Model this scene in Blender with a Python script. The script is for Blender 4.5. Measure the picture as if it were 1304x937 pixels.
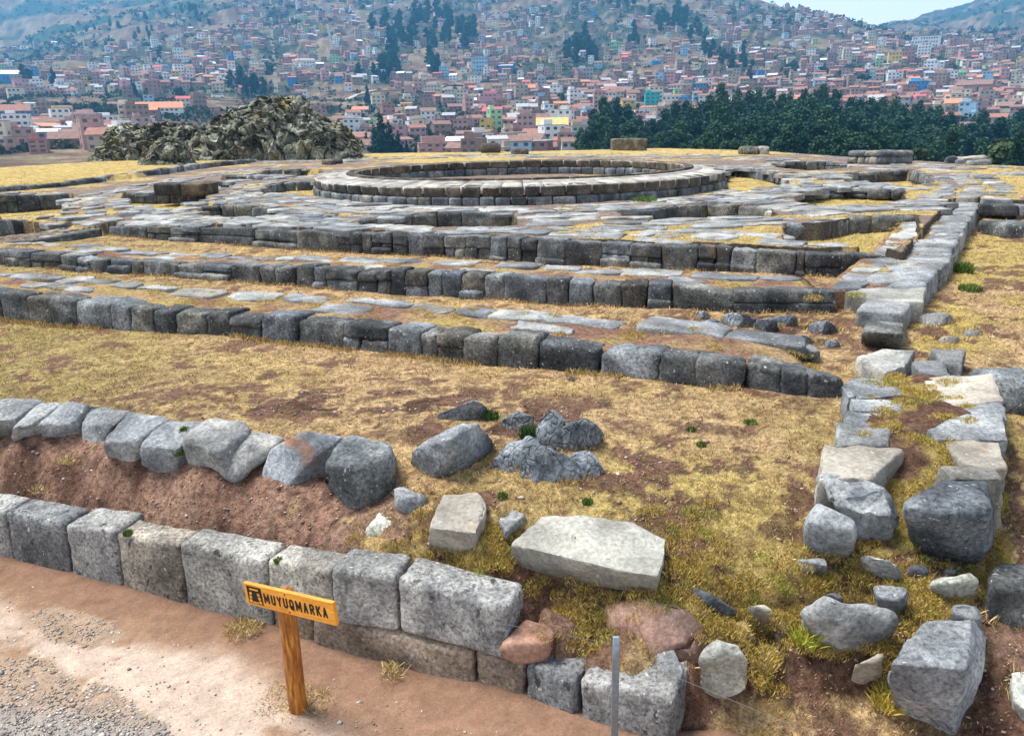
import bpy, bmesh, math, random
import numpy as np
from mathutils import Vector, Matrix, noise as mn
R = math.radians
for o in list(bpy.data.objects): bpy.data.objects.remove(o)
sc = bpy.context.scene
COL = sc.collection

# ------------------------------------------------------------------ camera, sky, sun, exposure
F = 1014.0; TH = R(17.0); RO = R(1.2); HC = 3.0
FW = np.array([0, math.cos(TH), -math.sin(TH)])
_up = np.array([0, math.sin(TH), math.cos(TH)]); _rt = np.array([1.0, 0, 0])
RT = _rt*math.cos(RO) - _up*math.sin(RO)
UP = _up*math.cos(RO) + _rt*math.sin(RO)
cam_d = bpy.data.cameras.new('camera'); cam = bpy.data.objects.new('camera', cam_d); COL.objects.link(cam)
cam_d.sensor_width = 36; cam_d.lens = F/1304*36; cam_d.clip_start = 0.05; cam_d.clip_end = 20000
M = Matrix(((RT[0], UP[0], -FW[0], 0), (RT[1], UP[1], -FW[1], 0), (RT[2], UP[2], -FW[2], HC), (0, 0, 0, 1)))
cam.matrix_world = M
sc.camera = cam
HAZE = 2.4e-4
SUN_EL, SUN_AZ = 64.0, -66.0          # azimuth from +Y (away from the camera), negative = left
world = bpy.data.worlds.new('World'); sc.world = world; world.use_nodes = True
wn = world.node_tree; bgn = wn.nodes['Background']
sky = wn.nodes.new('ShaderNodeTexSky'); sky.sky_type = 'NISHITA'; sky.sun_disc = False
sky.sun_elevation = R(SUN_EL); sky.sun_rotation = R(SUN_AZ)
sky.altitude = 3500; sky.air_density = 1.0; sky.dust_density = 3.0; sky.ozone_density = 1.0
# white overcast haze low in the sky, blue-grey above
_tc = wn.nodes.new('ShaderNodeTexCoord'); _sx = wn.nodes.new('ShaderNodeSeparateXYZ'); wn.links.new(_tc.outputs['Generated'], _sx.inputs[0])
_mr = wn.nodes.new('ShaderNodeMapRange'); _mr.interpolation_type = 'SMOOTHSTEP'
_mr.inputs['From Min'].default_value = 0.05; _mr.inputs['From Max'].default_value = 0.42; _mr.inputs['To Min'].default_value = 1.0; _mr.inputs['To Max'].default_value = 0.25
wn.links.new(_sx.outputs['Z'], _mr.inputs['Value'])
_mx = wn.nodes.new('ShaderNodeMix'); _mx.data_type = 'RGBA'; wn.links.new(_mr.outputs[0], _mx.inputs[0]); wn.links.new(sky.outputs[0], _mx.inputs[6]); _mx.inputs[7].default_value = (9.0, 9.1, 9.2, 1)
wn.links.new(_mx.outputs[2], bgn.inputs[0]); bgn.inputs[1].default_value = 0.066
sun_d = bpy.data.lights.new('sun', 'SUN'); sun = bpy.data.objects.new('sun', sun_d); COL.objects.link(sun)
sun_d.energy = 3.0; sun_d.angle = R(22); sun_d.color = (1, 0.955, 0.89)
sd = Vector((math.sin(R(SUN_AZ))*math.cos(R(SUN_EL)), math.cos(R(SUN_AZ))*math.cos(R(SUN_EL)), math.sin(R(SUN_EL))))
sun.rotation_euler = sd.to_track_quat('Z', 'Y').to_euler()
sc.view_settings.view_transform = 'Standard'; sc.view_settings.look = 'None'
sc.view_settings.gamma = 1; sc.view_settings.use_curve_mapping = False
sc.view_settings.exposure = 1.44
sc.render.engine = 'CYCLES'
sc.cycles.use_denoising = True
try: sc.cycles.denoiser = 'OPENIMAGEDENOISE'
except Exception: pass
sc.cycles.max_bounces = 5; sc.cycles.diffuse_bounces = 3; sc.cycles.glossy_bounces = 2
sc.cycles.volume_bounces = 0; sc.cycles.transparent_max_bounces = 6

# ------------------------------------------------------------------ helpers: places
def ray(px, py): return FW + RT*(px-652)/F + UP*(468.5-py)/F
def P(px, py, z):
    v = ray(px, py); t = (z-HC)/v[2]; return np.array([0, 0, HC]) + v*t
def Zat(px, py, y):
    v = ray(px, py); return HC + v[2]*y/v[1]
def projv(x, y, z):
    q = np.stack([x, y, z-HC], -1); d = np.maximum(q@FW, 0.05)
    return 652+F*(q@RT)/d, 468.5-F*(q@UP)/d
def proj1(p): 
    a, b = projv(np.float64(p[0]), np.float64(p[1]), np.float64(p[2])); return float(a), float(b)

def _h(ix, iy, s):
    n = (ix*374761393 + iy*668265263 + s*1442695041) & 0xffffffff
    n = ((n ^ (n >> 13))*1274126177) & 0xffffffff
    return ((n ^ (n >> 16)) & 0xffff)/65535.0
def vn(x, y, s=0):
    x = np.asarray(x, float); y = np.asarray(y, float)
    ix = np.floor(x).astype(np.int64); iy = np.floor(y).astype(np.int64)
    fx = x-ix; fy = y-iy; fx = fx*fx*(3-2*fx); fy = fy*fy*(3-2*fy)
    a = _h(ix, iy, s); b = _h(ix+1, iy, s); c = _h(ix, iy+1, s); d = _h(ix+1, iy+1, s)
    return (a*(1-fx)+b*fx)*(1-fy)+(c*(1-fx)+d*fx)*fy
def fbm(x, y, s=0, o=4):
    t = 0; a = 0.5; n = 0
    for k in range(o):
        t = t+a*vn(x, y, s+k*17); n += a; a *= 0.55
        x = x*2.03+11.3; y = y*2.03-7.7
    return t/n
def sstep(a, b, x):
    t = np.clip((x-a)/(b-a), 0, 1); return t*t*(3-2*t)
def inpoly(x, y, poly):
    x = np.asarray(x, float); y = np.asarray(y, float); r = np.zeros(x.shape, bool)
    n = len(poly)
    for i in range(n):
        x0, y0 = poly[i][0], poly[i][1]; x1, y1 = poly[(i+1) % n][0], poly[(i+1) % n][1]
        if y0 == y1: continue
        c = ((y0 > y) != (y1 > y)) & (x < (x1-x0)*(y-y0)/(y1-y0)+x0); r ^= c
    return r

# ------------------------------------------------------------------ helpers: objects
def tag(o, label=None, cat=None, group=None, kind=None):
    if label:
        o['label'] = label
        if len(label.split()) > 16: print('LONG', len(label.split()), label)
    if cat: o['category'] = cat
    if group: o['group'] = group
    if kind or cat: o['kind'] = kind or 'thing'
    return o
def empty(name, loc=(0, 0, 0)):
    o = bpy.data.objects.new(name, None); COL.objects.link(o); o.location = loc; o.empty_display_size = 0.2
    return o
def link(name, me, mats, parent=None, smooth=True):
    if not isinstance(mats, (list, tuple)): mats = [mats]
    for m in mats: me.materials.append(m)
    if smooth: me.polygons.foreach_set('use_smooth', np.ones(len(me.polygons), bool))
    o = bpy.data.objects.new(name, me); COL.objects.link(o)
    if parent is not None:
        o.parent = parent
        o.matrix_parent_inverse = Matrix.Translation(Vector(parent.location)).inverted()
    return o
def mesh_np(name, V, Fc, tint=None):
    """V (n,3); Fc (m,k) all the same k"""
    V = np.asarray(V, np.float32); Fc = np.asarray(Fc, np.int32)
    me = bpy.data.meshes.new(name); m, k = Fc.shape
    me.vertices.add(len(V)); me.vertices.foreach_set('co', V.ravel())
    me.loops.add(m*k); me.loops.foreach_set('vertex_index', Fc.ravel())
    me.polygons.add(m); me.polygons.foreach_set('loop_start', np.arange(0, m*k, k, dtype=np.int32))
    try: me.polygons.foreach_set('loop_total', np.full(m, k, np.int32))
    except Exception: pass
    if tint is not None:
        a = me.attributes.new('tint', 'FLOAT_COLOR', 'POINT')
        a.data.foreach_set('color', np.concatenate([tint, np.ones((len(V), 1))], 1).astype(np.float32).ravel())
    me.update(calc_edges=True); me.validate()
    return me
def grid_mesh(name, X, Y, Zz, tint=None):
    n, m = X.shape
    V = np.stack([X, Y, Zz], -1).reshape(-1, 3)
    i = np.arange(n*m).reshape(n, m)
    Fc = np.stack([i[:-1, :-1], i[:-1, 1:], i[1:, 1:], i[1:, :-1]], -1).reshape(-1, 4)
    return mesh_np(name, V, Fc, None if tint is None else tint.reshape(-1, 3))

# ------------------------------------------------------------------ materials
def newmat(name, rough=0.95):
    m = bpy.data.materials.new(name); m.use_nodes = True
    nt = m.node_tree; b = nt.nodes['Principled BSDF']; b.inputs['Roughness'].default_value = rough
    b.inputs['Specular IOR Level'].default_value = 0.25
    return m, nt, b
def nd(nt, t, **k):
    n = nt.nodes.new(t)
    for a, v in k.items():
        if a in n.inputs.keys(): n.inputs[a].default_value = v
        else: setattr(n, a, v)
    return n
def noise_n(nt, pos, scale, detail=6, rough=0.6, dist=0.0):
    n = nd(nt, 'ShaderNodeTexNoise', Scale=scale, Detail=detail, Roughness=rough, Distortion=dist)
    nt.links.new(pos, n.inputs['Vector']); return n.outputs['Fac']
def ramp(nt, fac, stops):
    r = nt.nodes.new('ShaderNodeValToRGB'); e = r.color_ramp.elements
    while len(e) < len(stops): e.new(0.5)
    for i, (p, c) in enumerate(stops):
        e[i].position = p; e[i].color = (c, c, c, 1) if isinstance(c, (int, float)) else (*c, 1)
    nt.links.new(fac, r.inputs[0]); return r.outputs[0]
def mixc(nt, fac, a, b, mode='MIX'):
    m = nt.nodes.new('ShaderNodeMix'); m.data_type = 'RGBA'; m.blend_type = mode
    for s, v in ((m.inputs[0], fac), (m.inputs[6], a), (m.inputs[7], b)):
        if isinstance(v, (int, float)): s.default_value = v
        elif isinstance(v, tuple): s.default_value = (*v, 1)
        else: nt.links.new(v, s)
    return m.outputs[2]
def mathn(nt, op, a, b):
    m = nt.nodes.new('ShaderNodeMath'); m.operation = op
    for s, v in ((m.inputs[0], a), (m.inputs[1], b)):
        if isinstance(v, (int, float)): s.default_value = v
        else: nt.links.new(v, s)
    return m.outputs[0]
def bump(nt, b, h, strength=0.6, dist=0.02):
    n = nt.nodes.new('ShaderNodeBump'); n.inputs['Strength'].default_value = strength; n.inputs['Distance'].default_value = dist
    nt.links.new(h, n.inputs['Height']); nt.links.new(n.outputs[0], b.inputs['Normal'])

def stone_mat(name, dark, mid, light, lichen=None, lich_t=0.62, stain=None, stain_t=0.62, sc_=1.0, bs=0.7, cracks=0.0, var=0.35, speck=(0.55, 1.45), bd=0.022):
    m, nt, b = newmat(name, 0.92)
    g = nt.nodes.new('ShaderNodeNewGeometry'); pos = g.outputs['Position']
    oi = nt.nodes.new('ShaderNodeObjectInfo')
    n1 = noise_n(nt, pos, 3.2*sc_, 8, 0.66, 0.3)
    c = ramp(nt, n1, [(0.30, dark), (0.50, mid), (0.68, light)])
    n2 = noise_n(nt, pos, 38*sc_, 7, 0.72)
    sp = ramp(nt, n2, [(0.36, speck[0]), (0.64, speck[1])])
    c = mixc(nt, 1.0, c, sp, 'MULTIPLY')
    if stain:
        n4 = noise_n(nt, pos, 2.1*sc_, 6, 0.7, 0.8)
        c = mixc(nt, ramp(nt, n4, [(stain_t-0.04, 0.0), (stain_t+0.05, 0.85)]), c, stain)
    if lichen:
        n3 = noise_n(nt, pos, 11*sc_, 8, 0.75, 0.4)
        c = mixc(nt, ramp(nt, n3, [(lich_t-0.02, 0.0), (lich_t+0.04, 0.9)]), c, lichen)
    h = mathn(nt, 'ADD', mathn(nt, 'MULTIPLY', n2, 0.6), mathn(nt, 'MULTIPLY', n1, 0.9))
    if cracks:
        v = nt.nodes.new('ShaderNodeTexVoronoi'); v.feature = 'DISTANCE_TO_EDGE'; v.inputs['Scale'].default_value = 9*sc_
        mp = nt.nodes.new('ShaderNodeMapping'); mp.inputs['Rotation'].default_value = (0.4, 0.5, 0.6); mp.inputs['Scale'].default_value = (1.0, 2.4, 0.7)
        wv = nt.nodes.new('ShaderNodeTexNoise'); wv.inputs['Scale'].default_value = 5; nt.links.new(pos, wv.inputs['Vector'])
        va = nt.nodes.new('ShaderNodeVectorMath'); va.operation = 'MULTIPLY_ADD'; va.inputs[1].default_value = (0.16, 0.16, 0.16)
        nt.links.new(wv.outputs['Color'], va.inputs[0]); nt.links.new(pos, va.inputs[2])
        nt.links.new(va.outputs[0], mp.inputs[0]); nt.links.new(mp.outputs[0], v.inputs['Vector'])
        cr = ramp(nt, v.outputs['Distance'], [(0.0, 0.0), (0.07, 1.0)])
        h = mathn(nt, 'ADD', h, mathn(nt, 'MULTIPLY', cr, cracks))
    v_ = var
    r = ramp(nt, oi.outputs['Random'], [(0.0, (1-1.1*v_, 1-1.0*v_, 1-.85*v_)), (0.3, (1-.2*v_, 1-.2*v_, 1-.15*v_)), (0.62, (1+.5*v_, 1+.5*v_, 1+.45*v_)), (0.82, (1+1.3*v_, 1+1.2*v_, 1+.9*v_)), (1.0, (1-.1*v_, 1-.45*v_, 1-.9*v_))])
    c = mixc(nt, 1.0, c, r, 'MULTIPLY')
    n5 = noise_n(nt, pos, 1.5*sc_, 3, 0.5, 0.6)
    c = mixc(nt, 1.0, c, ramp(nt, n5, [(0.36, 0.66), (0.62, 1.28)]), 'MULTIPLY')
    if lichen:
        n6 = noise_n(nt, pos, 26*sc_, 3, 0.5)
        c = mixc(nt, ramp(nt, n6, [(0.685, 0.0), (0.70, 0.8)]), c, (0.50, 0.50, 0.45))
    nt.links.new(c, b.inputs['Base Color'])
    bump(nt, b, h, bs, bd)
    return m

M_WALL = stone_mat('weathered_dark_stone', (0.024, 0.026, 0.027), (0.070, 0.074, 0.074), (0.18, 0.18, 0.168), (0.40, 0.40, 0.34), 0.655, (0.15, 0.11, 0.075), 0.68, speck=(0.4, 1.7), bs=0.9)
M_WALLB = stone_mat('blue_grey_stone', (0.038, 0.044, 0.049), (0.105, 0.115, 0.123), (0.24, 0.255, 0.262), (0.45, 0.45, 0.40), 0.67, None, speck=(0.4, 1.7), bs=0.9)
M_FRONT = stone_mat('speckled_ashlar', (0.085, 0.085, 0.088), (0.22, 0.22, 0.21), (0.38, 0.375, 0.35), (0.03, 0.03, 0.034), 0.585, None, sc_=1.15, speck=(0.38, 1.55), var=0.3)
M_FRONTB = stone_mat('brown_ashlar', (0.07, 0.055, 0.045), (0.19, 0.155, 0.12), (0.30, 0.25, 0.20), (0.03, 0.03, 0.032), 0.62, None, sc_=1.15, speck=(0.45, 1.45), var=0.2)
M_SLAB = stone_mat('pale_flat_stone', (0.105, 0.112, 0.115), (0.21, 0.217, 0.216), (0.34, 0.338, 0.322), (0.07, 0.07, 0.065), 0.63, (0.34, 0.28, 0.16), 0.68, speck=(0.6, 1.35), var=0.35, bs=0.7)
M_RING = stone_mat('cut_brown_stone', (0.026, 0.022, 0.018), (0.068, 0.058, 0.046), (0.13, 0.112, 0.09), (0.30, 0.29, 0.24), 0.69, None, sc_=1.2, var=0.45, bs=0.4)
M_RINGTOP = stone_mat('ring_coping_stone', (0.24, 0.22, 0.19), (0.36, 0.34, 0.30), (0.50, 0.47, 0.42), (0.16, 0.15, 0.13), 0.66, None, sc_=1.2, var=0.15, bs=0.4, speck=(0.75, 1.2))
M_BOUL = stone_mat('blue_boulder', (0.095, 0.103, 0.110), (0.215, 0.226, 0.231), (0.385, 0.392, 0.382), (0.55, 0.55, 0.49), 0.67, None, bs=1.0, speck=(0.55, 1.45), var=0.16)
M_BOULO = stone_mat('stained_boulder', (0.13, 0.145, 0.16), (0.25, 0.27, 0.285), (0.40, 0.42, 0.42), None, 0.7, (0.34, 0.15, 0.07), 0.56, bs=0.9)
M_CORNER = stone_mat('corner_stone', (0.12, 0.13, 0.14), (0.27, 0.285, 0.295), (0.47, 0.48, 0.475), (0.06, 0.06, 0.065), 0.62, None, bs=1.0, speck=(0.45, 1.5), var=0.01)
M_CRACK = stone_mat('fractured_blue_rock', (0.085, 0.10, 0.12), (0.19, 0.215, 0.24), (0.36, 0.39, 0.41), None, 0.7, None, cracks=0.6, bs=0.9, bd=0.03, speck=(0.45, 1.6), var=0.12)
M_PALE = stone_mat('pale_cream_slab', (0.20, 0.197, 0.172), (0.30, 0.296, 0.262), (0.40, 0.392, 0.345), (0.06, 0.06, 0.055), 0.64, None, speck=(0.68, 1.25), bs=0.7, var=0.05)
M_TAN = stone_mat('tan_grey_stone', (0.20, 0.18, 0.15), (0.33, 0.30, 0.25), (0.45, 0.42, 0.36), (0.16, 0.16, 0.15), 0.68, (0.40, 0.27, 0.17), 0.64, speck=(0.7, 1.25), var=0.05)
M_WHITE = stone_mat('whitish_stone', (0.20, 0.215, 0.20), (0.34, 0.35, 0.32), (0.48, 0.475, 0.42), (0.14, 0.14, 0.12), 0.66, None, speck=(0.55, 1.4), bs=0.9)
M_RED = stone_mat('reddish_boulder', (0.14, 0.07, 0.05), (0.31, 0.175, 0.12), (0.46, 0.30, 0.22), (0.12, 0.06, 0.045), 0.62, None, speck=(0.7, 1.25), var=0.02)
M_PINK = stone_mat('pink_speckled_rock', (0.20, 0.12, 0.09), (0.32, 0.20, 0.155), (0.43, 0.295, 0.235), (0.16, 0.08, 0.06), 0.66, None, speck=(0.65, 1.3), var=0.05)
M_OUT = stone_mat('lichened_crag', (0.04, 0.043, 0.032), (0.165, 0.17, 0.125), (0.40, 0.41, 0.34), (0.50, 0.53, 0.47), 0.60, (0.25, 0.20, 0.06), 0.60, sc_=0.30, bs=1.0, cracks=0.3, var=0.1, speck=(0.25, 1.9), bd=0.12)

def tint_mat(name, rough=1.0, amp=(0.62, 1.38), s=30.0, bs=0.6, bd=0.03, fine=120.0, trans=0.0):
    m, nt, b = newmat(name, rough); b.inputs['Specular IOR Level'].default_value = 0.1
    at = nt.nodes.new('ShaderNodeAttribute'); at.attribute_name = 'tint'
    g = nt.nodes.new('ShaderNodeNewGeometry'); pos = g.outputs['Position']
    n1 = noise_n(nt, pos, s, 7, 0.72)
    c = mixc(nt, 1.0, at.outputs['Color'], ramp(nt, n1, [(0.33, amp[0]), (0.67, amp[1])]), 'MULTIPLY')
    n2 = noise_n(nt, pos, fine, 4, 0.7)
    c = mixc(nt, 1.0, c, ramp(nt, n2, [(0.35, 0.65), (0.65, 1.35)]), 'MULTIPLY')
    nt.links.new(c, b.inputs['Base Color'])
    bump(nt, b, mathn(nt, 'ADD', n1, mathn(nt, 'MULTIPLY', n2, 0.5)), bs, bd)
    return m
M_SOIL = tint_mat('earth', s=24.0, amp=(0.38, 1.62), bs=1.0, bd=0.04, fine=90.0)
M_PATH = tint_mat('packed_dirt', s=55.0, amp=(0.78, 1.2), bs=0.5, bd=0.012, fine=260.0)
def blade_mat():
    m, nt, b = newmat('grass_blades', 0.9); b.inputs['Specular IOR Level'].default_value = 0.15
    at = nt.nodes.new('ShaderNodeAttribute'); at.attribute_name = 'tint'
    nt.links.new(at.outputs['Color'], b.inputs['Base Color']); return m
M_BLADE = blade_mat()
def flat_mat(name, col, rough=0.85, amp=0.18, s=6.0, spec=0.25):
    m, nt, b = newmat(name, rough); b.inputs['Specular IOR Level'].default_value = spec
    g = nt.nodes.new('ShaderNodeNewGeometry')
    n1 = noise_n(nt, g.outputs['Position'], s, 5, 0.65)
    c = mixc(nt, 1.0, tuple(col), ramp(nt, n1, [(0.3, 1-amp), (0.7, 1+amp)]), 'MULTIPLY')
    nt.links.new(c, b.inputs['Base Color']); return m

# ------------------------------------------------------------------ stone shapes
def rbox_template(n):
    idx = {}; V = []; Fs = []
    def vid(p):
        k = tuple(round(c*1000) for c in p)
        if k not in idx: idx[k] = len(V); V.append(p)
        return idx[k]
    g = [-1+2*i/n for i in range(n+1)]
    for ax in range(3):
        for sg in (-1, 1):
            for i in range(n):
                for j in range(n):
                    q = []
                    for (a, b) in ((g[i], g[j]), (g[i+1], g[j]), (g[i+1], g[j+1]), (g[i], g[j+1])):
                        p = [0, 0, 0]; p[ax] = sg; p[(ax+1) % 3] = a; p[(ax+2) % 3] = b; q.append(vid(tuple(p)))
                    Fs.append(q if sg > 0 else q[::-1])
    return np.array(V), np.array(Fs)
TPL = {n: rbox_template(n) for n in (5, 7, 10, 16)}
def noise_disp(V, N, amps):
    out = V.copy()
    for (s, a, off) in amps:
        d = np.array([mn.noise(Vector((p[0]*s+off, p[1]*s-off*0.7, p[2]*s+off*1.3))) for p in V])
        out += N*(d*a)[:, None]
    return out
def block8(C8, r=0.05, n=7, rough=0.02, bulge=0.03, seed=0):
    """C8: 8 world corners [front-bottom-left, fbr, back-br, back-bl, then the four top ones]; a rounded rough stone"""
    C8 = np.array(C8); T, Fs = TPL[n]
    w = np.linalg.norm(C8[1]-C8[0]); d = np.linalg.norm(C8[3]-C8[0]); h = np.linalg.norm(C8[4]-C8[0])
    S = np.array([w, d, h])/2
    rr = min(r, S.min()*0.9)
    # concentrate template lines near the edges
    U = np.sign(T)*np.abs(T)**0.75
    Q = U*S; inner = np.clip(Q, -(S-rr), S-rr); dd = Q-inner; L = np.linalg.norm(dd, axis=1, keepdims=True)
    onf = L[:, 0] > 1e-9
    N = np.zeros_like(Q); N[onf] = dd[onf]/L[onf]
    Pp = inner+N*rr
    # bulge of the faces
    u = Pp/S
    bl = bulge*np.clip(1-u[:, [1]]**2, 0, 1)*0
    k = np.zeros_like(Pp)
    for ax in range(3):
        o = [i for i in range(3) if i != ax]
        k[:, ax] = np.sign(u[:, ax])*np.where(np.abs(u[:, ax]) > 0.98, 1, 0)*(1-u[:, o[0]]**2)*(1-u[:, o[1]]**2)
    Pp = Pp+k*bulge*np.array([0.3, 1.0, 0.6])
    u = (Pp/S+1)/2
    a, b, c = u[:, [0]], u[:, [1]], u[:, [2]]
    W = ((1-a)*(1-b)*(1-c)*C8[0]+a*(1-b)*(1-c)*C8[1]+a*b*(1-c)*C8[2]+(1-a)*b*(1-c)*C8[3]
         + (1-a)*(1-b)*c*C8[4]+a*(1-b)*c*C8[5]+a*b*c*C8[6]+(1-a)*b*c*C8[7])
    cen = W.mean(0); NN = W-cen; NN = NN/np.maximum(np.linalg.norm(NN/np.array([1, 1, 1]), axis=1, keepdims=True), 1e-6)
    sz = max(0.15, (w+d+h)/3)
    W = noise_disp(W, NN, [(1.7/sz, rough*0.8, seed*3.1), (5.0/sz, rough*0.75, seed*1.7+9), (13.0/sz, rough*0.35, seed*0.7+5)])
    return W, Fs
def orient(V, Fs):
    """outward faces"""
    c = V.mean(0); a = V[Fs[:, 0]]; b = V[Fs[:, 1]]; d = V[Fs[:, -1]]
    s = np.einsum('ij,ij->i', np.cross(b-a, d-a), a-c).sum()
    return Fs if s > 0 else Fs[:, ::-1]
def add_block(name, C8, mat, parent, **k):
    V, Fs = block8(C8, **k)
    return link(name, mesh_np(name, V, orient(V, Fs)), mat, parent)

def slab_mesh(name, poly, ztop, thick, rng, rough=0.012, tilt=0.02):
    """flat irregular stone from an xy outline (counter-clockwise or not)"""
    poly = np.array(poly, float); n = len(poly); pts = []
    per = 4
    for i in range(n):
        p0, p1, p2 = poly[i-1], poly[i], poly[(i+1) % n]
        for t in np.linspace(0, 1, per, endpoint=False):
            a = p1+(p2-p1)*t
            if t == 0: a = p1*0.88+(p0+p2)*0.06
            pts.append(a)
    pts = np.array(pts); m = len(pts); c = pts.mean(0)
    ar = 0.5*np.sum(pts[:, 0]*np.roll(pts[:, 1], -1)-pts[:, 1]*np.roll(pts[:, 0], -1))
    if ar < 0: pts = pts[::-1]
    size = np.sqrt(abs(ar))
    pts = pts+rng.normal(0, 0.012*size, pts.shape)
    rings = []
    for (s, z) in ((1.03, -thick), (1.01, -0.03), (1.0, -0.009), (0.97, 0.0), (0.6, 0.003), (0.25, 0.004)):
        rings.append(np.concatenate([c+(pts-c)*s, np.full((m, 1), z)], 1))
    V = np.concatenate(rings+[np.array([[c[0], c[1], 0.006]])])
    gx, gy = rng.normal(0, tilt, 2)
    V[:, 2] += (V[:, 0]-c[0])*gx+(V[:, 1]-c[1])*gy
    top = V[:, 2] > -0.05
    V[top, 2] += (fbm(V[top, 0]*5/max(size, .2)*.6+seedf(rng), V[top, 1]*5/max(size, .2)*.6, 5, 3)-0.5)*rough*4*min(1, size/0.4)
    V[:, 2] += ztop
    Fq = []
    for k in range(5):
        for i in range(m):
            j = (i+1) % m; Fq.append((k*m+i, k*m+j, (k+1)*m+j, (k+1)*m+i))
    ce = 6*m
    me = bpy.data.meshes.new(name)
    me.from_pydata(V.tolist(), [], Fq+[(5*m+i, 5*m+(i+1) % m, ce) for i in range(m)])
    me.update(); return me
def seedf(rng): return float(rng.uniform(0, 100))
def rand_outline(cx, cy, lx, ly, ang, rng, k=None):
    c = [(-1, -1), (1, -1), (1, 1), (-1, 1)]; pts = []
    cut = rng.integers(0, 7)
    for i in range(4):
        a = np.array(c[i], float); b = np.array(c[(i+1) % 4], float)
        if i == cut: pts += [a*.98+(np.array(c[i-1])-a)*rng.uniform(.12, .3), a+(b-a)*rng.uniform(.12, .3)]
        else: pts.append(a)
        if rng.random() < .4: pts.append(a+(b-a)*rng.uniform(.35, .65)+a*0)
    p = np.array(pts)*rng.uniform(.88, 1.08, (len(pts), 1))+rng.normal(0, .06, (len(pts), 2)); x = p[:, 0]*lx/2; y = p[:, 1]*ly/2
    return np.stack([cx+x*math.cos(ang)-y*math.sin(ang), cy+x*math.sin(ang)+y*math.cos(ang)], 1)

def hull_mesh(name, groups, bev=0.02, edge=0.05, amps=((3, 0.02), (9, 0.01)), seed=1, strata=None):
    """one mesh of one or several convex rough rocks; groups = lists of world points"""
    bmall = bmesh.new()
    for gi, pts in enumerate(groups):
        bm = bmesh.new()
        for p in pts: bm.verts.new(tuple(p))
        r = bmesh.ops.convex_hull(bm, input=bm.verts)
        dele = [e for e in r.get('geom_interior', []) if isinstance(e, bmesh.types.BMVert)]
        dele += [v for v in bm.verts if not v.link_faces]
        bmesh.ops.delete(bm, geom=list(set(dele)), context='VERTS')
        bmesh.ops.dissolve_limit(bm, angle_limit=R(6), verts=bm.verts, edges=bm.edges)
        if bev > 0:
            bmesh.ops.bevel(bm, geom=list(bm.edges), offset=bev, segments=2, profile=0.6, affect='EDGES', clamp_overlap=True)
        bmesh.ops.triangulate(bm, faces=bm.faces)
        for it in range(6):
            es = [e for e in bm.edges if e.calc_length() > edge*1.5]
            if not es or len(bm.verts) > 9000: break
            bmesh.ops.subdivide_edges(bm, edges=es, cuts=1, use_grid_fill=False)
            bmesh.ops.triangulate(bm, faces=[f for f in bm.faces if len(f.verts) > 3])
        bm.normal_update()
        for v in bm.verts:
            d = 0
            for (s, a) in amps:
                q = v.co*s+Vector((seed*7.3+gi*3.1, seed*1.9, -seed*2.7))
                d += a*mn.noise(q)
            if strata:
                q = v.co.dot(Vector(strata[:3]))*strata[3]+2.0*mn.noise(v.co*4)
                d += strata[4]*(abs((q % 1.0)-0.5)*2-0.5)
            v.co += v.normal*d
        me_t = bpy.data.meshes.new('t'); bm.to_mesh(me_t); bm.free()
        bmall.from_mesh(me_t); bpy.data.meshes.remove(me_t)
    me = bpy.data.meshes.new(name); bmesh.ops.recalc_face_normals(bmall, faces=bmall.faces)
    bmall.to_mesh(me); bmall.free(); return me
# ------------------------------------------------------------------ ground heights
def plat(x, y):
    x = np.asarray(x, float); y = np.asarray(y, float); b = np.clip(1.17+0.0045*(y-13), 1.12, 1.36)
    return b-0.26*np.exp(-(np.maximum(x+9.3, 0)/2.6)**2)*np.clip((20.6-y)/3.4, 0, 1)
def PP(px, py):
    z = 1.2
    for _ in range(4):
        p = P(px, py, z); z = float(plat(p[0], p[1]))
    return P(px, py, z)
FRONT = [(-60, 702, 641), (17, 718, 655), (91, 737, 669), (156, 752, 682), (237, 774, 698), (347, 803, 716), (427, 835, 722), (510, 850, 733), (604, 874, 748), (667, 894, 850), (733, 921, 868), (857, 962, 885)]
W3 = [(-120, 396, 362), (0, 406, 372), (37, 410, 376), (67, 413, 378), (97, 415, 384), (143, 419, 387), (172, 419, 391), (221, 423, 397), (262, 425, 401), (292, 428, 401), (332, 432, 404), (380, 437, 405), (437, 444, 413), (494, 450, 418), (535, 455, 423), (590, 462, 430), (630, 466, 432), (685, 472, 435), (760, 477, 446), (837, 488, 450), (885, 493, 455), (948, 496, 464), (992, 502, 473), (1028, 504, 478), (1077, 502, 488)]
W4 = [(-120, 330, 313), (0, 337, 320), (40, 339, 322), (78, 342, 322), (114, 345, 330), (165, 347, 333), (200, 350, 335), (259, 354, 338), (330, 360, 340), (400, 366, 341), (454, 370, 345), (501, 374, 345), (559, 376, 348), (616, 379, 350), (643, 381, 352), (694, 386, 355), (753, 388, 361), (791, 391, 361), (855, 392, 363), (935, 397, 369), (1063, 397, 371)]
W5 = [(138, 298, 289), (167, 302, 290), (199, 305, 290), (255, 308, 291), (324, 313, 292), (378, 318, 294), (431, 321, 296), (499, 323, 298), (592, 329, 301), (645, 331, 303), (719, 337, 307), (775, 338, 310), (830, 341, 314), (888, 343, 314), (961, 347, 320), (1012, 350, 322), (1070, 351, 324), (1128, 348, 326)]
def base_pts(L, z): return [P(a, b, z) for a, b, c in L]
w5w = base_pts(W5, 0.8)
w5l = [P(134, 300, 0.8), P(78, 308, 0.8), P(0, 314, 0.8), P(-150, 330, 0.8)]
PLATPOLY = [(p[0], p[1]+0.28) for p in w5w]
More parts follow.
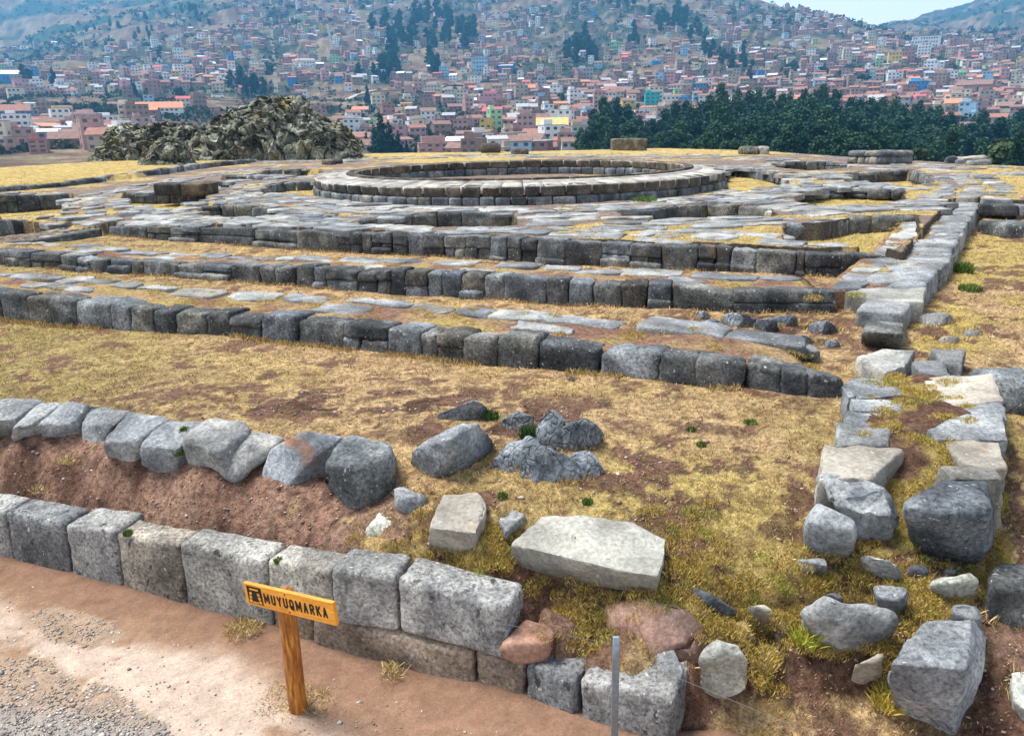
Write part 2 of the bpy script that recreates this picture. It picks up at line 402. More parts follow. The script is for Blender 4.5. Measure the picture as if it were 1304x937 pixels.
PLATPOLY += [tuple(P(a, b, .78)[:2]+np.array([-.62, .1])) for a, b in ((1207, 357), (1219, 330), (1232, 305), (1240, 293), (1247, 276))]+[ tuple(P(1304, 262, 1.1)[:2]+np.array([0, .2])), (30, 17.5), (60, 40), (60, 90), (-70, 90), (-70, 12)]
PLATPOLY += [(p[0]-.1, p[1]+0.3) for p in w5l[::-1]]
def pit(far, near):
    f = [PP(*q)[:2] for q in far]; n = [PP(*q)[:2] for q in near]
    f = [a*(1+0.31/np.linalg.norm(a)) for a in f]
    return [tuple(a) for a in f]+[tuple(a) for a in n]
PITS = {
 'A': (pit([(160, 246), (194, 246), (259, 246)], [(263, 258), (235, 262), (200, 266), (160, 260), (156, 252)]), 0.32),
 'B': (pit([(250, 264), (283, 262), (326, 265), (366, 265)], [(366, 272), (345, 279), (306, 280), (262, 274)]), 0.30),
 'C': (pit([(364, 284), (430, 272)], [(434, 277), (374, 287)]), 0.14),
 'D': (pit([(462, 280), (500, 276), (526, 276), (560, 272), (651, 271)], [(656, 286), (645, 288), (520, 288), (459, 285)]), 0.36),
 'D2': (pit([(700, 271), (733, 271)], [(738, 281), (700, 280)]), 0.28),
 'E': (pit([(334, 241), (345, 236), (368, 232), (400, 231)], [(408, 240), (425, 250), (400, 249), (340, 248)]), 0.30),
 'F': (pit([(335, 219), (352, 216), (386, 216), (405, 216)], [(408, 220), (390, 225), (352, 225), (335, 223)]), 0.34),
 'G': (pit([(286, 223), (344, 224)], [(344, 229), (286, 229)]), 0.28),
 'H': (pit([(263, 231), (296, 232)], [(296, 238), (263, 239)]), 0.30),
 'R1': (pit([(924, 214), (960, 216), (985, 220), (1001, 226)], [(1003, 233), (985, 240), (926, 246)]), 0.34),
 'R2': (pit([(984, 209), (1005, 206), (1050, 206), (1083, 211)], [(1083, 213), (1030, 217), (990, 213)]), 0.36),
 'R3': (pit([(1078, 221), (1100, 219), (1161, 217), (1175, 224), (1187, 231)], [(1185, 234), (1150, 237), (1110, 232), (1078, 231)]), 0.36),
 'R4': (pit([(1010, 249), (1040, 243), (1065, 240), (1110, 241), (1150, 243)], [(1150, 254), (1120, 260), (1050, 263), (1020, 257)]), 0.28),
 'R5': (pit([(788, 269), (840, 267), (864, 263), (911, 260), (960, 264), (980, 266)], [(985, 274), (930, 277), (850, 281), (800, 280)]), 0.28),
 'R7': (pit([(1001, 289), (1046, 288), (1087, 279), (1110, 278), (1167, 276)], [(1170, 300), (1140, 315), (1060, 313), (1000, 309)]), 0.30),
 'L6': (pit([(-80, 279), (0, 279), (30, 280), (72, 283), (94, 281)], [(80, 290), (40, 295), (0, 301), (-80, 310)]), 0.34),
 'L7': (pit([(-80, 250), (0, 248), (44, 249), (92, 247)], [(82, 270), (78, 268), (40, 270), (0, 273), (-80, 280)]), 0.36),
}
W8TOP = [(-90, 250), (0, 242), (78, 236), (120, 229), (160, 223), (207, 217), (259, 209), (300, 206), (328, 203)]
W8B = [(-90, 254), (0, 246), (78, 239.5), (120, 236), (160, 231), (207, 225), (259, 217), (302, 213), (328, 209)]
W8 = [P(a, b, 1.2)+np.array([-.28, .32, 0]) for a, b in W8B]
GRASSPOLY = [tuple(p[:2]) for p in W8]+[(-14.5, 60), (-60, 60), (-60, 20)]
EDGE = [(-120, 222), (0, 213), (115, 206), (300, 198), (470, 195.5), (650, 193), (850, 188.5), (960, 191), (1100, 199), (1200, 203), (1300, 207), (1420, 212)]
EA = []; ER = []
for a, b in EDGE:
    p = P(a, b, 1.42 if a < 330 else 1.36); EA.append(math.atan2(p[0], p[1])); ER.append(math.hypot(p[0], p[1]))
# foreground control heights (pixel, pixel, height) -> where the bank, the terrace lip and the broken corner lie
CT = []
for (a, b, c) in FRONT[:9]:
    q = P(a, b, 0); zt = Zat(a, c, q[1])
    dirn = np.array([0.38, 0.92])
    CT.append((q[0]+dirn[0]*0.36, q[1]+dirn[1]*0.36, zt-0.06)); CT.append((q[0]+dirn[0]*0.1, q[1]+dirn[1]*0.1, -0.1)); CT.append((q[0]-dirn[0]*0.3, q[1]-dirn[1]*0.3, -0.12))
for (a, b, c) in FRONT[9:]:
    q = P(a, b, 0); zt = Zat(a, c, q[1])
    CT.append((q[0]+0.12, q[1]+0.32, zt-0.05)); CT.append((q[0]+.02, q[1]+0.14, -0.1)); CT.append((q[0]-.12, q[1]-.25, -.12)); CT.append((q[0]-.02, q[1]-.05, -.12))
for (a, b, z) in [(20, 565, .70), (131, 590, .68), (250, 614, .67), (350, 622, .64), (457, 650, .60), (200, 518, .83), (330, 530, .82), (420, 550, .82), (520, 600, .76), (600, 700, .66), (480, 705, .60), (430, 680, .56),
                  (655, 752, .56), (690, 772, .50), (740, 700, .65), (820, 760, .55), (900, 720, .62), (1000, 720, .60), (900, 640, .72), (800, 600, .78), (1000, 600, .75), (950, 540, .8), (1040, 705, .60), (1100, 720, .56), (1200, 725, .54),
                  (950, 790, .50), (1050, 760, .54), (1120, 790, .50), (730, 795, .44), (690, 822, .33), (745, 838, .32), (800, 845, .36), (880, 850, .32), (905, 880, .14), (960, 848, .12), (1000, 850, .03), (1070, 850, .06), (1090, 890, .12), (900, 925, .04), (1000, 925, .10), (1100, 925, .10), (930, 800, .44), (1020, 815, .40), (1100, 825, .36),
                  (1170, 770, .52), (1260, 890, .24), (1300, 935, .18), (1290, 830, .36), (1290, 720, .50), (1290, 650, .58), (1290, 560, .68), (1300, 470, .75), (1390, 700, .5), (1390, 560, .66), (1390, 880, .25), (1180, 900, .15), (1200, 960, .05), (1000, 990, .0), (850, 990, -.05)]:
    q = P(a, b, z); CT.append((q[0], q[1], z))
for x in np.arange(-8.5, 8, 1.6):
    for y in (7.2, 8.4, 9.6): CT.append((x, y, 0.8))
for y in (6.6,): 
    for x in (-7, -6, -5, -3.4, -2, -1, 0, 1): CT.append((x, y, 0.82))
CT.append((-7, 6.0, .7)); CT.append((-6.5, 5.5, .5))
CT = np.array(CT)
_d = np.linalg.norm(CT[:, None, :2]-CT[None, :, :2], axis=2)
_n = len(CT); _A = np.zeros((_n+1, _n+1)); _A[:_n, :_n] = _d; _A[:_n, _n] = 1; _A[_n, :_n] = 1
_A[np.arange(_n), np.arange(_n)] += 1e-4
_w = np.linalg.solve(_A, np.concatenate([CT[:, 2], [0]]))
FLX = np.array([P(a, b, 0)[0] for a, b, c in FRONT]); FLY = np.array([P(a, b, 0)[1] for a, b, c in FRONT])
def fore(x, y):
    sh = x.shape; x = x.ravel(); y = y.ravel(); o = np.empty(x.shape)
    for i in range(0, len(x), 20000):
        d = np.hypot(x[i:i+20000, None]-CT[None, :, 0], y[i:i+20000, None]-CT[None, :, 1]); o[i:i+20000] = d@_w[:_n]+_w[_n]
    return o.reshape(sh)
def terr(x, y, detail=True):
    x = np.asarray(x, float); y = np.asarray(y, float)
    z = np.full(x.shape, 0.79)
    nr = y < 9.2
    if nr.any():
        f = np.clip(fore(x[nr], y[nr]), -0.3, 0.95); t = sstep(7.6, 9.0, y[nr]); z[nr] = f*(1-t)+0.79*t
    tf = y-np.interp(x, FLX, FLY); z = np.where((tf < .13) & (x < FLX[-1]+.02), -.16, z)
    pl = inpoly(x, y, PLATPOLY); z = np.where(pl, plat(x, y), z)
    g = inpoly(x, y, GRASSPOLY); z = np.where(g, 1.41, z)
    for k, (poly, dep) in PITS.items():
        z = np.where(inpoly(x, y, poly), plat(x, y)-dep, z)
    r = np.hypot(x, y); e = np.interp(np.arctan2(x, y), EA, ER)
    z = z-np.maximum(r-e, 0)*0.35
    if detail:
        z = z+(fbm(x*1.3, y*1.3, 3, 3)-0.5)*0.05+(fbm(x*6, y*6, 8, 3)-0.5)*0.035*np.clip(1.3-y/30, 0.2, 1)
    return z
def terr1(x, y): return float(terr(np.array([x]), np.array([y]))[0])

# ------------------------------------------------------------------ ground sheet
SOILC = np.array([0.20, 0.112, 0.075]); SOILD = np.array([0.085, 0.046, 0.031]); STRAW = np.array([0.50, 0.345, 0.175]); YEL = np.array([0.46, 0.35, 0.115]); OLIV = np.array([0.30, 0.245, 0.085]); PINKS = np.array([0.36, 0.23, 0.165])
def blob(px, py, cx, cy, rx, ry): return np.clip(1-((px-cx)/rx)**2-((py-cy)/ry)**2, 0, 1)
def zones(x, y, z):
    """albedo of the ground and cover (0..1) of grass with its kind: 0 straw, 1 yellow, 2 olive"""
    px, py = projv(x, y, z)
    n1 = fbm(x*0.9+4, y*0.9, 21, 4); n2 = fbm(x*3.1, y*3.1+9, 22, 4); n3 = fbm(x*8, y*8, 23, 3)
    pl = inpoly(x, y, PLATPOLY); gr = inpoly(x, y, GRASSPOLY)
    pits = np.zeros(x.shape, bool)
    for k, (poly, dep) in PITS.items(): pits |= inpoly(x, y, poly)
    cover = np.where(n2 > 0.40, 0.9, 0.45); yel = sstep(0.46, 0.62, n1)*0.32; oliv = np.zeros(x.shape)
    # lower terrace: olive at the left, straw at the middle, bare soil patches near the rocks
    t2 = (~pl) & (px < 1100) & (y > 5)
    oliv = np.where(t2, sstep(420, 0, px)*0.75*sstep(0.3, .5, n2), oliv)
    soil = np.maximum.reduce([blob(px, py, 330, 512, 240, 26), blob(px, py, 640, 545, 190, 50), blob(px, py, 560, 520, 120, 40), blob(px, py, 690, 610, 120, 50)*.8, blob(px, py, 960, 420, 220, 40), blob(px, py, 1160, 470, 80, 30)])
    cover = np.where(soil > 0, np.minimum(cover, 1-0.85*np.sqrt(soil)*sstep(0.42, 0.56, n2)), cover)
    # bank of bare reddish earth between the leaning stones and the front wall
    bank = (px < 520) & (py > 525+px*0.19) & (y < 6.4)
    cover = np.where(bank, np.where(n2 > 0.60, 0.35, 0.03), cover)
    # mossy yellow corner
    moss = np.maximum.reduce([blob(px, py, 600, 715, 150, 70), blob(px, py, 800, 640, 260, 90)*.6, blob(px, py, 990, 720, 240, 110), blob(px, py, 1000, 800, 240, 30), blob(px, py, 1190, 560, 120, 90)*.8, blob(px, py, 1260, 640, 60, 200)*.5])
    yel = np.clip(yel+np.sqrt(moss)*0.65, 0, 1); cover = np.where(moss > .05, np.where(fbm(x*4.5, y*4.5, 25, 3) > .46, .95, .35), cover); oliv = np.clip(oliv+np.sqrt(blob(px, py, 990, 690, 150, 70))*0.35*sstep(.48, .6, n2)+np.sqrt(blob(px, py, 1060, 570, 60, 90))*.3, 0, 1)
    bare = np.maximum.reduce([blob(px, py, 760, 772, 120, 42), blob(px, py, 735, 800, 90, 50), blob(px, py, 960, 850, 120, 50), blob(px, py, 1060, 850, 60, 40), blob(px, py, 860, 900, 60, 50), blob(px, py, 1270, 850, 60, 120)*.6, blob(px, py, 1160, 560, 60, 60)*.6])
    cover = np.where(bare > 0, cover*(1-0.95*np.sqrt(bare)), cover)
    # right field
    rf = (~pl) & (px > 1160) & (py < 480)
    yel = np.where(rf, sstep(0.40, 0.58, n1), yel); cover = np.where(rf, np.where(n2 > 0.40, 0.95, 0.35), cover)
    # the platform: earth between stones, grass in patches and in the sunken rooms
    cover = np.where(pl, np.where(fbm(x*0.55, y*0.9, 31, 4) > 0.58, 0.8, 0.06), cover); yel = np.where(pl, 0.75, yel); oliv = np.where(pl, 0.0, oliv)
    lawn = np.maximum.reduce([blob(px, py, 860, 294, 150, 14), blob(px, py, 1170, 240, 40, 14), blob(px, py, 980, 238, 90, 12), blob(px, py, 760, 190, 330, 9), blob(px, py, 560, 200, 110, 8), blob(px, py, 1270, 235, 40, 26)])
    cover = np.where(pl & (lawn > 0.02), 0.95, cover)
    cover = np.where(pits, 0.95, cover); yel = np.where(pits, 0.9, yel)
    cover = np.where(gr, 1.0, cover); yel = np.where(gr, 0.85, yel)
    cover = np.clip(cover, 0, 1)
    soilc = SOILC+(SOILD-SOILC)*sstep(0.35, 0.65, n3)[..., None]
    soilc = np.where(bank[..., None], soilc*np.array([1.62, 1.70, 1.78]), soilc); soilc = np.where(pl[..., None], soilc*.55+(np.array([.235, .205, .17])*(.55+.9*fbm(x*2.2, y*5.5, 33, 4))[..., None])*.62, soilc)
    pk = sstep(0.50, 0.62, n2)*np.maximum(bank*0.8, (bare > 0)*0.8)
    soilc = soilc+(PINKS-soilc)*pk[..., None]*0.6
    g = STRAW+(YEL-STRAW)*yel[..., None]; g = g+(OLIV-g)*oliv[..., None]
    n4 = fbm(x*19, y*19, 24, 3); g = g*(0.30+0.75*n3+0.65*n4)[..., None]; g = g+(np.array([.16, .085, .045])-g)*(sstep(.52, .66, n4*.6+n2*.4)*.6)[..., None]
    a = sstep(0.30, 0.70, cover*0.75+(n3-0.5)*0.9+0.10)*np.clip(cover*1.6, 0, 1)
    col = soilc+(g-soilc)*a[..., None]
    return col, cover, yel, oliv
us = np.linspace(-1.12, 1.02, 560)
ys = np.concatenate([np.linspace(1.9, 8, 190, endpoint=False), 8*np.exp(np.linspace(0, math.log(75/8), 330))])
Yg, Ug = np.meshgrid(ys, us, indexing='ij'); Xg = Ug*(Yg*0.80+2.2)
Zg = terr(Xg, Yg)
tc = zones(Xg, Yg, Zg)[0]
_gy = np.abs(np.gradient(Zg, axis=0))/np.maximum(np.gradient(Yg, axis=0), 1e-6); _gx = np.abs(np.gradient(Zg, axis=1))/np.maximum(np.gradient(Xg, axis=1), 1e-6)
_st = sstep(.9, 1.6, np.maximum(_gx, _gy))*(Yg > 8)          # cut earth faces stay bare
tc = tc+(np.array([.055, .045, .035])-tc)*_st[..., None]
gme = grid_mesh('ground', Xg, Yg, Zg, tc)
tag(link('ground', gme, M_SOIL), kind='structure')

# packed path in front of the wall
pu = np.linspace(-5.2, 2.2, 240); pv = np.linspace(1.2, 6.2, 200)
Xp, Yp = np.meshgrid(pu, pv); 
fl = np.array([P(a, b, 0)[:2] for a, b, c in FRONT])
yw = np.interp(Xp, fl[:, 0], fl[:, 1])
dw = yw-Yp                                            # distance in front of the wall foot
Zp = 0.012+(fbm(Xp*1.1, Yp*1.1, 41, 3)-0.5)*0.05+(fbm(Xp*9, Yp*9, 42, 3)-0.5)*0.012+0.03*np.exp(-np.clip(dw, 0, 9)/0.15)
keep = dw > -0.12
Zp = np.where(keep, Zp, -0.25)
pxp, pyp = projv(Xp, Yp, Zp)
m1 = fbm(Xp*1.6, Yp*1.6, 43, 4); m2 = fbm(Xp*5, Yp*5, 44, 4); m3 = fbm(Xp*16, Yp*16, 45, 3)
pale = np.array([0.43, 0.335, 0.265]); red = np.array([0.20, 0.118, 0.078]); brown = np.array([0.27, 0.172, 0.108]); grav = np.array([0.30, 0.215, 0.15])
bandc = sstep(0.62, 0.30, np.abs(dw-0.85+0.35*(m1-.5)*2)/1.0)*sstep(520, 330, pxp)
col = brown+(red-brown)*sstep(0.55, 0.10, dw+0.35*(m2-0.5))[..., None]
col = col+(red*1.15-col)*(sstep(300, 480, pxp)*0.6)[..., None]
col = col+(pale-col)*np.clip(bandc*sstep(0.34, 0.46, m2*.7+m1*.3+0.04), 0, 1)[..., None]
nzx = (m1-.5)*70+(m2-.5)*30
def gravel_zone(px, py, nz):
    p1 = [(-200, 826), (30, 830), (62, 838), (90, 866), (106, 880), (124, 870), (160, 880), (185, 905), (215, 925), (240, 990), (-200, 1100)]
    p2 = [(22, 776), (60, 768), (130, 785), (150, 808), (112, 824), (60, 816), (36, 792)]
    return inpoly(px+nz, py+nz*.4, p1) | inpoly(px+nz*.6, py+nz*.3, p2)
gv = gravel_zone(pxp, pyp, nzx).astype(float); gey = sstep(880, 930, pyp-(pxp-60)*.12)
grav = grav+(np.array([.27, .245, .22])-grav)*gey[..., None]
col = col+(grav-col)*gv[..., None]; col = col*(0.62+0.5*m3+.28*fbm(Xp*34, Yp*34, 46, 2))[..., None]
pa = grid_mesh('dirt_path', Xp, Yp, Zp, col)
tag(link('dirt_path', pa, M_PATH), kind='structure')
# ------------------------------------------------------------------ walls
class Line:
    """front face of a wall: base line, top heights"""
    def __init__(s, L, z=None, top=False, ztop=None):
        s.px = np.array([a[0] for a in L], float); B = []; T = []; Bz = []
        for (a, b, c) in L:
            if top:
                q = PP(a, c) if ztop is None else P(a, c, ztop)
                B.append(q[:2]); T.append(q[2]); Bz.append(Zat(a, b, q[1]))
            else:
                q = P(a, b, z); B.append(q[:2]); T.append(Zat(a, c, q[1])); Bz.append(z)
        s.B = np.array(B); s.T = np.array(T); s.Z = np.array(Bz)
        d = np.linalg.norm(np.diff(s.B, axis=0), axis=1); s.s = np.concatenate([[0], np.cumsum(d)]); s.len = s.s[-1]
    def at(s, t): return np.array([np.interp(t, s.s, s.B[:, 0]), np.interp(t, s.s, s.B[:, 1])]), float(np.interp(t, s.s, s.T)), float(np.interp(t, s.s, s.Z))
    def s_of_px(s, px): return float(np.interp(px, s.px, s.s))
    def nrm(s, t, flip=False):
        a = s.at(max(0, t-0.25))[0]; b = s.at(min(s.len, t+0.25))[0]; d = b-a; d = d/max(np.linalg.norm(d), 1e-6)
        n = np.array([-d[1], d[0]])
        m = s.at(t)[0]
        if (n@m < 0) != flip: n = -n
        return d, n
def fill_mesh(ln, thick, t0, t1, rng, off=0.12, dz=-0.035, flip=False, zdown=0.1):
    ts = np.linspace(t0, t1, max(4, int((t1-t0)/0.12))); us = np.linspace(0, 1, max(5, int(thick/0.10)))
    X = []; Y = []; Z = []; 
    for t in ts:
        c, zt, zb = ln.at(t); d, n = ln.nrm(t, flip)
        rx = []; ry = []; rz = []
        for k, u in enumerate(us):
            q = c+n*(off+u*(thick-off))
            z = zt+dz
            if k == 0 or k == len(us)-1 or t == ts[0] or t == ts[-1]: z = zb-zdown
            rx.append(q[0]); ry.append(q[1]); rz.append(z)
        X.append(rx); Y.append(ry); Z.append(rz)
    X = np.array(X); Y = np.array(Y); Z = np.array(Z)
    inner = np.zeros(Z.shape, bool); inner[1:-1, 1:-1] = True
    Z = Z+inner*((fbm(X*5, Y*5, 61, 3)-0.5)*0.05)
    n2 = fbm(X*2.6, Y*2.6, 62, 4); n3 = fbm(X*9, Y*9, 63, 3)
    c = SOILC*1.45+(SOILD-SOILC)*n3[..., None]
    c = c+(PINKS-c)*(sstep(0.52, 0.66, n2)*0.5)[..., None]
    ye = sstep(0.56, 0.64, fbm(X*3.3+7, Y*3.3, 64, 4))
    sg = sstep(.44, .54, fbm(X*2.1+3, Y*2.1, 65, 4)); c = c+(STRAW*.8*(.5+n3[..., None])-c)*(sg*.8)[..., None]; c = c+(YEL*0.9-c)*(ye*0.8)[..., None]
    c[0, :] = c[-1, :] = SOILD; c[:, 0] = c[:, -1] = SOILD; c[1] = c[-2] = SOILD
    return grid_mesh('earth_fill', X, Y, Z, c)
MOSS = []     # (x, y, z, radius) places where yellow moss grows
def wall(name, label, ln, cat='wall', group=None, joints=None, wid=(0.3, 0.6), depth=(0.28, 0.42), thick=0.9, two=0.25, mats=(M_WALL,), caps=(), seed=0, r=0.03, rough=0.022, bulge=0.012, n=7, flip=False, fill=True, jit=0.03, capmat=None, t0=0.0, t1=None, ft0=0.0, slit=0.35, foot=0.0, capw=(0.35, 0.85), capd=(0.22, 0.44), moss=0.4, batter=0.03):
    rng = np.random.default_rng(1000+seed)
    root = empty(name, tuple(ln.at(ln.len/2)[0])+(ln.at(ln.len/2)[2],)); tag(root, label, cat, group)
    t1 = ln.len if t1 is None else t1
    if joints is None:
        J = [t0]
        while J[-1] < t1-wid[0]*0.6: J.append(J[-1]+rng.uniform(*wid)*(1.0 if rng.random() > 0.15 else 0.6))
        J[-1] = t1
    else: J = [ln.s_of_px(p) for p in joints]
    nb = 0
    def put(a, b, z0f, z1f, dep, push, sd):
        nonlocal nb
        if nb >= 98: return
        ca, za, ba = ln.at(a); cb, zb, bb = ln.at(b); d, nn = ln.nrm((a+b)/2, flip)
        g = 0.006; ca = ca+d*g; cb = cb-d*g
        ja, jb = rng.normal(0, jit, 2)*0.5
        lo = lambda zt, zz: zz+(zt-zz)*z0f-(0.08 if z0f == 0 else 0.0)
        hi = lambda zt, zz, j: zz+(zt-zz)*z1f+(j if z1f == 1 else 0)
        ca = ca+nn*push; cb = cb+nn*push
        back = dep
        tb = batter
        v = [(*ca, lo(za, ba)), (*cb, lo(zb, bb)), (*(cb+nn*back), lo(zb, bb)), (*(ca+nn*back), lo(za, ba)),
             (*(ca+nn*tb), hi(za, ba, ja)), (*(cb+nn*tb), hi(zb, bb, jb)), (*(cb+nn*back), hi(zb, bb, jb*0.5)-0.01), (*(ca+nn*back), hi(za, ba, ja*0.5)-0.01)]
        v = [np.array(q) for q in v]
        for q in range(8): v[q] = v[q]+np.array([*(d*rng.normal(0, jit*0.35)), 0])*(1 if q < 4 else 0.6)
        add_block('stone_block', v, mats[int(rng.integers(len(mats)))], root, r=r*rng.uniform(0.8, 1.3), n=n, rough=rough, bulge=bulge*rng.uniform(0.5, 1.4), seed=sd)
        nb += 1
    for i in range(len(J)-1):
        a, b = J[i], J[i+1]; dep = rng.uniform(*depth); sd = seed*100+i
        if rng.random() < two:
            f = rng.uniform(0.35, 0.55); put(a, b, f, 1, dep, rng.normal(0, 0.01), sd)
            if rng.random() < slit and (b-a) > 0.35:
                m = a+(b-a)*rng.uniform(0.35, 0.65); put(a, m, 0, f, dep*0.9, rng.normal(-0.01, 0.015), sd+50); put(m, b, 0, f*0.97, dep*0.9, rng.normal(-0.01, 0.015), sd+51)
            else: put(a, b, 0, f, dep*0.9, rng.normal(-0.01, 0.015), sd+50)
        else: put(a, b, 0, 1, dep, rng.normal(0, 0.012), sd)
        if foot and rng.random() < foot:
            ca, za, ba = ln.at(a); cb, zb, bb = ln.at(b); d, nn = ln.nrm((a+b)/2, flip)
            if nb < 98:
                h = rng.uniform(0.05, 0.12); q0 = ca-nn*0.07; q1 = cb-nn*0.07
                v = [np.array(q) for q in [(*q0, ba-0.06), (*q1, bb-0.06), (*(q1+nn*.2), bb-0.06), (*(q0+nn*.2), ba-0.06), (*q0, ba+h), (*q1, bb+h*rng.uniform(.6, 1.1)), (*(q1+nn*.2), bb+h), (*(q0+nn*.2), ba+h)]]
                add_block('footing_stone', v, mats[int(rng.integers(len(mats)))], root, r=0.035, n=5, rough=0.015, bulge=0.01, seed=sd+77); nb += 1
    if fill:
        link('earth_fill', fill_mesh(ln, thick, t0+ft0, t1, rng, flip=flip), M_SOIL, root)
    ncap = 0
    for (off, dens) in caps:
        t = t0+ft0+rng.uniform(0, 0.2)
        while t < t1-0.1:
            L = rng.uniform(*capw); W = rng.uniform(*capd)
            if rng.random() < dens and ncap < 99:
                c, zt, zb = ln.at(t+L/2); d, nn = ln.nrm(t+L/2, flip); q = c+nn*(off+rng.normal(0, 0.03))
                me = slab_mesh('flat_stone', rand_outline(q[0], q[1], L*0.96, W, math.atan2(d[1], d[0])+rng.normal(0, 0.08), rng), zt+rng.uniform(-0.03, -0.005), 0.07, rng)
                link('flat_stone', me, capmat or M_SLAB, root); ncap += 1
            t += L*(0.97 if rng.random() < 0.88 else 1.25)
    if moss and fill:
        k = int((t1-t0)*3*moss)
        for _ in range(k):
            t = rng.uniform(t0, t1); c, zt, zb = ln.at(t); d, nn = ln.nrm(t, flip); q = c+nn*rng.uniform(0.3, thick*0.95)
            MOSS.append((q[0], q[1], zt-0.03, rng.uniform(0.05, 0.16)))
    return root

# front ashlar wall
fr_root = empty('retaining_wall', tuple(P(347, 803, 0))); tag(fr_root, 'front wall of close-fitted speckled grey blocks rising from the dirt path behind the wooden sign', 'wall')
LF = Line(FRONT, 0.0)
FZ = LF.at
def fr_block(p0, p1, f0, f1, mat, dep=0.42, push=0.0, seed=0, zt0=None, zt1=None, r=0.028, zb=None, rough=0.012):
    a, b = LF.s_of_px(p0), LF.s_of_px(p1); d, nn = LF.nrm((a+b)/2)
    ca, za, _ = LF.at(a); cb, zbb, _ = LF.at(b)
    if zt0 is not None: za = zt0
    if zt1 is not None: zbb = zt1
    z0 = (-0.08 if f0 == 0 else f0) if zb is None else zb
    ca = ca+nn*push+d*0.008; cb = cb+nn*push-d*0.008
    v = [(*ca, z0), (*cb, z0), (*(cb+nn*dep), z0), (*(ca+nn*dep), z0), (*(ca+nn*.02), za), (*(cb+nn*.02), zbb), (*(cb+nn*dep), zbb+.015), (*(ca+nn*dep), za+.015)]
    add_block('stone_block', v, mat, fr_root, r=r, n=16, rough=rough, bulge=0.006, seed=seed)
for i, (a, b) in enumerate([(-60, 17), (17, 91), (91, 156), (156, 237), (237, 347), (347, 427)]):
    zt = [.39, .415, .42, .435, .47, .56][i]
    if i < 5: fr_block(a, b, 0, 1, M_FRONT, dep=[.27, .25, .30, .22, .24, .22][i], seed=i+1, zt0=zt-.01, zt1=zt+.01)
    else:
        fr_block(347, 427, .20, 1, M_FRONT, seed=8, zt0=.50, zt1=.56, dep=.22, zb=.205); fr_block(347, 400, 0, 1, M_FRONTB, seed=9, zt0=.20, zt1=.20, dep=.3, push=.0)
fr_block(427, 510, .17, 1, M_FRONT, seed=11, zt0=.575, zt1=.585, dep=.26, zb=.235)
fr_block(510, 648, .17, 1, M_FRONT, seed=12, zt0=.585, zt1=.55, dep=.26, zb=.235, r=.035)
fr_block(400, 604, 0, 1, M_FRONTB, seed=13, zt0=.225, zt1=.228, dep=.4, push=-.02)
fr_block(604, 667, 0, 1, M_FRONTB, seed=14, zt0=.225, zt1=.225, dep=.36, rough=.025)
fr_block(667, 733, 0, 1, M_FRONT, seed=15, zt0=.24, zt1=.25, dep=.36)
fr_block(735, 857, 0, 1, M_FRONT, seed=16, zt0=.27, zt1=.31, dep=.40)

# three terrace walls
L3 = Line(W3, 0.8)
wall('terrace_wall', 'nearest of the three long terrace walls, one course of rounded blocks above the straw lawn', L3, joints=[-120, -75, -40, 0, 37, 67, 97, 143, 166, 195, 223, 262, 292, 332, 378, 437, 494, 535, 555, 590, 632, 684, 762, 837, 885, 948, 992, 1028, 1077], depth=(0.25, 0.45), thick=1.25, two=0.12, mats=(M_WALL, M_WALL, M_WALLB), caps=((0.62, 0.35), (1.05, 1.0)), seed=3, r=0.028, rough=0.024, bulge=0.012, n=10, jit=.035, capw=(0.4, 0.95), capd=(0.24, 0.46), moss=1.2)
L4 = Line(W4, 0.8)
wall('terrace_wall', 'middle of the three long terrace walls, dark blocks with two very long stones at right', L4, joints=[-120, -60, -20, 8, 40, 78, 100, 114, 140, 165, 183, 205, 225, 259, 295, 330, 352, 376, 400, 416, 454, 480, 498, 517, 545, 562, 586, 616, 643, 694, 724, 753, 791, 825, 855, 935, 1063], depth=(0.3, 0.45), thick=1.15, two=0.42, slit=.6, mats=(M_WALL, M_WALL, M_WALLB), caps=((0.45, 0.3), (0.95, 1.0)), seed=4, r=0.026, rough=0.022, bulge=0.012, n=10, jit=.035, foot=0.25, capw=(0.4, 0.95), capd=(0.24, 0.44), moss=0.5)
L5 = Line(W5, 0.8)
wall('terrace_wall', 'farthest of the three long terrace walls, a two-course dark face below the ring platform', L5, joints=[138, 167, 187, 217, 253, 324, 378, 431, 462, 474, 499, 520, 541, 566, 592, 624, 645, 663, 684, 719, 765, 802, 842, 888, 910, 930, 961, 1012, 1024, 1070, 1128], depth=(0.3, 0.45), thick=1.25, two=0.62, slit=0.65, mats=(M_WALL, M_WALL, M_WALL, M_WALLB), caps=((0.45, 0.7), (1.0, 1.0)), seed=5, r=0.024, rough=0.020, bulge=0.010, n=10, jit=.03, foot=0.35, capw=(0.45, 1.1), capd=(0.26, 0.46), moss=0.5)
# walls at the left
wall('side_wall', 'low dark wall slanting from the bright grass wedge to the left edge, nearest at left', Line([(-130, 326, 316), (0, 314, 309), (40, 311, 305), (78, 308, 300), (104, 305, 294), (132, 300, 290)], 0.8), wid=(0.4, 0.8), two=0.05, seed=6, thick=1.0, caps=((0.45, .6), (0.9, .8)), moss=.6)
wall('side_wall', 'blocky dark wall at the left edge behind the slanting wall, with one rounded end stone', Line([(-110, 305, 279), (0, 299, 279), (30, 294, 280), (72, 287, 282)], 0.85), wid=(0.4, 0.7), two=0.35, seed=7, thick=1.1, caps=((0.5, .5), (1.0, .8)), mats=(M_WALLB, M_WALL))
wall('side_wall', 'tall two-course dark wall of a sunken room at the far left, under pale capping', Line([(-120, 271, 250), (0, 269, 248), (44, 266, 249), (92, 262, 247)], .93), wid=(0.5, 1.0), two=0.5, seed=8, thick=1.2, caps=((0.5, .8), (1.0, .8)))
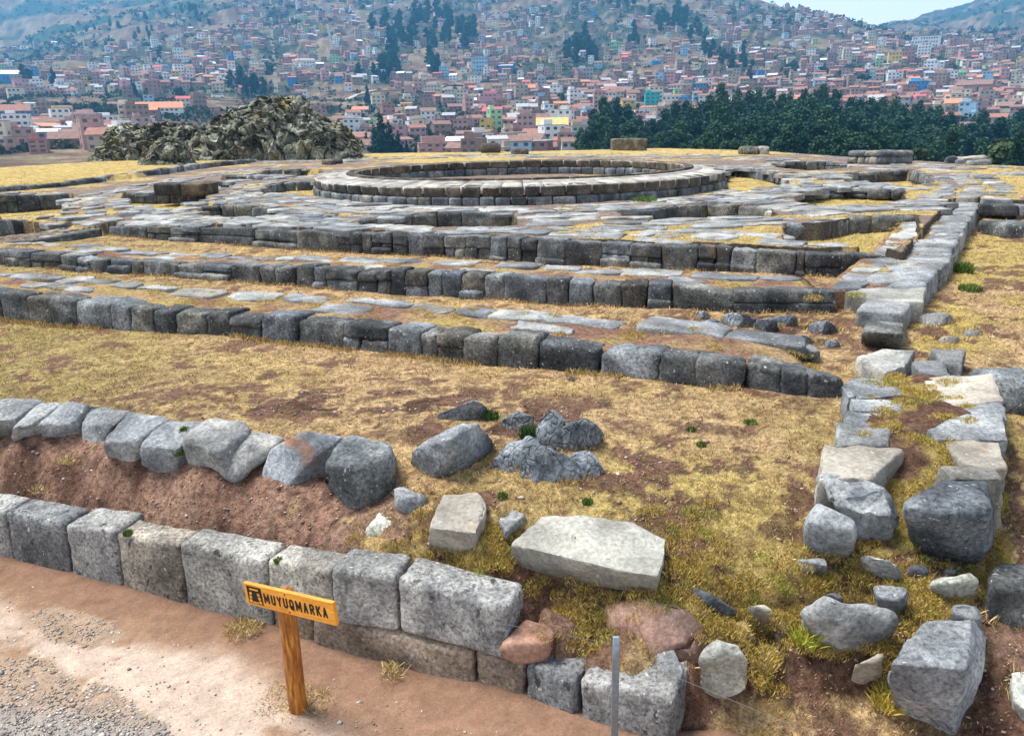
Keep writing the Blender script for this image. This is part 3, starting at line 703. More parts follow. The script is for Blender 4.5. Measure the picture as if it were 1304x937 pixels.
w8b = [(-90, 254, 249), (0, 246, 241.5), (78, 239.5, 235), (120, 236, 229), (160, 229, 223), (207, 225, 217), (259, 217, 209.5), (302, 213, 206), (328, 209, 203.5)]
L8 = Line(w8b, 1.2); L8.T = L8.T+.06
wall('boundary_wall', 'long low kerb wall of rounded stones bordering the bright yellow grass slope at upper left', L8, wid=(0.5, 0.9), two=0.0, seed=9, thick=0.7, caps=(), mats=(M_WALLB, M_WALL, M_BOUL), moss=0, r=.08, jit=.05)
# sunken rooms
def room(label, L, seed, wid=(0.4, 0.8), two=0.2, mats=(M_WALL, M_WALLB), caps=((0.42, .85), (0.85, .6)), **k):
    return wall('room_wall', label, Line(L, top=True), group='walls of the sunken rooms', wid=wid, two=two, seed=seed, thick=0.9, mats=mats, caps=caps, fill=k.pop('fill', False), capw=(0.5, 1.1), capd=(0.3, 0.6), **k)
room('back wall of the small room left of the ring, under a big dark two-stone lintel', [(160, 257, 246), (194, 257, 246), (259, 257, 246)], 20, two=.1)
LC = Line([(194, 247, 234), (259, 247, 234)], top=True, ztop=1.55)
lint = empty('lintel_block', tuple(P(226, 240, 1.5))); tag(lint, 'pair of long dark squared blocks raised above the small room left of the ring', 'stone block')
for (a, b, sd) in ((194, 228, 1), (229, 259, 2)):
    qa, za, ba = LC.at(LC.s_of_px(a)); qb, zb, bb = LC.at(LC.s_of_px(b)); d, nn = LC.nrm(.5)
    add_block('squared_stone', [(*qa, ba-.05), (*qb, bb-.05), (*(qb+nn*.7), bb-.05), (*(qa+nn*.7), ba-.05), (*qa, za), (*qb, zb), (*(qb+nn*.7), zb), (*(qa+nn*.7), za)], M_RING, lint, r=.04, rough=.015, n=10, seed=sd)
room('narrow dark step of jumbled stones in front of the small lintel room', [(240, 271, 264), (264, 275, 264), (283, 275, 262), (326, 277, 265), (345, 273, 265), (366, 270, 265)], 21, two=.3)
room('short slanting kerb of thin stones left of the pit below the ring', [(364, 289, 284), (400, 282, 278), (430, 277, 272)], 22, two=0, caps=((.4, .8),))
room('far wall of the long dark pit directly below the ring', [(459, 284, 281), (480, 283, 277), (500, 282, 276), (524, 281, 276), (526, 285, 272), (560, 286, 271), (575, 286, 271), (615, 286, 271), (651, 285, 271)], 23, two=0, wid=(.5, .95), n=10, bulge=.03)
room('far wall of the little pit right of the long dark one', [(700, 279, 271), (733, 279, 271)], 24, wid=(.4, .7))
room('curved wall of the grassy room touching the left of the ring', [(334, 246, 241), (345, 245, 236), (368, 242, 232), (400, 240, 231)], 25, two=0)
room('black-faced short wall far behind the left of the ring', [(330, 223, 219), (352, 223, 216), (386, 223, 216), (406, 219, 214)], 26, wid=(.6, 1.1))
room('thin dark wall left of the black-faced one behind the ring', [(286, 229, 223), (344, 229, 224)], 27, wid=(.6, 1.1))
room('short dark wall just behind the big lintel blocks', [(263, 238, 231), (296, 238, 232)], 28, wid=(.6, 1.1))
room('curved wall of the yellow lawn touching the right of the ring', [(924, 222, 213), (940, 223, 214), (960, 226, 216), (985, 230, 220), (1001, 233, 226)], 29, wid=(.5, .9))
room('shallow dark wall of the farthest room right of the ring', [(984, 213, 209), (1005, 214, 206), (1050, 215, 206), (1083, 213, 211)], 30, wid=(.6, 1.1))
room('far wall with a curved right end of the room between two lawns at right', [(1078, 229, 221), (1100, 230, 219), (1161, 228, 217), (1175, 231, 224), (1187, 233, 231)], 31, wid=(.5, .9))
room('low wall of rounded boulders in front of the curved-end room', [(1010, 255, 249), (1040, 251, 243), (1065, 249, 240), (1085, 249, 239), (1110, 250, 241), (1150, 251, 243)], 32, wid=(.45, .8), r=.08, bulge=.05)
room('wavy low wall between the ring and the small yellow lawn', [(788, 275, 269), (836, 277, 267), (864, 275, 263), (911, 272, 260), (930, 272, 261), (960, 271, 264), (980, 271, 266)], 33, two=0, wid=(.5, .9))
room('thick angled wall of big dark blocks above the right end of the farthest terrace wall', [(1001, 307, 287), (1046, 308, 286), (1066, 303, 281), (1087, 298, 277), (1095, 297, 276), (1110, 297, 276), (1140, 297, 277), (1169, 296, 275)], 34, two=0.15, wid=(.5, .85), n=10, r=.05, bulge=.03)
room('dark side wall of even blocks at the right edge of the platform', [(1247, 269, 261), (1304, 271, 262), (1420, 274, 265)], 35, wid=(.6, 1.0))
# long two-row wall running away at the right
LR = Line([(1153, 424, 413), (1165, 405, 390), (1178, 392, 371), (1192, 374, 352), (1207, 357, 334), (1219, 330, 304), (1232, 305, 292), (1240, 293, 283), (1247, 276, 263)], .78)
LR.T = np.maximum(LR.T, 1.0); LR.T[:] = np.linspace(1.0, 1.12, len(LR.T))
wall('cross_wall', 'long pale-topped wall running away from the viewer at right, beside the brown grass field', LR, wid=(.35, .65), depth=(.4, .6), two=.1, thick=1.22, seed=40, flip=False, mats=(M_BOUL, M_SLAB, M_BOUL), caps=((.24, 1.0), (.52, .55), (.86, 1.0)), n=10, r=.03, rough=.022, bulge=.012, capw=(.35, .8), capd=(.3, .44), moss=.8, jit=.02, ft0=.75)
LR2 = Line([(1253, 252, 243), (1262, 243, 230), (1262, 234, 226), (1250, 226, 219)], .95)
wall('cross_wall', 'short curved far end of the pale wall at right, past the side wall', LR2, wid=(.6, 1.0), two=0, thick=1.0, seed=41, caps=((.5, .8),), mats=(M_SLAB, M_WALLB), fill=False)

# ring tower base
RC = np.array([0.35, 25.0]); RO_, RI_ = 6.1, 4.9
ring = empty('ring_tower', (RC[0], RC[1], 1.2)); tag(ring, 'large round ring of cut stone blocks at the centre of the ruins', 'tower base')
rng = np.random.default_rng(77)
def ring_face(Rr, z0, z1, outward, a0, a1, wid, mat, nm, dep, cap_):
    a = a0; k = 0
    while a < a1 and k < cap_:
        w = rng.uniform(*wid)/Rr
        if a+w*1.4 > a1: w = a1-a
        qs = []
        pa = RC+Rr*np.array([math.cos(a+.002), math.sin(a+.002)]); pb = RC+Rr*np.array([math.cos(a+w-.002), math.sin(a+w-.002)])
        s = -1 if outward else 1
        na = s*dep*np.array([math.cos(a), math.sin(a)]); nb_ = s*dep*np.array([math.cos(a+w), math.sin(a+w)])
        j = rng.normal(0, .006); h = z1+rng.normal(0, .006)
        pu_ = s*rng.normal(0, .008)*np.array([math.cos(a), math.sin(a)])
        pa = pa+pu_; pb = pb+pu_
        v = [(*pa, z0), (*pb, z0), (*(pb+nb_), z0), (*(pa+na), z0), (*pa, h), (*pb, h), (*(pb+nb_), h+.03), (*(pa+na), h+.03)]
        add_block(nm, v, mat, ring, r=.02, n=5, rough=.008, bulge=.012, seed=k+int(Rr*100)); k += 1
        a += w
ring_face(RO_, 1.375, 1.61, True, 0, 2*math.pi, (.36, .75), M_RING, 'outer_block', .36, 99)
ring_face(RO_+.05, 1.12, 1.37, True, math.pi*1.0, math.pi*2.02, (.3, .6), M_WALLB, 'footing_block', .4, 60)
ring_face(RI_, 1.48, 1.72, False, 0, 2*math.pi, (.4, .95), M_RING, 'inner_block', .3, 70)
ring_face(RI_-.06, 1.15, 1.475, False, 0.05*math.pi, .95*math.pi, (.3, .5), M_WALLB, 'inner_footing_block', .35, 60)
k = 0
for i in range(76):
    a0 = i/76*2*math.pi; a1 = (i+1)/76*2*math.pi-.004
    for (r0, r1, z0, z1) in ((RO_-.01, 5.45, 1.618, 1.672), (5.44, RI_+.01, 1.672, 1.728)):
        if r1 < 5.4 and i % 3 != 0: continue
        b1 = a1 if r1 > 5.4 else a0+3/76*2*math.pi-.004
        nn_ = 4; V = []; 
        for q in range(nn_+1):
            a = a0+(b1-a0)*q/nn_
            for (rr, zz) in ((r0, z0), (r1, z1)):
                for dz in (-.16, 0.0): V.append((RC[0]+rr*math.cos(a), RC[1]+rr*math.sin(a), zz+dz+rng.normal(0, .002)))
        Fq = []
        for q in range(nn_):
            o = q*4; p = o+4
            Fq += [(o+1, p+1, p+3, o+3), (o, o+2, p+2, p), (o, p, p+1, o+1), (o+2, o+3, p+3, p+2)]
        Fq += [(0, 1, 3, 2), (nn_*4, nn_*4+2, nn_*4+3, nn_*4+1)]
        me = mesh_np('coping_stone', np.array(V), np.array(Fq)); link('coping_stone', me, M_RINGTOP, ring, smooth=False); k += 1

# concentric footings of flat stones around the ring and across the platform
def footing(label, pts, seed, rows=((0, .9),), capw=(.45, 1.15), capd=(.34, .62), mat=M_SLAB):
    rng = np.random.default_rng(5000+seed); root = empty('stone_footing', (pts[0][0], pts[0][1], float(plat(*pts[0])))); tag(root, label, 'footing', 'flat stone footings on the platform')
    pts = np.array(pts); s = np.concatenate([[0], np.cumsum(np.linalg.norm(np.diff(pts, axis=0), axis=1))]); n = 0
    for off, dens in rows:
        t = 0.1
        while t < s[-1]-.2:
            L = rng.uniform(*capw); W = rng.uniform(*capd)
            c = np.array([np.interp(t+L/2, s, pts[:, 0]), np.interp(t+L/2, s, pts[:, 1])]); c2 = np.array([np.interp(t+L/2+.1, s, pts[:, 0]), np.interp(t+L/2+.1, s, pts[:, 1])])
            d = c2-c; d = d/max(np.linalg.norm(d), 1e-6); q = c+np.array([-d[1], d[0]])*(off+rng.normal(0, .05))
            ok = inpoly(q[:1], q[1:2], PLATPOLY)[0] and np.hypot(*(q-RC)) > RO_+.25 and math.hypot(*q) < np.interp(math.atan2(q[0], q[1]), EA, ER)
            for kk, (poly, dep) in PITS.items():
                if inpoly(q[:1], q[1:2], poly)[0]: ok = False
            if ok and rng.random() < dens and n < 99:
                me = slab_mesh('flat_stone', rand_outline(q[0], q[1], L*.97, W, math.atan2(d[1], d[0])+rng.normal(0, .07), rng), terr1(q[0], q[1])+rng.uniform(.0, .035), .12, rng)
                link('flat_stone', me, mat, root); n += 1
            t += L*(0.98 if rng.random() < .85 else 1.4)
    return root
def arc(r, a0, a1): return [(RC[0]+r*math.cos(R(a)), RC[1]+r*math.sin(R(a))) for a in np.linspace(a0, a1, 60)]
def pxl(*L): return [tuple(PP(a, b)[:2]) for a, b in L]
footing('innermost curved footing of pale flat stones hugging the front of the ring', arc(6.75, 172, 368), 1, ((0, 1), (-.55, .95)))
footing('second curved footing of pale flat stones in front of the ring', arc(7.9, 185, 355), 2, ((0, 1), (-.5, .9)))
footing('pale curved footing behind the left half of the ring', arc(7.6, 95, 185), 3, ((0, .9), (-.6, .9), (-1.5, .8), (-2.1, .8)))
footing('pale curved footing behind the right half of the ring', arc(7.6, -5, 90), 4, ((0, .9), (-.6, .9), (-1.4, .8), (-2.0, .8)))
footing('long straight footing of pale slabs between the long pit and the farthest terrace wall', pxl((380, 283), (470, 290), (560, 292), (660, 291), (760, 294), (900, 303), (1000, 309)), 5, ((0, 1), (-.5, .95), (.55, .9)))
footing('broad curved walkway of pale slabs bending round the small room at left', pxl((130, 284), (90, 272), (95, 260), (130, 250), (190, 238), (280, 222), (350, 214)), 6, ((0, 1), (.6, .95), (-1.5, .95), (-2.1, .9)))
footing('pale slabs edging the small lintel room and running to its right', pxl((300, 284), (220, 277), (160, 270), (148, 258), (165, 248), (200, 243)), 7, ((0, 1), (-.6, .95), (.6, .9)))
footing('pale slabs crossing the platform left of the ring', pxl((270, 258), (330, 252), (400, 254), (470, 262)), 8, ((0, 1), (-.7, .95), (.6, .95), (1.3, .9)))
footing('pale slabs crossing the platform right of the ring', pxl((800, 258), (900, 250), (1000, 240), (1080, 234), (1190, 236)), 9, ((0, 1), (.6, .9), (-.8, .95), (-1.5, .9)))
footing('pale slabs on the rise beside the right end of the ruins', pxl((1000, 270), (1080, 264), (1160, 262), (1220, 258), (1245, 240), (1220, 222)), 10, ((0, 1), (.6, .9), (-.6, .95)))
footing('pale slabs along the far right rim of the platform', pxl((930, 204), (1020, 203), (1100, 208), (1200, 213), (1250, 216)), 11, ((0, .8), (1.0, .7), (-1.2, .8), (-2.4, .7)), capw=(.6, 1.4), capd=(.35, .6))
footing('pale slabs along the far left rim of the platform', pxl((330, 206), (430, 204), (500, 201), (600, 198), (800, 197), (920, 200)), 12, ((0, .8), (1.2, .7), (-1.5, .8), (-2.6, .6)), capw=(.6, 1.4), capd=(.35, .6))
footing('row of pale slabs above the left part of the farthest terrace wall', pxl((150, 286), (250, 286), (350, 288), (450, 291)), 13, ((.2, 1), (.8, .95)))
footing('third curved footing of pale flat stones in front of the ring', arc(9.3, 195, 345), 15, ((0, .95), (.5, .9)))
footing('outermost curved footing of pale flat stones on the left of the platform', arc(10.6, 165, 235), 16, ((0, .95), (.5, .9), (1.1, .8)))
footing('outermost curved footing of pale flat stones on the right of the platform', arc(10.4, 300, 375), 17, ((0, .95), (.5, .9), (1.1, .8)))
footing('curved footing far behind the left of the ring', arc(10.2, 95, 160), 18, ((0, .9), (-.7, .9), (-1.6, .8)), capw=(.6, 1.4), capd=(.4, .7))
footing('curved footing far behind the right of the ring', arc(10.2, 20, 90), 19, ((0, .9), (-.7, .9), (-1.6, .8)), capw=(.6, 1.4), capd=(.4, .7))
footing('straight footing of pale slabs left of the long pit', pxl((150, 281), (250, 279), (350, 276), (450, 272)), 20, ((0, .95), (.6, .9)))
footing('scattered pale slabs around the two yellow lawns at right', pxl((760, 283), (860, 286), (960, 281), (1000, 280)), 14, ((0, .9), (-.6, .8), (.6, .8)))
# ------------------------------------------------------------------ rocks
def gp(px, py):
    z = 0.6
    for _ in range(12):
        p = P(px, py, z); z = 0.5*z+0.5*max(terr1(p[0], p[1]), 0.0)
    return P(px, py, z)
BASES = []
def rk(label, parts, mat, name='boulder', cat='rock', bev=0.025, edge=0.036, amps=((3.5, .022), (10, .012), (26, .007), (55, .003)), seed=1, strata=None, group=None, back=0.0, drape=False, flat=1.0):
    groups = []; zb = []
    for top, base in parts:
        B = [gp(*b) for b in base]; BASES.append(B); zg = float(np.mean([b[2] for b in B])); zb.append(B[0])
        pts = ([gp(a, b)+np.array([0, 0, h]) for a, b, h in top] if drape else [P(a, b, zg+h*flat) for a, b, h in top])+[b-np.array([0, 0, .09]) for b in B]
        c = np.mean([b for b in B], axis=0); far = max(p[1] for p in pts)
        if back:
            m = np.mean([P(a, b, zg+h) for a, b, h in top], axis=0); hh = max(h for _, _, h in top)
            dirn = m[:2]/np.linalg.norm(m[:2])
            pts += [np.array([m[0]+dirn[0]*back, m[1]+dirn[1]*back, zg-.08])]
        groups.append(pts)
    me = hull_mesh(name, groups, bev, edge, amps, seed, strata)
    return tag(link(name, me, mat), label, cat, group)
GL = 'leaning stones along the earth bank'
def lean(label, back, fronttop, frontbot, mat, seed, zb=.93, zf=.84, bev=.035, extra=()):
    pts = [P(a, b, zb) for a, b in back]+[P(a, b, zf) for a, b in fronttop]
    fb = []
    for (a, b) in frontbot:
        q = gp(a, b); fb.append(q-np.array([0, 0, .06]))
    bk = [P(a, b, zb)+np.array([0.02, 0.08, -.42]) for a, b in back]
    ex = [P(*e) for e in extra]
    allp = pts+fb+bk+ex; cen = np.mean(allp, axis=0); dr = np.array([.93, -.37, 0])
    allp = [p+dr*((p-cen)@dr)*.12 for p in allp]
    me = hull_mesh('leaning_stone', [allp], bev*.6, .045, ((3, .03), (9, .014), (26, .005)), seed)
    return tag(link('leaning_stone', me, mat), label, 'boulder', GL)
lean('flat-topped grey stone at the far left end of the leaning row', [(-60, 500), (-10, 503), (49, 509)], [(-60, 532), (10, 535)], [(-60, 552), (2, 553)], M_BOUL, 1)
lean('thin wedge-shaped grey stone, second in the leaning row at left', [(51, 509), (80, 511)], [(12, 546), (38, 541)], [(16, 560), (40, 552)], M_BOUL, 2)
lean('grey wedge stone with a blunt front, third in the leaning row', [(84, 511), (113, 515)], [(50, 540), (86, 541)], [(53, 553), (84, 549)], M_BOUL, 3)
lean('blocky grey stone with steep front, fourth in the leaning row', [(115, 514), (165, 521)], [(104, 538), (138, 545)], [(104, 562), (118, 569), (134, 562)], M_BOUL, 4)
lean('long pointed grey stone, fifth in the leaning row', [(166, 522), (213, 533)], [(131, 564), (172, 562)], [(136, 581), (166, 585)], M_BOUL, 5)
lean('rounded grey stone with green weeds at its right side in the row', [(214, 532), (262, 537)], [(181, 568), (222, 572)], [(182, 587), (200, 598), (222, 597)], M_BOUL, 6)
s6 = hull_mesh('leaning_stone', [
    [P(a, b, z) for a, b, z in [(262, 534, .98), (312, 537, .98), (320, 547, .94), (232, 560, .93), (275, 575, .88), (240, 590, .72), (274, 606, .68), (300, 600, .7)]]+[P(270, 535, .5), P(315, 540, .5), P(240, 600, .55), P(280, 614, .55)],
    [P(a, b, z) for a, b, z in [(318, 549, .92), (364, 559, .90), (350, 565, .86), (282, 580, .82), (308, 590, .78), (276, 606, .68), (300, 615, .66), (312, 606, .66)]]+[P(320, 552, .5), P(360, 562, .5), P(280, 612, .5), P(304, 620, .55)]],
    .03, .04, ((3, .03), (9, .014), (26, .005)), 7)
tag(link('leaning_stone', s6, M_BOUL), 'largest stone of the leaning row, broad with a stepped top', 'boulder', GL)
lean('knobbly grey stone with orange-brown stains in the leaning row', [(385, 551), (437, 554)], [(345, 572), (400, 582)], [(331, 612), (357, 620), (404, 600)], M_BOULO, 8, zb=.96, zf=.86, extra=[(390, 548, 1.0), (376, 565, .9)])
s8 = hull_mesh('leaning_stone', [[P(a, b, z) for a, b, z in [(440, 556, 1.0), (497, 562, 1.0), (411, 590, .93), (455, 596, .92), (500, 580, .96)]]+[gp(a, b)-np.array([0, 0, .05]) for a, b in [(412, 616), (440, 640), (458, 648), (490, 634), (502, 618)]]+[P(470, 575, .5), P(505, 590, .55)]], .04, .045, ((3, .03), (9, .014), (26, .005)), 9)
tag(link('leaning_stone', s8, M_WALLB), 'big dark squarish block at the right end of the leaning row', 'boulder', GL)
mstone = rk('low whitish stone in the soil beside the big dark block', [([(484, 650, .05), (500, 662, .05), (470, 668, .04)], [(452, 672), (484, 652), (503, 664), (498, 680), (468, 680)])], M_WHITE, 'flat_stone', seed=21, bev=.015)
rk('bluish flat-faced stone touching the right foot of the big dark block', [([(499, 620, .11), (515, 618, .11), (546, 630, .07), (503, 634, .09)], [(500, 641), (531, 655), (548, 632), (512, 622)])], M_BOUL, seed=22)
rk('wedge-shaped boulder with a smooth grey slope and striated right side', [([(588, 538, .33), (611, 540, .30), (573, 559, .31), (522, 575, .09), (632, 566, .06), (566, 600, .05), (598, 588, .07)], [(519, 586), (546, 607), (567, 604), (598, 592), (636, 568)])], M_BOUL, seed=23, back=.42, bev=.012, strata=(.5, .3, .8, 14, .010))
rk('small dark wedge rock lying behind the striated boulder', [([(604, 508, .18), (612, 510, .17), (558, 526, .05), (622, 519, .08)], [(550, 531), (580, 534), (612, 532), (625, 523)])], M_CRACK, seed=24, back=.3, bev=.01)
rk('jagged blue-grey rock with two peaks, upper of the fractured pair', [
    ([(699, 520, .36), (706, 522, .33), (684, 534, .24), (716, 531, .26), (681, 556, .10), (735, 552, .14), (712, 566, .06)], [(678, 568), (714, 577), (742, 574), (735, 560)]),
    ([(748, 533, .26), (758, 540, .22), (729, 540, .24), (771, 555, .05), (716, 545, .2)], [(716, 576), (743, 574), (772, 558)]),
    ([(661, 524, .18), (680, 530, .16), (638, 534, .08), (672, 540, .06)], [(633, 538), (652, 548), (680, 548)])], M_CRACK, seed=25, back=.5, bev=.006, amps=((3, .03), (8, .022), (24, .009)), strata=(.6, -.2, .7, 11, .02), flat=.78)
rk('low blue-grey rock split by many cracks, lower of the fractured pair', [
    ([(686, 567, .30), (700, 573, .27), (718, 580, .21), (662, 603, .05), (740, 592, .12)], [(660, 608), (671, 619), (715, 621), (742, 614), (728, 590)]),
    ([(728, 580, .18), (748, 578, .17), (768, 592, .08), (715, 590, .15)], [(712, 619), (753, 612), (771, 599)]),
    ([(670, 555, .24), (648, 566, .18), (628, 585, .09), (680, 570, .2), (700, 580, .15)], [(615, 597), (632, 605), (660, 600), (690, 590)])], M_CRACK, seed=26, back=.45, bev=.005, amps=((3, .03), (8, .022), (24, .009)), strata=(.7, .3, .5, 13, .02), flat=.75)
rk('tan rectangular stone standing out of the mossy grass', [([(565, 629, .14), (608, 626, .14), (617, 637, .13), (614, 660, .11), (606, 679, .10), (548, 672, .10)], [(546, 685), (598, 695), (608, 688), (617, 660), (562, 640)])], M_TAN, seed=27, bev=.03)
rk('small flat triangular stone between the tan block and the pale slab', [([(631, 651, .03), (652, 648, .03), (668, 655, .03), (644, 677, .03)], [(631, 652), (668, 656), (644, 680)])], M_BOUL, 'flat_stone', seed=28, bev=.01)
rk('very large pale cream flat slab lying in the mossy grass', [([(650, 693, .09), (688, 655, .16), (745, 655, .17), (800, 664, .17), (852, 683, .16), (848, 712, .14), (839, 734, .12), (800, 729, .11), (735, 713, .10)], [(652, 700), (735, 722), (806, 742), (838, 748), (850, 705), (700, 668)])], M_PALE, 'fallen_slab', seed=29, bev=.045, edge=.035, amps=((2, .025), (7, .014), (25, .006)))
_rb = hull_mesh('boulder', [[P(a, b, z) for a, b, z in [(668, 783, .44), (702, 794, .44), (709, 808, .41), (640, 818, .36), (702, 824, .36), (634, 833, .24), (658, 845, .22), (700, 845, .22), (711, 820, .26), (690, 800, .2)]]], .05, .035, ((3.5, .022), (10, .012), (26, .007)), 30)
tag(link('boulder', _rb, M_RED), 'reddish rounded boulder resting on the low blocks at the end of the front wall', 'rock')
rk('flat pinkish rock with dark pits embedded in the mossy bank', [([(772, 774, .03), (826, 768, .035), (868, 780, .04), (905, 812, .05), (885, 834, .05), (830, 836, .04), (790, 800, .03)], [(766, 775), (826, 766), (880, 784), (909, 815), (880, 840), (825, 842), (780, 805)])], M_PINK, 'flat_rock', drape=True, seed=31, bev=.03, amps=((4, .03), (12, .014), (30, .005)))
rk('grey flat stone leaning beside the low right end of the front wall', [([(836, 805, .14), (855, 822, .13), (872, 852, .10), (866, 872, .05), (828, 818, .12)], [(822, 826), (848, 872), (870, 880), (873, 858)])], M_BOUL, seed=32, bev=.02)
rk('round whitish boulder at the foot of the mossy bank', [([(914, 814, .30), (943, 815, .30), (957, 840, .22), (890, 836, .22), (930, 836, .25)], [(889, 858), (917, 877), (950, 868), (958, 846)])], M_WHITE, seed=33, bev=.05, amps=((4, .04), (11, .02), (28, .006)))
rk('dark wedge stone tucked under the moss right of the pale slab', [([(884, 746, .12), (874, 752, .08), (915, 762, .11), (940, 777, .07)], [(874, 757), (900, 776), (938, 784)])], M_WALLB, seed=34, bev=.015)
rk('small pale rounded stone left of the bumpy grey rock', [([(952, 769, .12), (975, 769, .12), (990, 781, .08)], [(950, 778), (968, 800), (990, 788)])], M_TAN, seed=35, bev=.03)
rk('smaller greenish stone under the pale rounded one', [([(984, 793, .07), (1000, 791, .07), (1010, 797, .06)], [(980, 806), (996, 811), (1011, 805)])], M_TAN, seed=36, bev=.02)
rk('long bumpy grey rock overhanging the dark hollow', [([(1024, 776, .24), (1050, 764, .28), (1084, 774, .26), (1134, 772, .28), (1142, 788, .22), (1138, 806, .12), (1100, 816, .08)], [(1024, 800), (1050, 818), (1100, 824), (1138, 812), (1120, 790)])], M_BOUL, seed=37, bev=.035, amps=((4, .045), (11, .022), (28, .008)))
rk('squared grey stone standing just behind the bumpy rock', [([(1111, 743, .16), (1156, 746, .17), (1160, 757, .14), (1142, 765, .13), (1118, 760, .13)], [(1118, 770), (1146, 781), (1160, 765), (1125, 755)])], M_BOUL, seed=38, bev=.02)
rk('tilted grey slab with ridges between the ends of the right wall', [([(1094, 706, .10), (1107, 704, .12), (1139, 715, .12), (1152, 729, .06)], [(1092, 716), (1130, 736), (1153, 732), (1110, 714)])], M_BOUL, seed=39, bev=.02, strata=(.4, .5, .6, 16, .01))
rk('small dark stone between the tilted slab and the big dark end block', [([(1158, 718, .07), (1178, 719, .07), (1182, 727, .05)], [(1156, 730), (1178, 735), (1184, 728)])], M_WALLB, seed=40, bev=.02)
rk('pale bluish pillow-shaped stone above the front corner block', [([(1182, 737, .13), (1236, 728, .15), (1249, 738, .13), (1205, 744, .12)], [(1184, 748), (1208, 760), (1248, 758), (1240, 742)])], M_WHITE, seed=41, bev=.035)
rk('small bluish stone peeping out behind the pillow-shaped one', [([(1199, 722, .08), (1222, 721, .08), (1226, 728, .06)], [(1197, 732), (1226, 732), (1212, 726)])], M_BOUL, seed=42, bev=.02)
rk('flat grey stone nearly buried left of the tilted slab', [([(1014, 712, .03), (1050, 710, .03), (1054, 720, .03)], [(1012, 714), (1054, 722), (1035, 708)])], M_BOUL, 'flat_stone', seed=43, bev=.01)
rk('low grey stone half under moss in front of the bank top', [([(1050, 754, .06), (1068, 754, .07), (1074, 762, .05)], [(1048, 764), (1074, 767), (1060, 756)])], M_BOUL, seed=44, bev=.015)
rk('pebble-like pale stone left of the bumpy rock on moss', [([(1003, 766, .06), (1020, 768, .06), (1022, 778, .04)], [(1002, 776), (1022, 780), (1012, 766)])], M_WHITE, seed=45, bev=.015)
rk('thin tilted stone sticking out of the dark hollow', [([(1085, 846, .10), (1125, 832, .16), (1120, 845, .12)], [(1084, 852), (1108, 856), (1125, 845)])], M_TAN, seed=46, bev=.012)
rk('flat slab at the right edge of the photo lying in brown earth', [([(1288, 855, .05), (1306, 850, .05), (1340, 880, .05), (1306, 905, .05), (1292, 892, .05)], [(1287, 857), (1340, 880), (1306, 912), (1290, 895)])], M_WHITE, 'flat_stone', seed=47, bev=.015)
rk('big dark flat-topped stone at the right edge with a clump of pale lichen', [([(1256, 732, .20), (1268, 713, .24), (1350, 716, .24), (1350, 750, .20), (1262, 752, .19)], [(1256, 790), (1300, 800), (1350, 798), (1340, 745)])], M_WALL, seed=48, bev=.04)
crn = hull_mesh('corner_block', [[P(a, b, z) for a, b, z in [(1176, 791, .62), (1238, 787, .63), (1228, 852, .58), (1131, 845, .56), (1252, 812, .52)]]+[gp(1144, 897)-np.array([0, 0, .1]), P(1216, 940, .10), P(1244, 905, .10), P(1256, 850, .15), P(1128, 862, .42), P(1180, 800, .1), P(1250, 800, .1)]], .035, .04, ((3, .03), (9, .014), (30, .006)), 51)
tag(link('corner_block', crn, M_CORNER), 'big pale blue-grey squared block at the front right corner, nearest the viewer', 'stone block')
rk('worn stone wedged behind the big front corner block', [([(1212, 768, .14), (1246, 770, .14), (1250, 790, .10), (1216, 780, .12)], [(1214, 792), (1252, 800), (1240, 775)])], M_BOUL, seed=52, bev=.03)
# rocks in the lawn and on the wall tops
for i, (a, b, w) in enumerate([(728, 483, 9), (770, 514, 6)]):
    rk(['small dark stone lying alone on the straw lawn below the terrace wall', 'tiny pale stone on the straw lawn above the twin peaks'][i], [([(a-w*.5, b-4, .05), (a+w*.5, b-4, .05)], [(a-w, b), (a+w, b+1), (a, b+3), (a, b-2)])], M_BOUL, seed=60+i, bev=.01)
rr = random.Random(5)
RUB = [(905, 418, 26), (940, 410, 30), (975, 415, 24), (925, 432, 22), (960, 438, 20), (1000, 410, 22), (1025, 432, 16), (1048, 418, 26), (1060, 438, 14), (892, 402, 16)]
for i, (a, b, w) in enumerate(RUB):
    h = w*.0045
    rk('dark jagged rock of the rubble patch below the right end of the long stones', [([(a-w*.5, b-w*.3, h), (a+w*rr.uniform(0, .5), b-w*.4, h*1.4), (a+w*.7, b-w*.1, h*.7)], [(a-w, b), (a-w*.2, b+w*.3), (a+w, b+w*.15), (a+w*.2, b-w*.2)])], M_CRACK, 'rubble_rock', seed=70+i, bev=.012, group='dark rubble rocks', amps=((5, .04), (14, .02)))
for i, (a, b, w, lab, m) in enumerate([(1050, 388, 34, 'striated dark stone under the end of the longest wall stone', M_BOUL), (1085, 372, 30, 'dark rounded stone between the long stone and the white slab', M_BOUL), (1093, 388, 34, 'pale flat stone left of the white slab of the cross wall', M_SLAB), (985, 412, 0, '', None), (1190, 408, 34, 'whitish broken flat stone on the brown field beside the cross wall', M_SLAB), (1240, 425, 18, 'small grey stone on the brown field right of the cross wall', M_BOUL), (1210, 434, 22, 'half-buried grey stone near the foot of the cross wall', M_SLAB)]):
    if m is None: continue
    rk(lab, [([(a-w*.6, b-w*.25, w*.003), (a+w*.5, b-w*.28, w*.0035)], [(a-w, b), (a, b+w*.3), (a+w, b), (a, b-w*.25)])], m, seed=90+i, bev=.02)

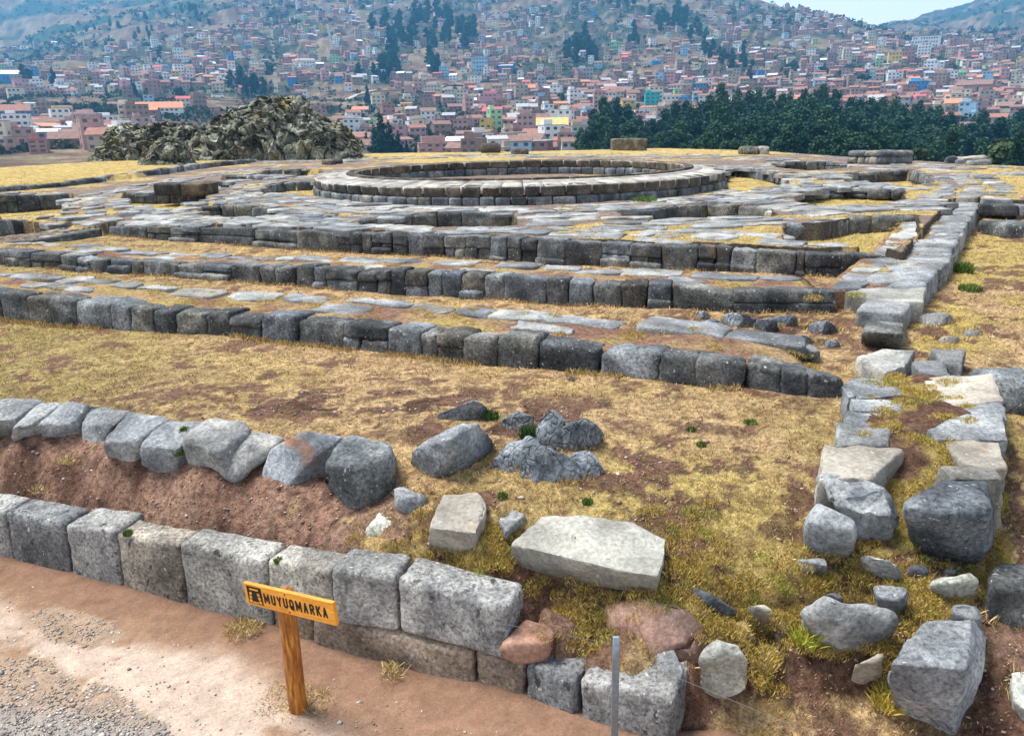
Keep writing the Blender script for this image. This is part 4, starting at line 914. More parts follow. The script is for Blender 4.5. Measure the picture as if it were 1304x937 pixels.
# ------------------------------------------------------------------ near right wall: two rows with an earth core
BASES.append([gp(a, b) for a, b in [(1024, 696), (1072, 708), (1090, 704)]]); BASES.append([gp(a, b) for a, b in [(1160, 692), (1200, 710), (1248, 718), (1262, 700)]])
nr = empty('double_wall', tuple(P(1140, 600, .7))); tag(nr, 'broad low wall of two stone rows with mossy earth core running towards the viewer', 'wall')
def prism(poly, zt, zb, mat, seed, bev=.018, grow=.02, rough=((3, .028), (9, .012), (28, .005)), edge=.045, name='stone_block', drop=0.0):
    top = [P(a, b, zt if len(q) == 0 else zt+q[0]) for a, b, *q in poly]; c = np.mean(top, axis=0); top = [c+(t-c)*np.array([1.10, 1.30, 1])+np.array([0, 0, .012*math.sin(seed*2.1)]) for t in top]
    bot = [np.array([t[0]+(t[0]-c[0])*grow*3, t[1]+(t[1]-c[1])*grow*3, zb]) for t in top]
    link(name, hull_mesh(name, [top+bot], bev, edge, rough, seed), mat, nr)
ZT = 0.97
LEFT = [[(1074, 490), (1092, 480), (1130, 486), (1136, 494), (1080, 500)], [(1092, 497), (1140, 496), (1146, 503), (1093, 507)], [(1088, 508), (1152, 511), (1140, 521), (1086, 520)], [(1080, 522), (1134, 526), (1124, 540), (1078, 540)], [(1070, 543), (1130, 551), (1126, 565), (1064, 566)], [(1056, 569), (1146, 576), (1120, 590), (1106, 603), (1044, 604)]]
for i, p in enumerate(LEFT): prism(p, ZT, .55, [M_BOUL, M_SLAB, M_BOUL, M_BOUL, M_BOUL, M_TAN][i], 200+i)
RIGHT = [[(1182, 484), (1266, 480), (1272, 506), (1216, 512), (1190, 504)], [(1222, 512), (1275, 509), (1278, 529), (1242, 528)], [(1184, 546), (1232, 530), (1277, 530), (1276, 557), (1190, 557)], [(1202, 558), (1275, 559), (1277, 590), (1258, 592), (1226, 586)], [(1202, 592), (1264, 593), (1272, 606), (1210, 606)]]
for i, p in enumerate(RIGHT): prism(p, ZT+.0, .5, [M_TAN, M_BOUL, M_BOUL, M_TAN, M_SLAB, M_TAN][i], 220+i)
link('stone_block', hull_mesh('stone_block', [[P(a, b, z) for a, b, z in [(1040, 636, .88), (1024, 660, .83), (1084, 676, .83), (1088, 664, .86)]]+[gp(1024, 694)-np.array([0, 0, .07]), gp(1072, 706)-np.array([0, 0, .07]), gp(1088, 703)-np.array([0, 0, .07]), P(1045, 650, .5), P(1090, 680, .5)]], .03, .04, ((3, .025), (9, .012), (28, .005)), 240), M_BOUL, nr)
link('gnarled_block', hull_mesh('gnarled_block', [[P(a, b, z) for a, b, z in [(1046, 606, .96), (1102, 608, .97), (1128, 622, .95), (1136, 660, .82), (1132, 676, .72), (1098, 655, .84), (1050, 634, .90), (1094, 690, .62), (1130, 688, .6)]]+[P(1060, 640, .5), P(1120, 640, .5)]], .02, .035, ((4, .07), (9, .045), (24, .015)), 241), M_BOUL, nr)
link('end_block', hull_mesh('end_block', [[P(a, b, z) for a, b, z in [(1150, 644, .97), (1174, 628, 1.0), (1252, 628, 1.0), (1205, 612, 1.0), (1258, 611, 1.0), (1262, 650, .97), (1200, 656, .95), (1258, 690, .70)]]+[gp(1160, 690)-np.array([0, 0, .06]), gp(1200, 708)-np.array([0, 0, .06]), gp(1247, 716)-np.array([0, 0, .06]), P(1258, 700, .5), P(1180, 640, .5), P(1262, 640, .5)]], .045, .04, ((3, .03), (9, .014), (28, .005)), 242), M_WALLB, nr)
for i, p in enumerate([[(1097, 454), (1130, 448), (1166, 447), (1150, 462), (1124, 470)], [(1166, 461), (1206, 459), (1207, 479), (1174, 471)], [(1190, 448), (1228, 450), (1221, 465), (1200, 461)]]):
    prism(p, .93, .7, [M_SLAB, M_SLAB, M_SLAB][i], 250+i, bev=.02, name='flat_stone')
# earth core
core = [P(a, b, .93)[:2] for a, b in [(1100, 486), (1200, 480), (1240, 530), (1240, 600), (1215, 630), (1165, 638), (1130, 645), (1100, 630), (1090, 570), (1110, 520)]]
cx0 = min(p[0] for p in core); cx1 = max(p[0] for p in core); cy0 = min(p[1] for p in core); cy1 = max(p[1] for p in core)
Xc, Yc = np.meshgrid(np.linspace(cx0, cx1, 50), np.linspace(cy0, cy1, 120))
ins = inpoly(Xc, Yc, core); Zc = np.where(ins, .955+(fbm(Xc*5, Yc*5, 71, 3)-.5)*.08-.34*sstep(4.85, 4.05, Yc), .5)
n2 = fbm(Xc*3.2, Yc*3.2, 72, 4); cc = SOILC+(SOILD-SOILC)*fbm(Xc*10, Yc*10, 73, 3)[..., None]
cc = cc+(YEL*.9-cc)*(sstep(.40, .50, n2)*.85)[..., None]
link('earth_fill', grid_mesh('earth_fill', Xc, Yc, Zc, cc), M_SOIL, nr)
rgm = np.random.default_rng(9)
for _ in range(420):
    i = rgm.integers(0, 120); j = rgm.integers(0, 50)
    if ins[i, j] and n2[i, j] > .42: MOSS.append((Xc[i, j], Yc[i, j], Zc[i, j]-.01, rgm.uniform(.04, .10)))
sw = empty('side_wall', tuple(P(1290, 510, .7))); tag(sw, 'dark single-block wall joining the near double wall from the right edge', 'wall')
def blk(px0, px1, ptop, pbot, zb, dep, root, mat, seed, name='stone_block', r=.06):
    a = P(px0, pbot, zb); b = P(px1, pbot, zb); z1 = Zat(px0, ptop, a[1])
    n_ = np.array([0, 1.0]); 
    v = [(a[0], a[1], zb-.08), (b[0], b[1], zb-.08), (b[0], b[1]+dep, zb-.08), (a[0], a[1]+dep, zb-.08), (a[0], a[1]+.03, z1), (b[0], b[1]+.03, z1), (b[0], b[1]+dep, z1), (a[0], a[1]+dep, z1)]
    return add_block(name, v, mat, root, r=r, n=10, rough=.025, bulge=.04, seed=seed)
blk(1266, 1340, 488, 524, .72, .45, sw, M_WALLB, 1); blk(1342, 1440, 490, 528, .72, .45, sw, M_WALL, 2)
o = blk(1277, 1330, 287, 302, .80, .9, None, M_WALL, 3, 'squared_block'); tag(o, 'dark squared block standing alone on the grass at the right edge', 'stone block')
o = hull_mesh('end_stone', [[P(a, b, z) for a, b, z in [(1098, 422, 1.02), (1106, 409, 1.04), (1152, 411, 1.04), (1150, 426, 1.0)]]+[gp(1097, 436)-np.array([0, 0, .05]), gp(1146, 444)-np.array([0, 0, .05]), P(1110, 412, .7), P(1155, 415, .7)]], .03, .05, ((3, .025), (9, .012)), 260)
tag(link('end_stone', o, M_WALLB), 'pale-topped block ending the cross wall nearest the viewer', 'stone block')
o = hull_mesh('fallen_slab', [[P(a, b, z) for a, b, z in [(1077, 373, .99), (1092, 366, 1.01), (1178, 367, 1.05), (1176, 384, 1.03), (1126, 384, 1.0)]]+[P(a, b, z)-np.array([0, 0, .36]) for a, b, z in [(1077, 373, .99), (1092, 366, 1.01), (1178, 367, 1.05), (1176, 384, 1.03), (1126, 384, 1.0)]]], .02, .06, ((3, .02), (9, .01)), 261)
tag(link('fallen_slab', o, M_PALE), 'broad cream-white slab lying across the near end of the cross wall', 'stone slab')
# stones on the far rim
def rim(label, px0, px1, ptop, pbot, mat, dep=.7, seed=1, cat='stone block', name='rim_block', r=.08):
    a = PP((px0+px1)/2, pbot); zb = a[2]; o = blk(px0, px1, ptop, pbot, zb, dep, None, mat, seed, name, r); tag(o, label, cat); return o
rim('brown rounded stone on the far rim just left of centre, in front of brick houses', 611, 638, 183, 195, M_RING, 1.0, 11, r=.3)
rim('small flat dark stone on the far rim right of the brown rounded one', 651, 673, 190, 197, M_RING, .8, 12)
rim('long low brown wall block on the far rim against the brick houses', 780, 824, 177, 192, M_RING, 1.2, 13)
rim('lichened squat rock on the far rim in front of the dark forest', 945, 968, 187, 197, M_OUT, 1.0, 14, r=.25)
rim('pale stone beside the squat rock on the far rim', 968, 980, 187, 197, M_SLAB, .8, 15)
rim('small dark block on the platform behind the left of the ring', 409, 424, 204, 210, M_RING, .8, 16); rim('tiny dark block touching the small one behind the left of the ring', 424, 433, 203.5, 209, M_RING, .8, 17)
fw = wall('rim_wall', 'two-course wall of rounded pale stones on the far rim in front of the forest', Line([(1078, 206, 192), (1110, 207, 192), (1140, 207, 192), (1163, 206, 191)], top=False, z=1.33), wid=(.5, .8), two=1, slit=.3, seed=51, thick=.6, fill=False, mats=(M_WALLB, M_SLAB, M_TAN), r=.06, bulge=.04)
for i, (a, b, w, h) in enumerate([(1212, 208, 8, 9), (1222, 209, 5, 6), (1248, 211, 14, 6), (1235, 207, 22, 7)]):
    q = PP(a, b); ww = w/1014*q[1]; hh = h/1014*q[1]
    me = hull_mesh('rim_rock', [[q+np.array([sx*ww*rr.uniform(.7, 1), sy*ww*.8, sz]) for sx in (-1, 1) for sy in (-.3, 1) for sz in (-.1, hh*rr.uniform(.7, 1.1))]], .06, .15, ((2, .06), (6, .03)), 300+i)
    tag(link('rim_rock', me, [M_WALLB, M_BOUL, M_BOUL, M_TAN][i]), ['upright grey rock at the right of the far rim', 'smallest grey rock at the right of the far rim', 'wide low grey rock at the right of the far rim', 'tan earth-coloured rock behind the others at the right of the far rim'][i], 'rock')
blk(1293, 1330, 222, 232, 1.05, 1.2, None, M_SLAB, 19, 'edge_stone'); tag(bpy.data.objects['edge_stone'], 'pale stone at the right edge beside a green weed', 'stone block')
# stack of squared stones in front of the crag
for i, (a, b, c, d) in enumerate([(278, 292, 194, 201), (292, 306, 195, 202), (306, 318, 194, 202), (286, 298, 188, 195), (298, 305, 187, 195), (305, 316, 184, 195), (318, 330, 192, 197), (294, 304, 176, 188)]):
    q = P(a, 202, 1.45); k = 45/q[1]; a0 = q*1.0
    x0 = q[0]; x1 = P(b, 202, 1.45)[0]; y = q[1]; z1 = Zat(a, c, y); z0 = Zat(a, d, y)
    v = [(x0, y, z0), (x1, y, z0), (x1, y+.6, z0), (x0, y+.6, z0), (x0, y, z1), (x1, y, z1), (x1, y+.6, z1), (x0, y+.6, z1)]
    o = add_block('squared_block', v, M_TAN if i == 7 else M_RING, None, r=.03, n=5, rough=.015, bulge=.01, seed=400+i)
    tag(o, 'tan upright stone on top of the stacked dark blocks before the crag' if i == 7 else 'dark squared block of the stack in front of the crag', 'stone block', 'stacked squared blocks before the crag')

# ------------------------------------------------------------------ lichened crag at upper left
def crag(label, prof, pbase, dist, depth, seed, amp=.5):
    px = np.array([p[0] for p in prof], float); py = np.array([p[1] for p in prof], float)
    n, m = 230, 120; S = np.linspace(px[0], px[-1], n); T_ = np.linspace(-1, 1, m)
    X = np.zeros((n, m)); Y = X.copy(); Z = X.copy()
    for i, s in enumerate(S):
        q = P(s, pbase, 1.35); sc_ = dist/q[1]; v = ray(s, pbase); x0 = v[0]*dist/v[1]
        H = max(Zat(s, float(np.interp(s, px, py)), dist)-1.25, 0.0)
        for j, t in enumerate(T_):
            X[i, j] = x0*(1+depth*t/dist); Y[i, j] = dist+depth*t; Z[i, j] = 1.2+H*max(0, 1-abs(t)**2.2)**.6
    V = np.stack([X, Y, Z], -1).reshape(-1, 3); hgt = (V[:, 2]-1.2)
    out = V.copy()
    for k, p in enumerate(V):
        w = min(1, max(hgt[k], 0)/.5)
        q = Vector(p); wq = q+mn.noise_vector(q*.8)*.35
        def cellv(s_):
            pt = mn.voronoi(wq*s_)[1][0]; return Vector((math.sin(pt.x*91.7+pt.y*31.1), math.sin(pt.y*77.3+pt.z*51.9), math.sin(pt.z*63.1+pt.x*47.7)))
        c = cellv(.75)*amp*.28+cellv(1.9)*amp*.26+cellv(4.2)*amp*.24+mn.noise_vector(q*.5)*amp*.7+mn.noise_vector(q*2.6)*amp*.28+mn.noise_vector(q*6)*amp*.25
        vd = mn.voronoi(wq*1.0)[0]; c += Vector((0, 1.2, -.5))*amp*max(0, .22-(vd[1]-vd[0]))*3.5
        out[k] += np.array(c)*w*np.array([1, 1, .75])
        if w <= 0: out[k, 2] -= .3
    me = grid_mesh('crag', out[:, 0].reshape(n, m), out[:, 1].reshape(n, m), out[:, 2].reshape(n, m))
    return tag(link('crag', me, M_OUT, smooth=False), label, 'rock outcrop')
crag('large grey-green lichened crag rising behind the ruins at upper left', [(226, 204), (240, 190), (254, 174), (272, 160), (292, 149), (315, 138), (335, 131), (352, 124), (372, 125), (394, 127), (402, 139), (422, 150), (436, 158), (446, 170), (455, 188), (463, 204)], 200, 50, 4.2, 1)
crag('lower left shoulder of the crag with tufts of dry shrub on it', [(108, 208), (122, 194), (140, 178), (152, 167), (170, 160), (200, 157), (222, 160), (240, 158), (262, 166), (276, 184), (284, 203)], 201, 52, 3.6, 2)
crag('small dark lichened knoll in front of the crag, at the end of the yellow slope', [(172, 212), (184, 196), (196, 182), (212, 177), (228, 178), (240, 190), (248, 208)], 206, 42.5, 1.7, 3, amp=.35)

# ------------------------------------------------------------------ wooden sign
def wood_mat(name, c0, c1, c2, ax):
    m, nt, b = newmat(name, 0.45); b.inputs['Specular IOR Level'].default_value = 0.35
    tc = nt.nodes.new('ShaderNodeTexCoord'); mp = nt.nodes.new('ShaderNodeMapping'); mp.inputs['Scale'].default_value = ax
    nt.links.new(tc.outputs['Object'], mp.inputs[0])
    n1 = noise_n(nt, mp.outputs[0], 6, 8, .65, 1.2); n2 = noise_n(nt, mp.outputs[0], 22, 6, .7)
    c = ramp(nt, n1, [(0.33, c0), (0.5, c1), (0.66, c2)]); c = mixc(nt, 1.0, c, ramp(nt, n2, [(.35, .78), (.65, 1.15)]), 'MULTIPLY')
    nt.links.new(c, b.inputs['Base Color']); bump(nt, b, n2, .25, .003); return m
M_BOARD = wood_mat('varnished_board', (.60, .21, .018), (.74, .29, .025), (.82, .36, .045), (1.0, 6, 9))
M_POST = wood_mat('varnished_post', (.10, .030, .008), (.36, .125, .018), (.60, .26, .045), (5, 5, .8))
M_BLACK = flat_mat('black_paint', (.012, .011, .010), .6, .1)
M_WIRE = flat_mat('dark_wire', (.16, .15, .14), .6, .1)
M_STEEL = flat_mat('galvanised_steel', (.23, .27, .30), .5, .2, 40); M_STEEL.node_tree.nodes['Principled BSDF'].inputs['Metallic'].default_value = .5
pb = P(380, 902, 0.01); d, nn = LF.nrm(LF.s_of_px(390)); ang = math.atan2(d[1], d[0])
sg = empty('sign', tuple(pb)); tag(sg, 'small orange varnished wooden sign reading MUYUQMARKA on a round post', 'sign')
zt = Zat(372, 752, pb[1])
bm = bmesh.new(); rp = .047; rngp = random.Random(3); segs = 28; rowsz = 14; lv = []
for k in range(rowsz+1):
    z = -.06+(zt+.06)*k/rowsz; row = []
    for i in range(segs):
        a = i/segs*2*math.pi; r_ = rp*(1.06-.10*k/rowsz)*(1+.03*mn.noise(Vector((math.cos(a), math.sin(a), z*4))))
        row.append(bm.verts.new((pb[0]+r_*math.cos(a), pb[1]+r_*math.sin(a), z)))
    lv.append(row)
for k in range(rowsz):
    for i in range(segs): bm.faces.new((lv[k][i], lv[k][(i+1) % segs], lv[k+1][(i+1) % segs], lv[k+1][i]))
bm.faces.new(lv[-1])
me = bpy.data.meshes.new('post'); bm.to_mesh(me); bm.free(); link('post', me, M_POST, sg)
# board: local frame along the wall direction, facing the viewer
bl = P(312, 741, 0); yb = pb[1]-.056
fdir = np.array([d[0], d[1]]); fdir = fdir/np.linalg.norm(fdir)
def onplane(px, py):
    """point on the vertical board plane through the post front"""
    n_ = np.array([-fdir[1], fdir[0]]); v = ray(px, py); o2 = pb[:2]-n_*.056
    t = (n_@o2)/(n_@v[:2]); return np.array([0, 0, HC])+v*t
c0 = onplane(312, 741); c1 = onplane(427, 766); c2 = onplane(425, 794); c3 = onplane(315, 766)
u0 = (c0[:2]-pb[:2])@fdir; u1 = (c1[:2]-pb[:2])@fdir
BH = ((c0[2]-c3[2])+(c1[2]-c2[2]))/2; zc = (c0[2]+c1[2]+c2[2]+c3[2])/4; slope = ((c1[2]+c2[2])-(c0[2]+c3[2]))/2/(u1-u0)
BW = u1-u0; n_ = np.array([-fdir[1], fdir[0]])
Mb = Matrix(((fdir[0], 0, -n_[0], 0), (fdir[1], 0, -n_[1], 0), (0, 1, 0, 0), (0, 0, 0, 1)))     # local x along board, y up, z towards the viewer
cb = pb[:2]-n_*.056+fdir*(u0+u1)/2
Mb = Matrix.Translation(Vector((cb[0], cb[1], zc))) @ Mb @ Matrix.Rotation(math.atan(slope), 4, 'Z')
def onboard(name, me, mat, par):
    me.materials.append(mat); o = bpy.data.objects.new(name, me); COL.objects.link(o); o.parent = sg
    o.matrix_parent_inverse = Matrix.Translation(Vector(sg.location)).inverted(); o.matrix_basis = Mb
    if par is not None:
        o.parent = par; o.matrix_parent_inverse = Mb.inverted(); o.matrix_basis = Mb
    return o
bm = bmesh.new(); bmesh.ops.create_cube(bm, size=1); bmesh.ops.scale(bm, vec=(BW, BH, .022), verts=bm.verts)
bmesh.ops.bevel(bm, geom=list(bm.edges), offset=.0025, segments=2, profile=.5, affect='EDGES')
bmesh.ops.translate(bm, vec=(0, 0, .0), verts=bm.verts); me = bpy.data.meshes.new('board'); bm.to_mesh(me); bm.free()
board = onboard('board', me, M_BOARD, None)
# lettering
x_l, x_r = -BW/2+BW*.225, BW/2-BW*.075; hcap = BH*.46; y0 = -hcap*.5-BH*.01
GL_ = {'M': [[(0, 0), (0, 1)], [(0, 1), (.5, .25)], [(.5, .25), (1, 1)], [(1, 1), (1, 0)]], 'U': [[(0, 1), (0, .2)], [(0, .2), (.25, 0), (.75, 0), (1, .2)], [(1, .2), (1, 1)]], 'Y': [[(0, 1), (.5, .48)], [(1, 1), (.5, .48)], [(.5, .5), (.5, 0)]],
       'Q': [[(.25, 0), (.75, 0), (1, .2), (1, .8), (.75, 1), (.25, 1), (0, .8), (0, .2), (.25, 0)], [(.55, .28), (1, -.12)]], 'A': [[(0, 0), (.5, 1)], [(.5, 1), (1, 0)], [(.2, .3), (.8, .3)]], 'R': [[(0, 0), (0, 1)], [(0, 1), (.75, 1), (1, .85), (1, .65), (.75, .5), (0, .5)], [(.5, .5), (1, 0)]], 'K': [[(0, 0), (0, 1)], [(0, .38), (1, 1)], [(.32, .58), (1, 0)]]}
WD = {'M': 1.3}; tot = sum(WD.get(c_, 1.0)+.42 for c_ in 'MUYUQMARKA')-.42; ux = (x_r-x_l)/tot; th = ux*.33
V = []; Fq = []; cx_ = x_l; zk = 0
for c_ in 'MUYUQMARKA':
    w_ = WD.get(c_, 1.0)*ux; inset = th*.5
    for stv in GL_[c_]:
        pl_ = [np.array([cx_+inset+(w_-2*inset)*a, y0+inset+(hcap-2*inset)*b]) for a, b in stv]
        for a, b in zip(pl_[:-1], pl_[1:]):
            d_ = (b-a)/np.linalg.norm(b-a); n2_ = np.array([-d_[1], d_[0]])*th*.5; e_ = d_*th*.42; zt_ = .0122+.00004*(zk % 7); zk += 1; k_ = len(V)
            for p_ in (a-e_-n2_, b+e_-n2_, b+e_+n2_, a-e_+n2_): V.append((p_[0], p_[1], zt_))
            for p_ in (a-e_-n2_, b+e_-n2_, b+e_+n2_, a-e_+n2_): V.append((p_[0], p_[1], .0108))
            Fq += [(k_, k_+1, k_+2, k_+3), (k_, k_+4, k_+5, k_+1), (k_+1, k_+5, k_+6, k_+2), (k_+2, k_+6, k_+7, k_+3), (k_+3, k_+7, k_+4, k_)]
    cx_ += w_+.42*ux
tm = bpy.data.meshes.new('lettering'); tm.from_pydata(V, [], Fq); tm.update(); onboard('lettering', tm, M_BLACK, board)
# emblem: black panel with a trapezoid doorway drawn in wood colour bars
def quads(L, z0, z1):
    V = []; Fq = []
    for q in L:
        b = len(V); V += [(x, y, z1) for x, y in q]+[(x, y, z0) for x, y in q]; k = len(q)
        Fq.append(tuple(range(b, b+k))); Fq.append(tuple(range(b+2*k-1, b+k-1, -1)))
        for i in range(k): Fq.append((b+i, b+k+i, b+k+(i+1) % k, b+(i+1) % k))
    me = bpy.data.meshes.new('e'); me.from_pydata(V, [], Fq); me.update(); return me
ex0, ex1, ey0, ey1 = -BW/2+BW*.035, -BW/2+BW*.205, -BH*.38, BH*.40
EX = lambda u: ex0+(ex1-ex0)*u; EY = lambda v: ey0+(ey1-ey0)*v
emb = onboard('emblem', quads([[(ex0, ey0), (ex1, ey0), (ex1, ey1), (ex0, ey1)]], .0108, .0122), M_BLACK, board)
bars = [[(.20, .80), (.80, .80), (.80, .89), (.20, .89)]]
for v0, v1 in ((.05, .22), (.28, .44), (.50, .66)):
    for sgn in (0, 1):
        xo = lambda v: .06+.16*v; xi = lambda v: .24+.12*v
        q = [(xo(v0), v0), (xi(v0), v0), (xi(v1), v1), (xo(v1), v1)]
        if sgn: q = [(1-a, b) for a, b in q][::-1]
        bars.append(q)
bars.append([(.30, .04), (.70, .04), (.70, .12), (.30, .12)])
onboard('emblem_bars', quads([[(EX(a), EY(b)) for a, b in q] for q in bars], .0120, .0134), M_BOARD, board)
for (u, v) in ((-.02, .38), (0.0, -.40)):
    bm = bmesh.new(); bmesh.ops.create_cone(bm, cap_ends=True, segments=10, radius1=.005, radius2=.004, depth=.004); bmesh.ops.translate(bm, vec=(BW*u, BH*v, .012), verts=bm.verts)
    me = bpy.data.meshes.new('screw'); bm.to_mesh(me); bm.free(); onboard('screw', me, M_BLACK, board)

# ------------------------------------------------------------------ steel post and wire
def tube(name, pts, r, mat, parent=None, k=8):
    cu = bpy.data.curves.new(name, 'CURVE'); cu.dimensions = '3D'; cu.bevel_depth = r; cu.bevel_resolution = 2
    sp = cu.splines.new('POLY'); sp.points.add(len(pts)-1)
    for i, p in enumerate(pts): sp.points[i].co = (*p, 1)
    o = bpy.data.objects.new('t', cu); COL.objects.link(o); bpy.context.view_layer.update()
    me = bpy.data.meshes.new_from_object(o.evaluated_get(bpy.context.evaluated_depsgraph_get())); bpy.data.objects.remove(o); me.name = name
    me.materials.clear(); return link(name, me, mat, parent)
pq = P(782, 962, .0); zp = Zat(781, 812, pq[1])
v = [(pq[0]-.017, pq[1], -.1), (pq[0]+.017, pq[1], -.1), (pq[0]+.017, pq[1]+.02, -.1), (pq[0]-.017, pq[1]+.02, -.1)]; v = v+[(a, b, zp) for a, b, c in v]
o = add_block('fence_post', v, M_STEEL, None, r=.004, n=5, rough=0, bulge=0); tag(o, 'thin grey steel bar post standing before the end of the front wall', 'post')
wp = P(781, 822, zp-.04); wl = []
for (a, b) in ((650, 796), (510, 768), (427, 750), (348, 731), (240, 708), (155, 694), (40, 668), (-80, 645)):
    t = (a-781)/(-861); q0 = np.array(LF.at(LF.s_of_px(max(a, -60)))[0]); y = q0[1]-.20-.0*t
    if a > 640: y = q0[1]-.18
    vv = ray(a, b); s_ = y/vv[1]; wl.append(np.array([0, 0, HC])+vv*s_)
pts = [np.array([pq[0], pq[1]-.002, zp-.035])]+wl
tag(tube('wire', pts, .0009, M_WIRE), 'thin steel wire stretched from the post along the front wall', 'wire')
wr = [np.array([pq[0], pq[1]-.002, zp-.04])]
for (a, b, dy) in ((852, 858, -.22), (975, 909, -.45), (1040, 935, -.6)):
    vv = ray(a, b); s_ = (pq[1]+dy)/vv[1]; wr.append(np.array([0, 0, HC])+vv*s_)
tag(tube('wire', wr, .0009, M_WIRE), 'thin steel wire running down from the post to the lower right', 'wire')
# ------------------------------------------------------------------ grass, moss, pebbles
rg = np.random.default_rng(12)
def blades(name, x, y, z, h, w, col, lean, mat=M_BLADE, parent=None):
    n = len(x); a = rg.uniform(0, 2*math.pi, n); b = rg.uniform(0, 2*math.pi, n)
    lx = np.cos(a)*lean*h; ly = np.sin(a)*lean*h
    wx = np.cos(b)*w; wy = np.sin(b)*w; hz = h*np.sqrt(np.clip(1-lean**2, .05, 1))
    V = np.empty((n, 4, 3))
    V[:, 0] = np.stack([x-wx, y-wy, z-.006], 1); V[:, 1] = np.stack([x+wx, y+wy, z-.006], 1)
    V[:, 2] = np.stack([x+lx*.55+wx*.7, y+ly*.55+wy*.7, z+hz*.65], 1); V[:, 3] = np.stack([x+lx, y+ly, z+hz], 1)
    i = np.arange(n)*4; Fc = np.stack([np.stack([i, i+1, i+2], 1), np.stack([i, i+2, i+3], 1)], 1).reshape(-1, 3)
    t = np.repeat(col[:, None, :], 4, 1).reshape(-1, 3)
    me = mesh_np(name, V.reshape(-1, 3), Fc, t); return link(name, me, mat, parent, smooth=False)
PAL = dict(straw=[(.54, .39, .18), (.64, .49, .27), (.44, .30, .14), (.32, .19, .09), (.17, .095, .05)], yel=[(.60, .44, .13), (.52, .37, .10), (.68, .54, .23), (.46, .31, .12), (.26, .155, .06)], oliv=[(.36, .29, .08), (.44, .36, .13), (.24, .21, .06), (.50, .40, .17), (.15, .15, .05)])
def colours(yel, oliv, n, cl=None):
    p = np.array([PAL['straw'], PAL['yel'], PAL['oliv']]); k = rg.integers(0, 5, n) if cl is None else np.argsort(np.argsort(-(cl+rg.normal(0, .05, n))))*5//n; k = np.array([1, 0, 2, 3, 4])[k]; u = rg.random(n)
    kind = np.where(u < oliv, 2, np.where(u < oliv+(1-oliv)*yel, 1, 0))
    return p[kind, k]*rg.uniform(.75, 1.2, n)[:, None]
N = 420000
yy = 1/(1/2.4+(1/62-1/2.4)*rg.random(N)**1.0); xx = rg.uniform(-1.02, .95, N)*(yy*.80+1.2)
zz = terr(xx, yy); col, cov, ye, ol = zones(xx, yy, zz)
clump = fbm(xx*7, yy*7, 81, 3)
fl_y = np.interp(xx, fl[:, 0], fl[:, 1]); nopath = (yy > fl_y+.3) | (xx > .95)
stp = np.maximum(np.abs(terr(xx, yy+.09)-zz), np.abs(terr(xx, yy-.09)-zz)) > .10
keep = ~(stp & (yy > 8)) & (rg.random(N) < cov*np.clip((clump-.30)*3.2, .12, 1)) & nopath & (zz > -.4)
xx, yy, zz, ye, ol, clump = [q[keep] for q in (xx, yy, zz, ye, ol, clump)]
n = len(xx); sc_d = np.clip(yy/7, .75, 3.2)
bl = blades('dry_grass', xx, yy, zz, rg.uniform(.016, .042, n)*(.6+.8*clump)*np.clip(sc_d, .62, 1.5), rg.uniform(.0018, .0038, n)*sc_d, colours(ye, ol, n, fbm(xx*13, yy*13, 82, 3)), rg.uniform(.45, .97, n))
tag(bl, 'short dry yellow and brown grass over the terraces', 'grass', kind='stuff')
# longer dry grass against the feet of walls and stones
EX = []
for ln, cnt in ((L3, 9000), (L4, 5000), (L5, 3500)):
    for t in rg.uniform(0, ln.len, cnt):
        if vn(np.array([t*1.7]), np.array([ln.len]))[0] < .42: continue
        c, zt, zb = ln.at(t); d, nn = ln.nrm(t); q = c-nn*abs(rg.normal(0, .05))-nn*.02; EX.append((q[0], q[1], .79))
for B in BASES:
    for i in range(len(B)):
        a, b = B[i], B[(i+1) % len(B)]; m = int(np.linalg.norm(b-a)*170)
        for u in rg.random(m): q = a+(b-a)*u; EX.append((q[0]+rg.normal(0, .018), q[1]+rg.normal(0, .018), q[2]))
EX = np.array(EX); ez = terr(EX[:, 0], EX[:, 1]); okx = (np.abs(ez-EX[:, 2]) < .12); EX = EX[okx]; ez = ez[okx]; n = len(EX)
eb = blades('edge_grass', EX[:, 0], EX[:, 1], ez, rg.uniform(.025, .075, n), rg.uniform(.0014, .0028, n)*np.clip(EX[:, 1]/6, .8, 2), colours(np.full(n, .35), np.full(n, .12), n), rg.uniform(.2, .9, n))
tag(eb, 'longer dry grass growing against wall feet and boulders', 'grass', kind='stuff')
# moss and mossy tufts on walls and on the corner bank
for (cx, cy, rx, ry, cnt) in [(610, 715, 120, 60, 90), (900, 760, 120, 20, 50), (950, 790, 60, 30, 40), (1000, 790, 120, 20, 45), (1180, 770, 60, 50, 60), (1080, 740, 120, 40, 60), (740, 780, 60, 50, 50), (870, 700, 60, 60, 40), (1260, 640, 20, 120, 40), (975, 860, 14, 60, 16), (1050, 822, 80, 10, 24), (1140, 850, 30, 60, 20)]:
    for _ in range(cnt):
        a, b = cx+rg.normal(0, .5)*rx, cy+rg.normal(0, .5)*ry; q = gp(a, b)
        if q[2] > .03: MOSS.append((q[0], q[1], q[2]-.005, rg.uniform(.03, .09)))
MX = []; 
for (x, y, z, r) in MOSS:
    k = int(150*min(1.6, r/.08)*np.clip(7/max(y, 3), .35, 1.5)); a = rg.uniform(0, 2*math.pi, k); q = r*np.sqrt(rg.random(k))
    MX.append(np.stack([x+q*np.cos(a), y+q*np.sin(a), z+.035*np.clip(1-(q/r)**2, 0, 1), np.full(k, rg.random())], 1))
MX = np.concatenate(MX); n = len(MX)
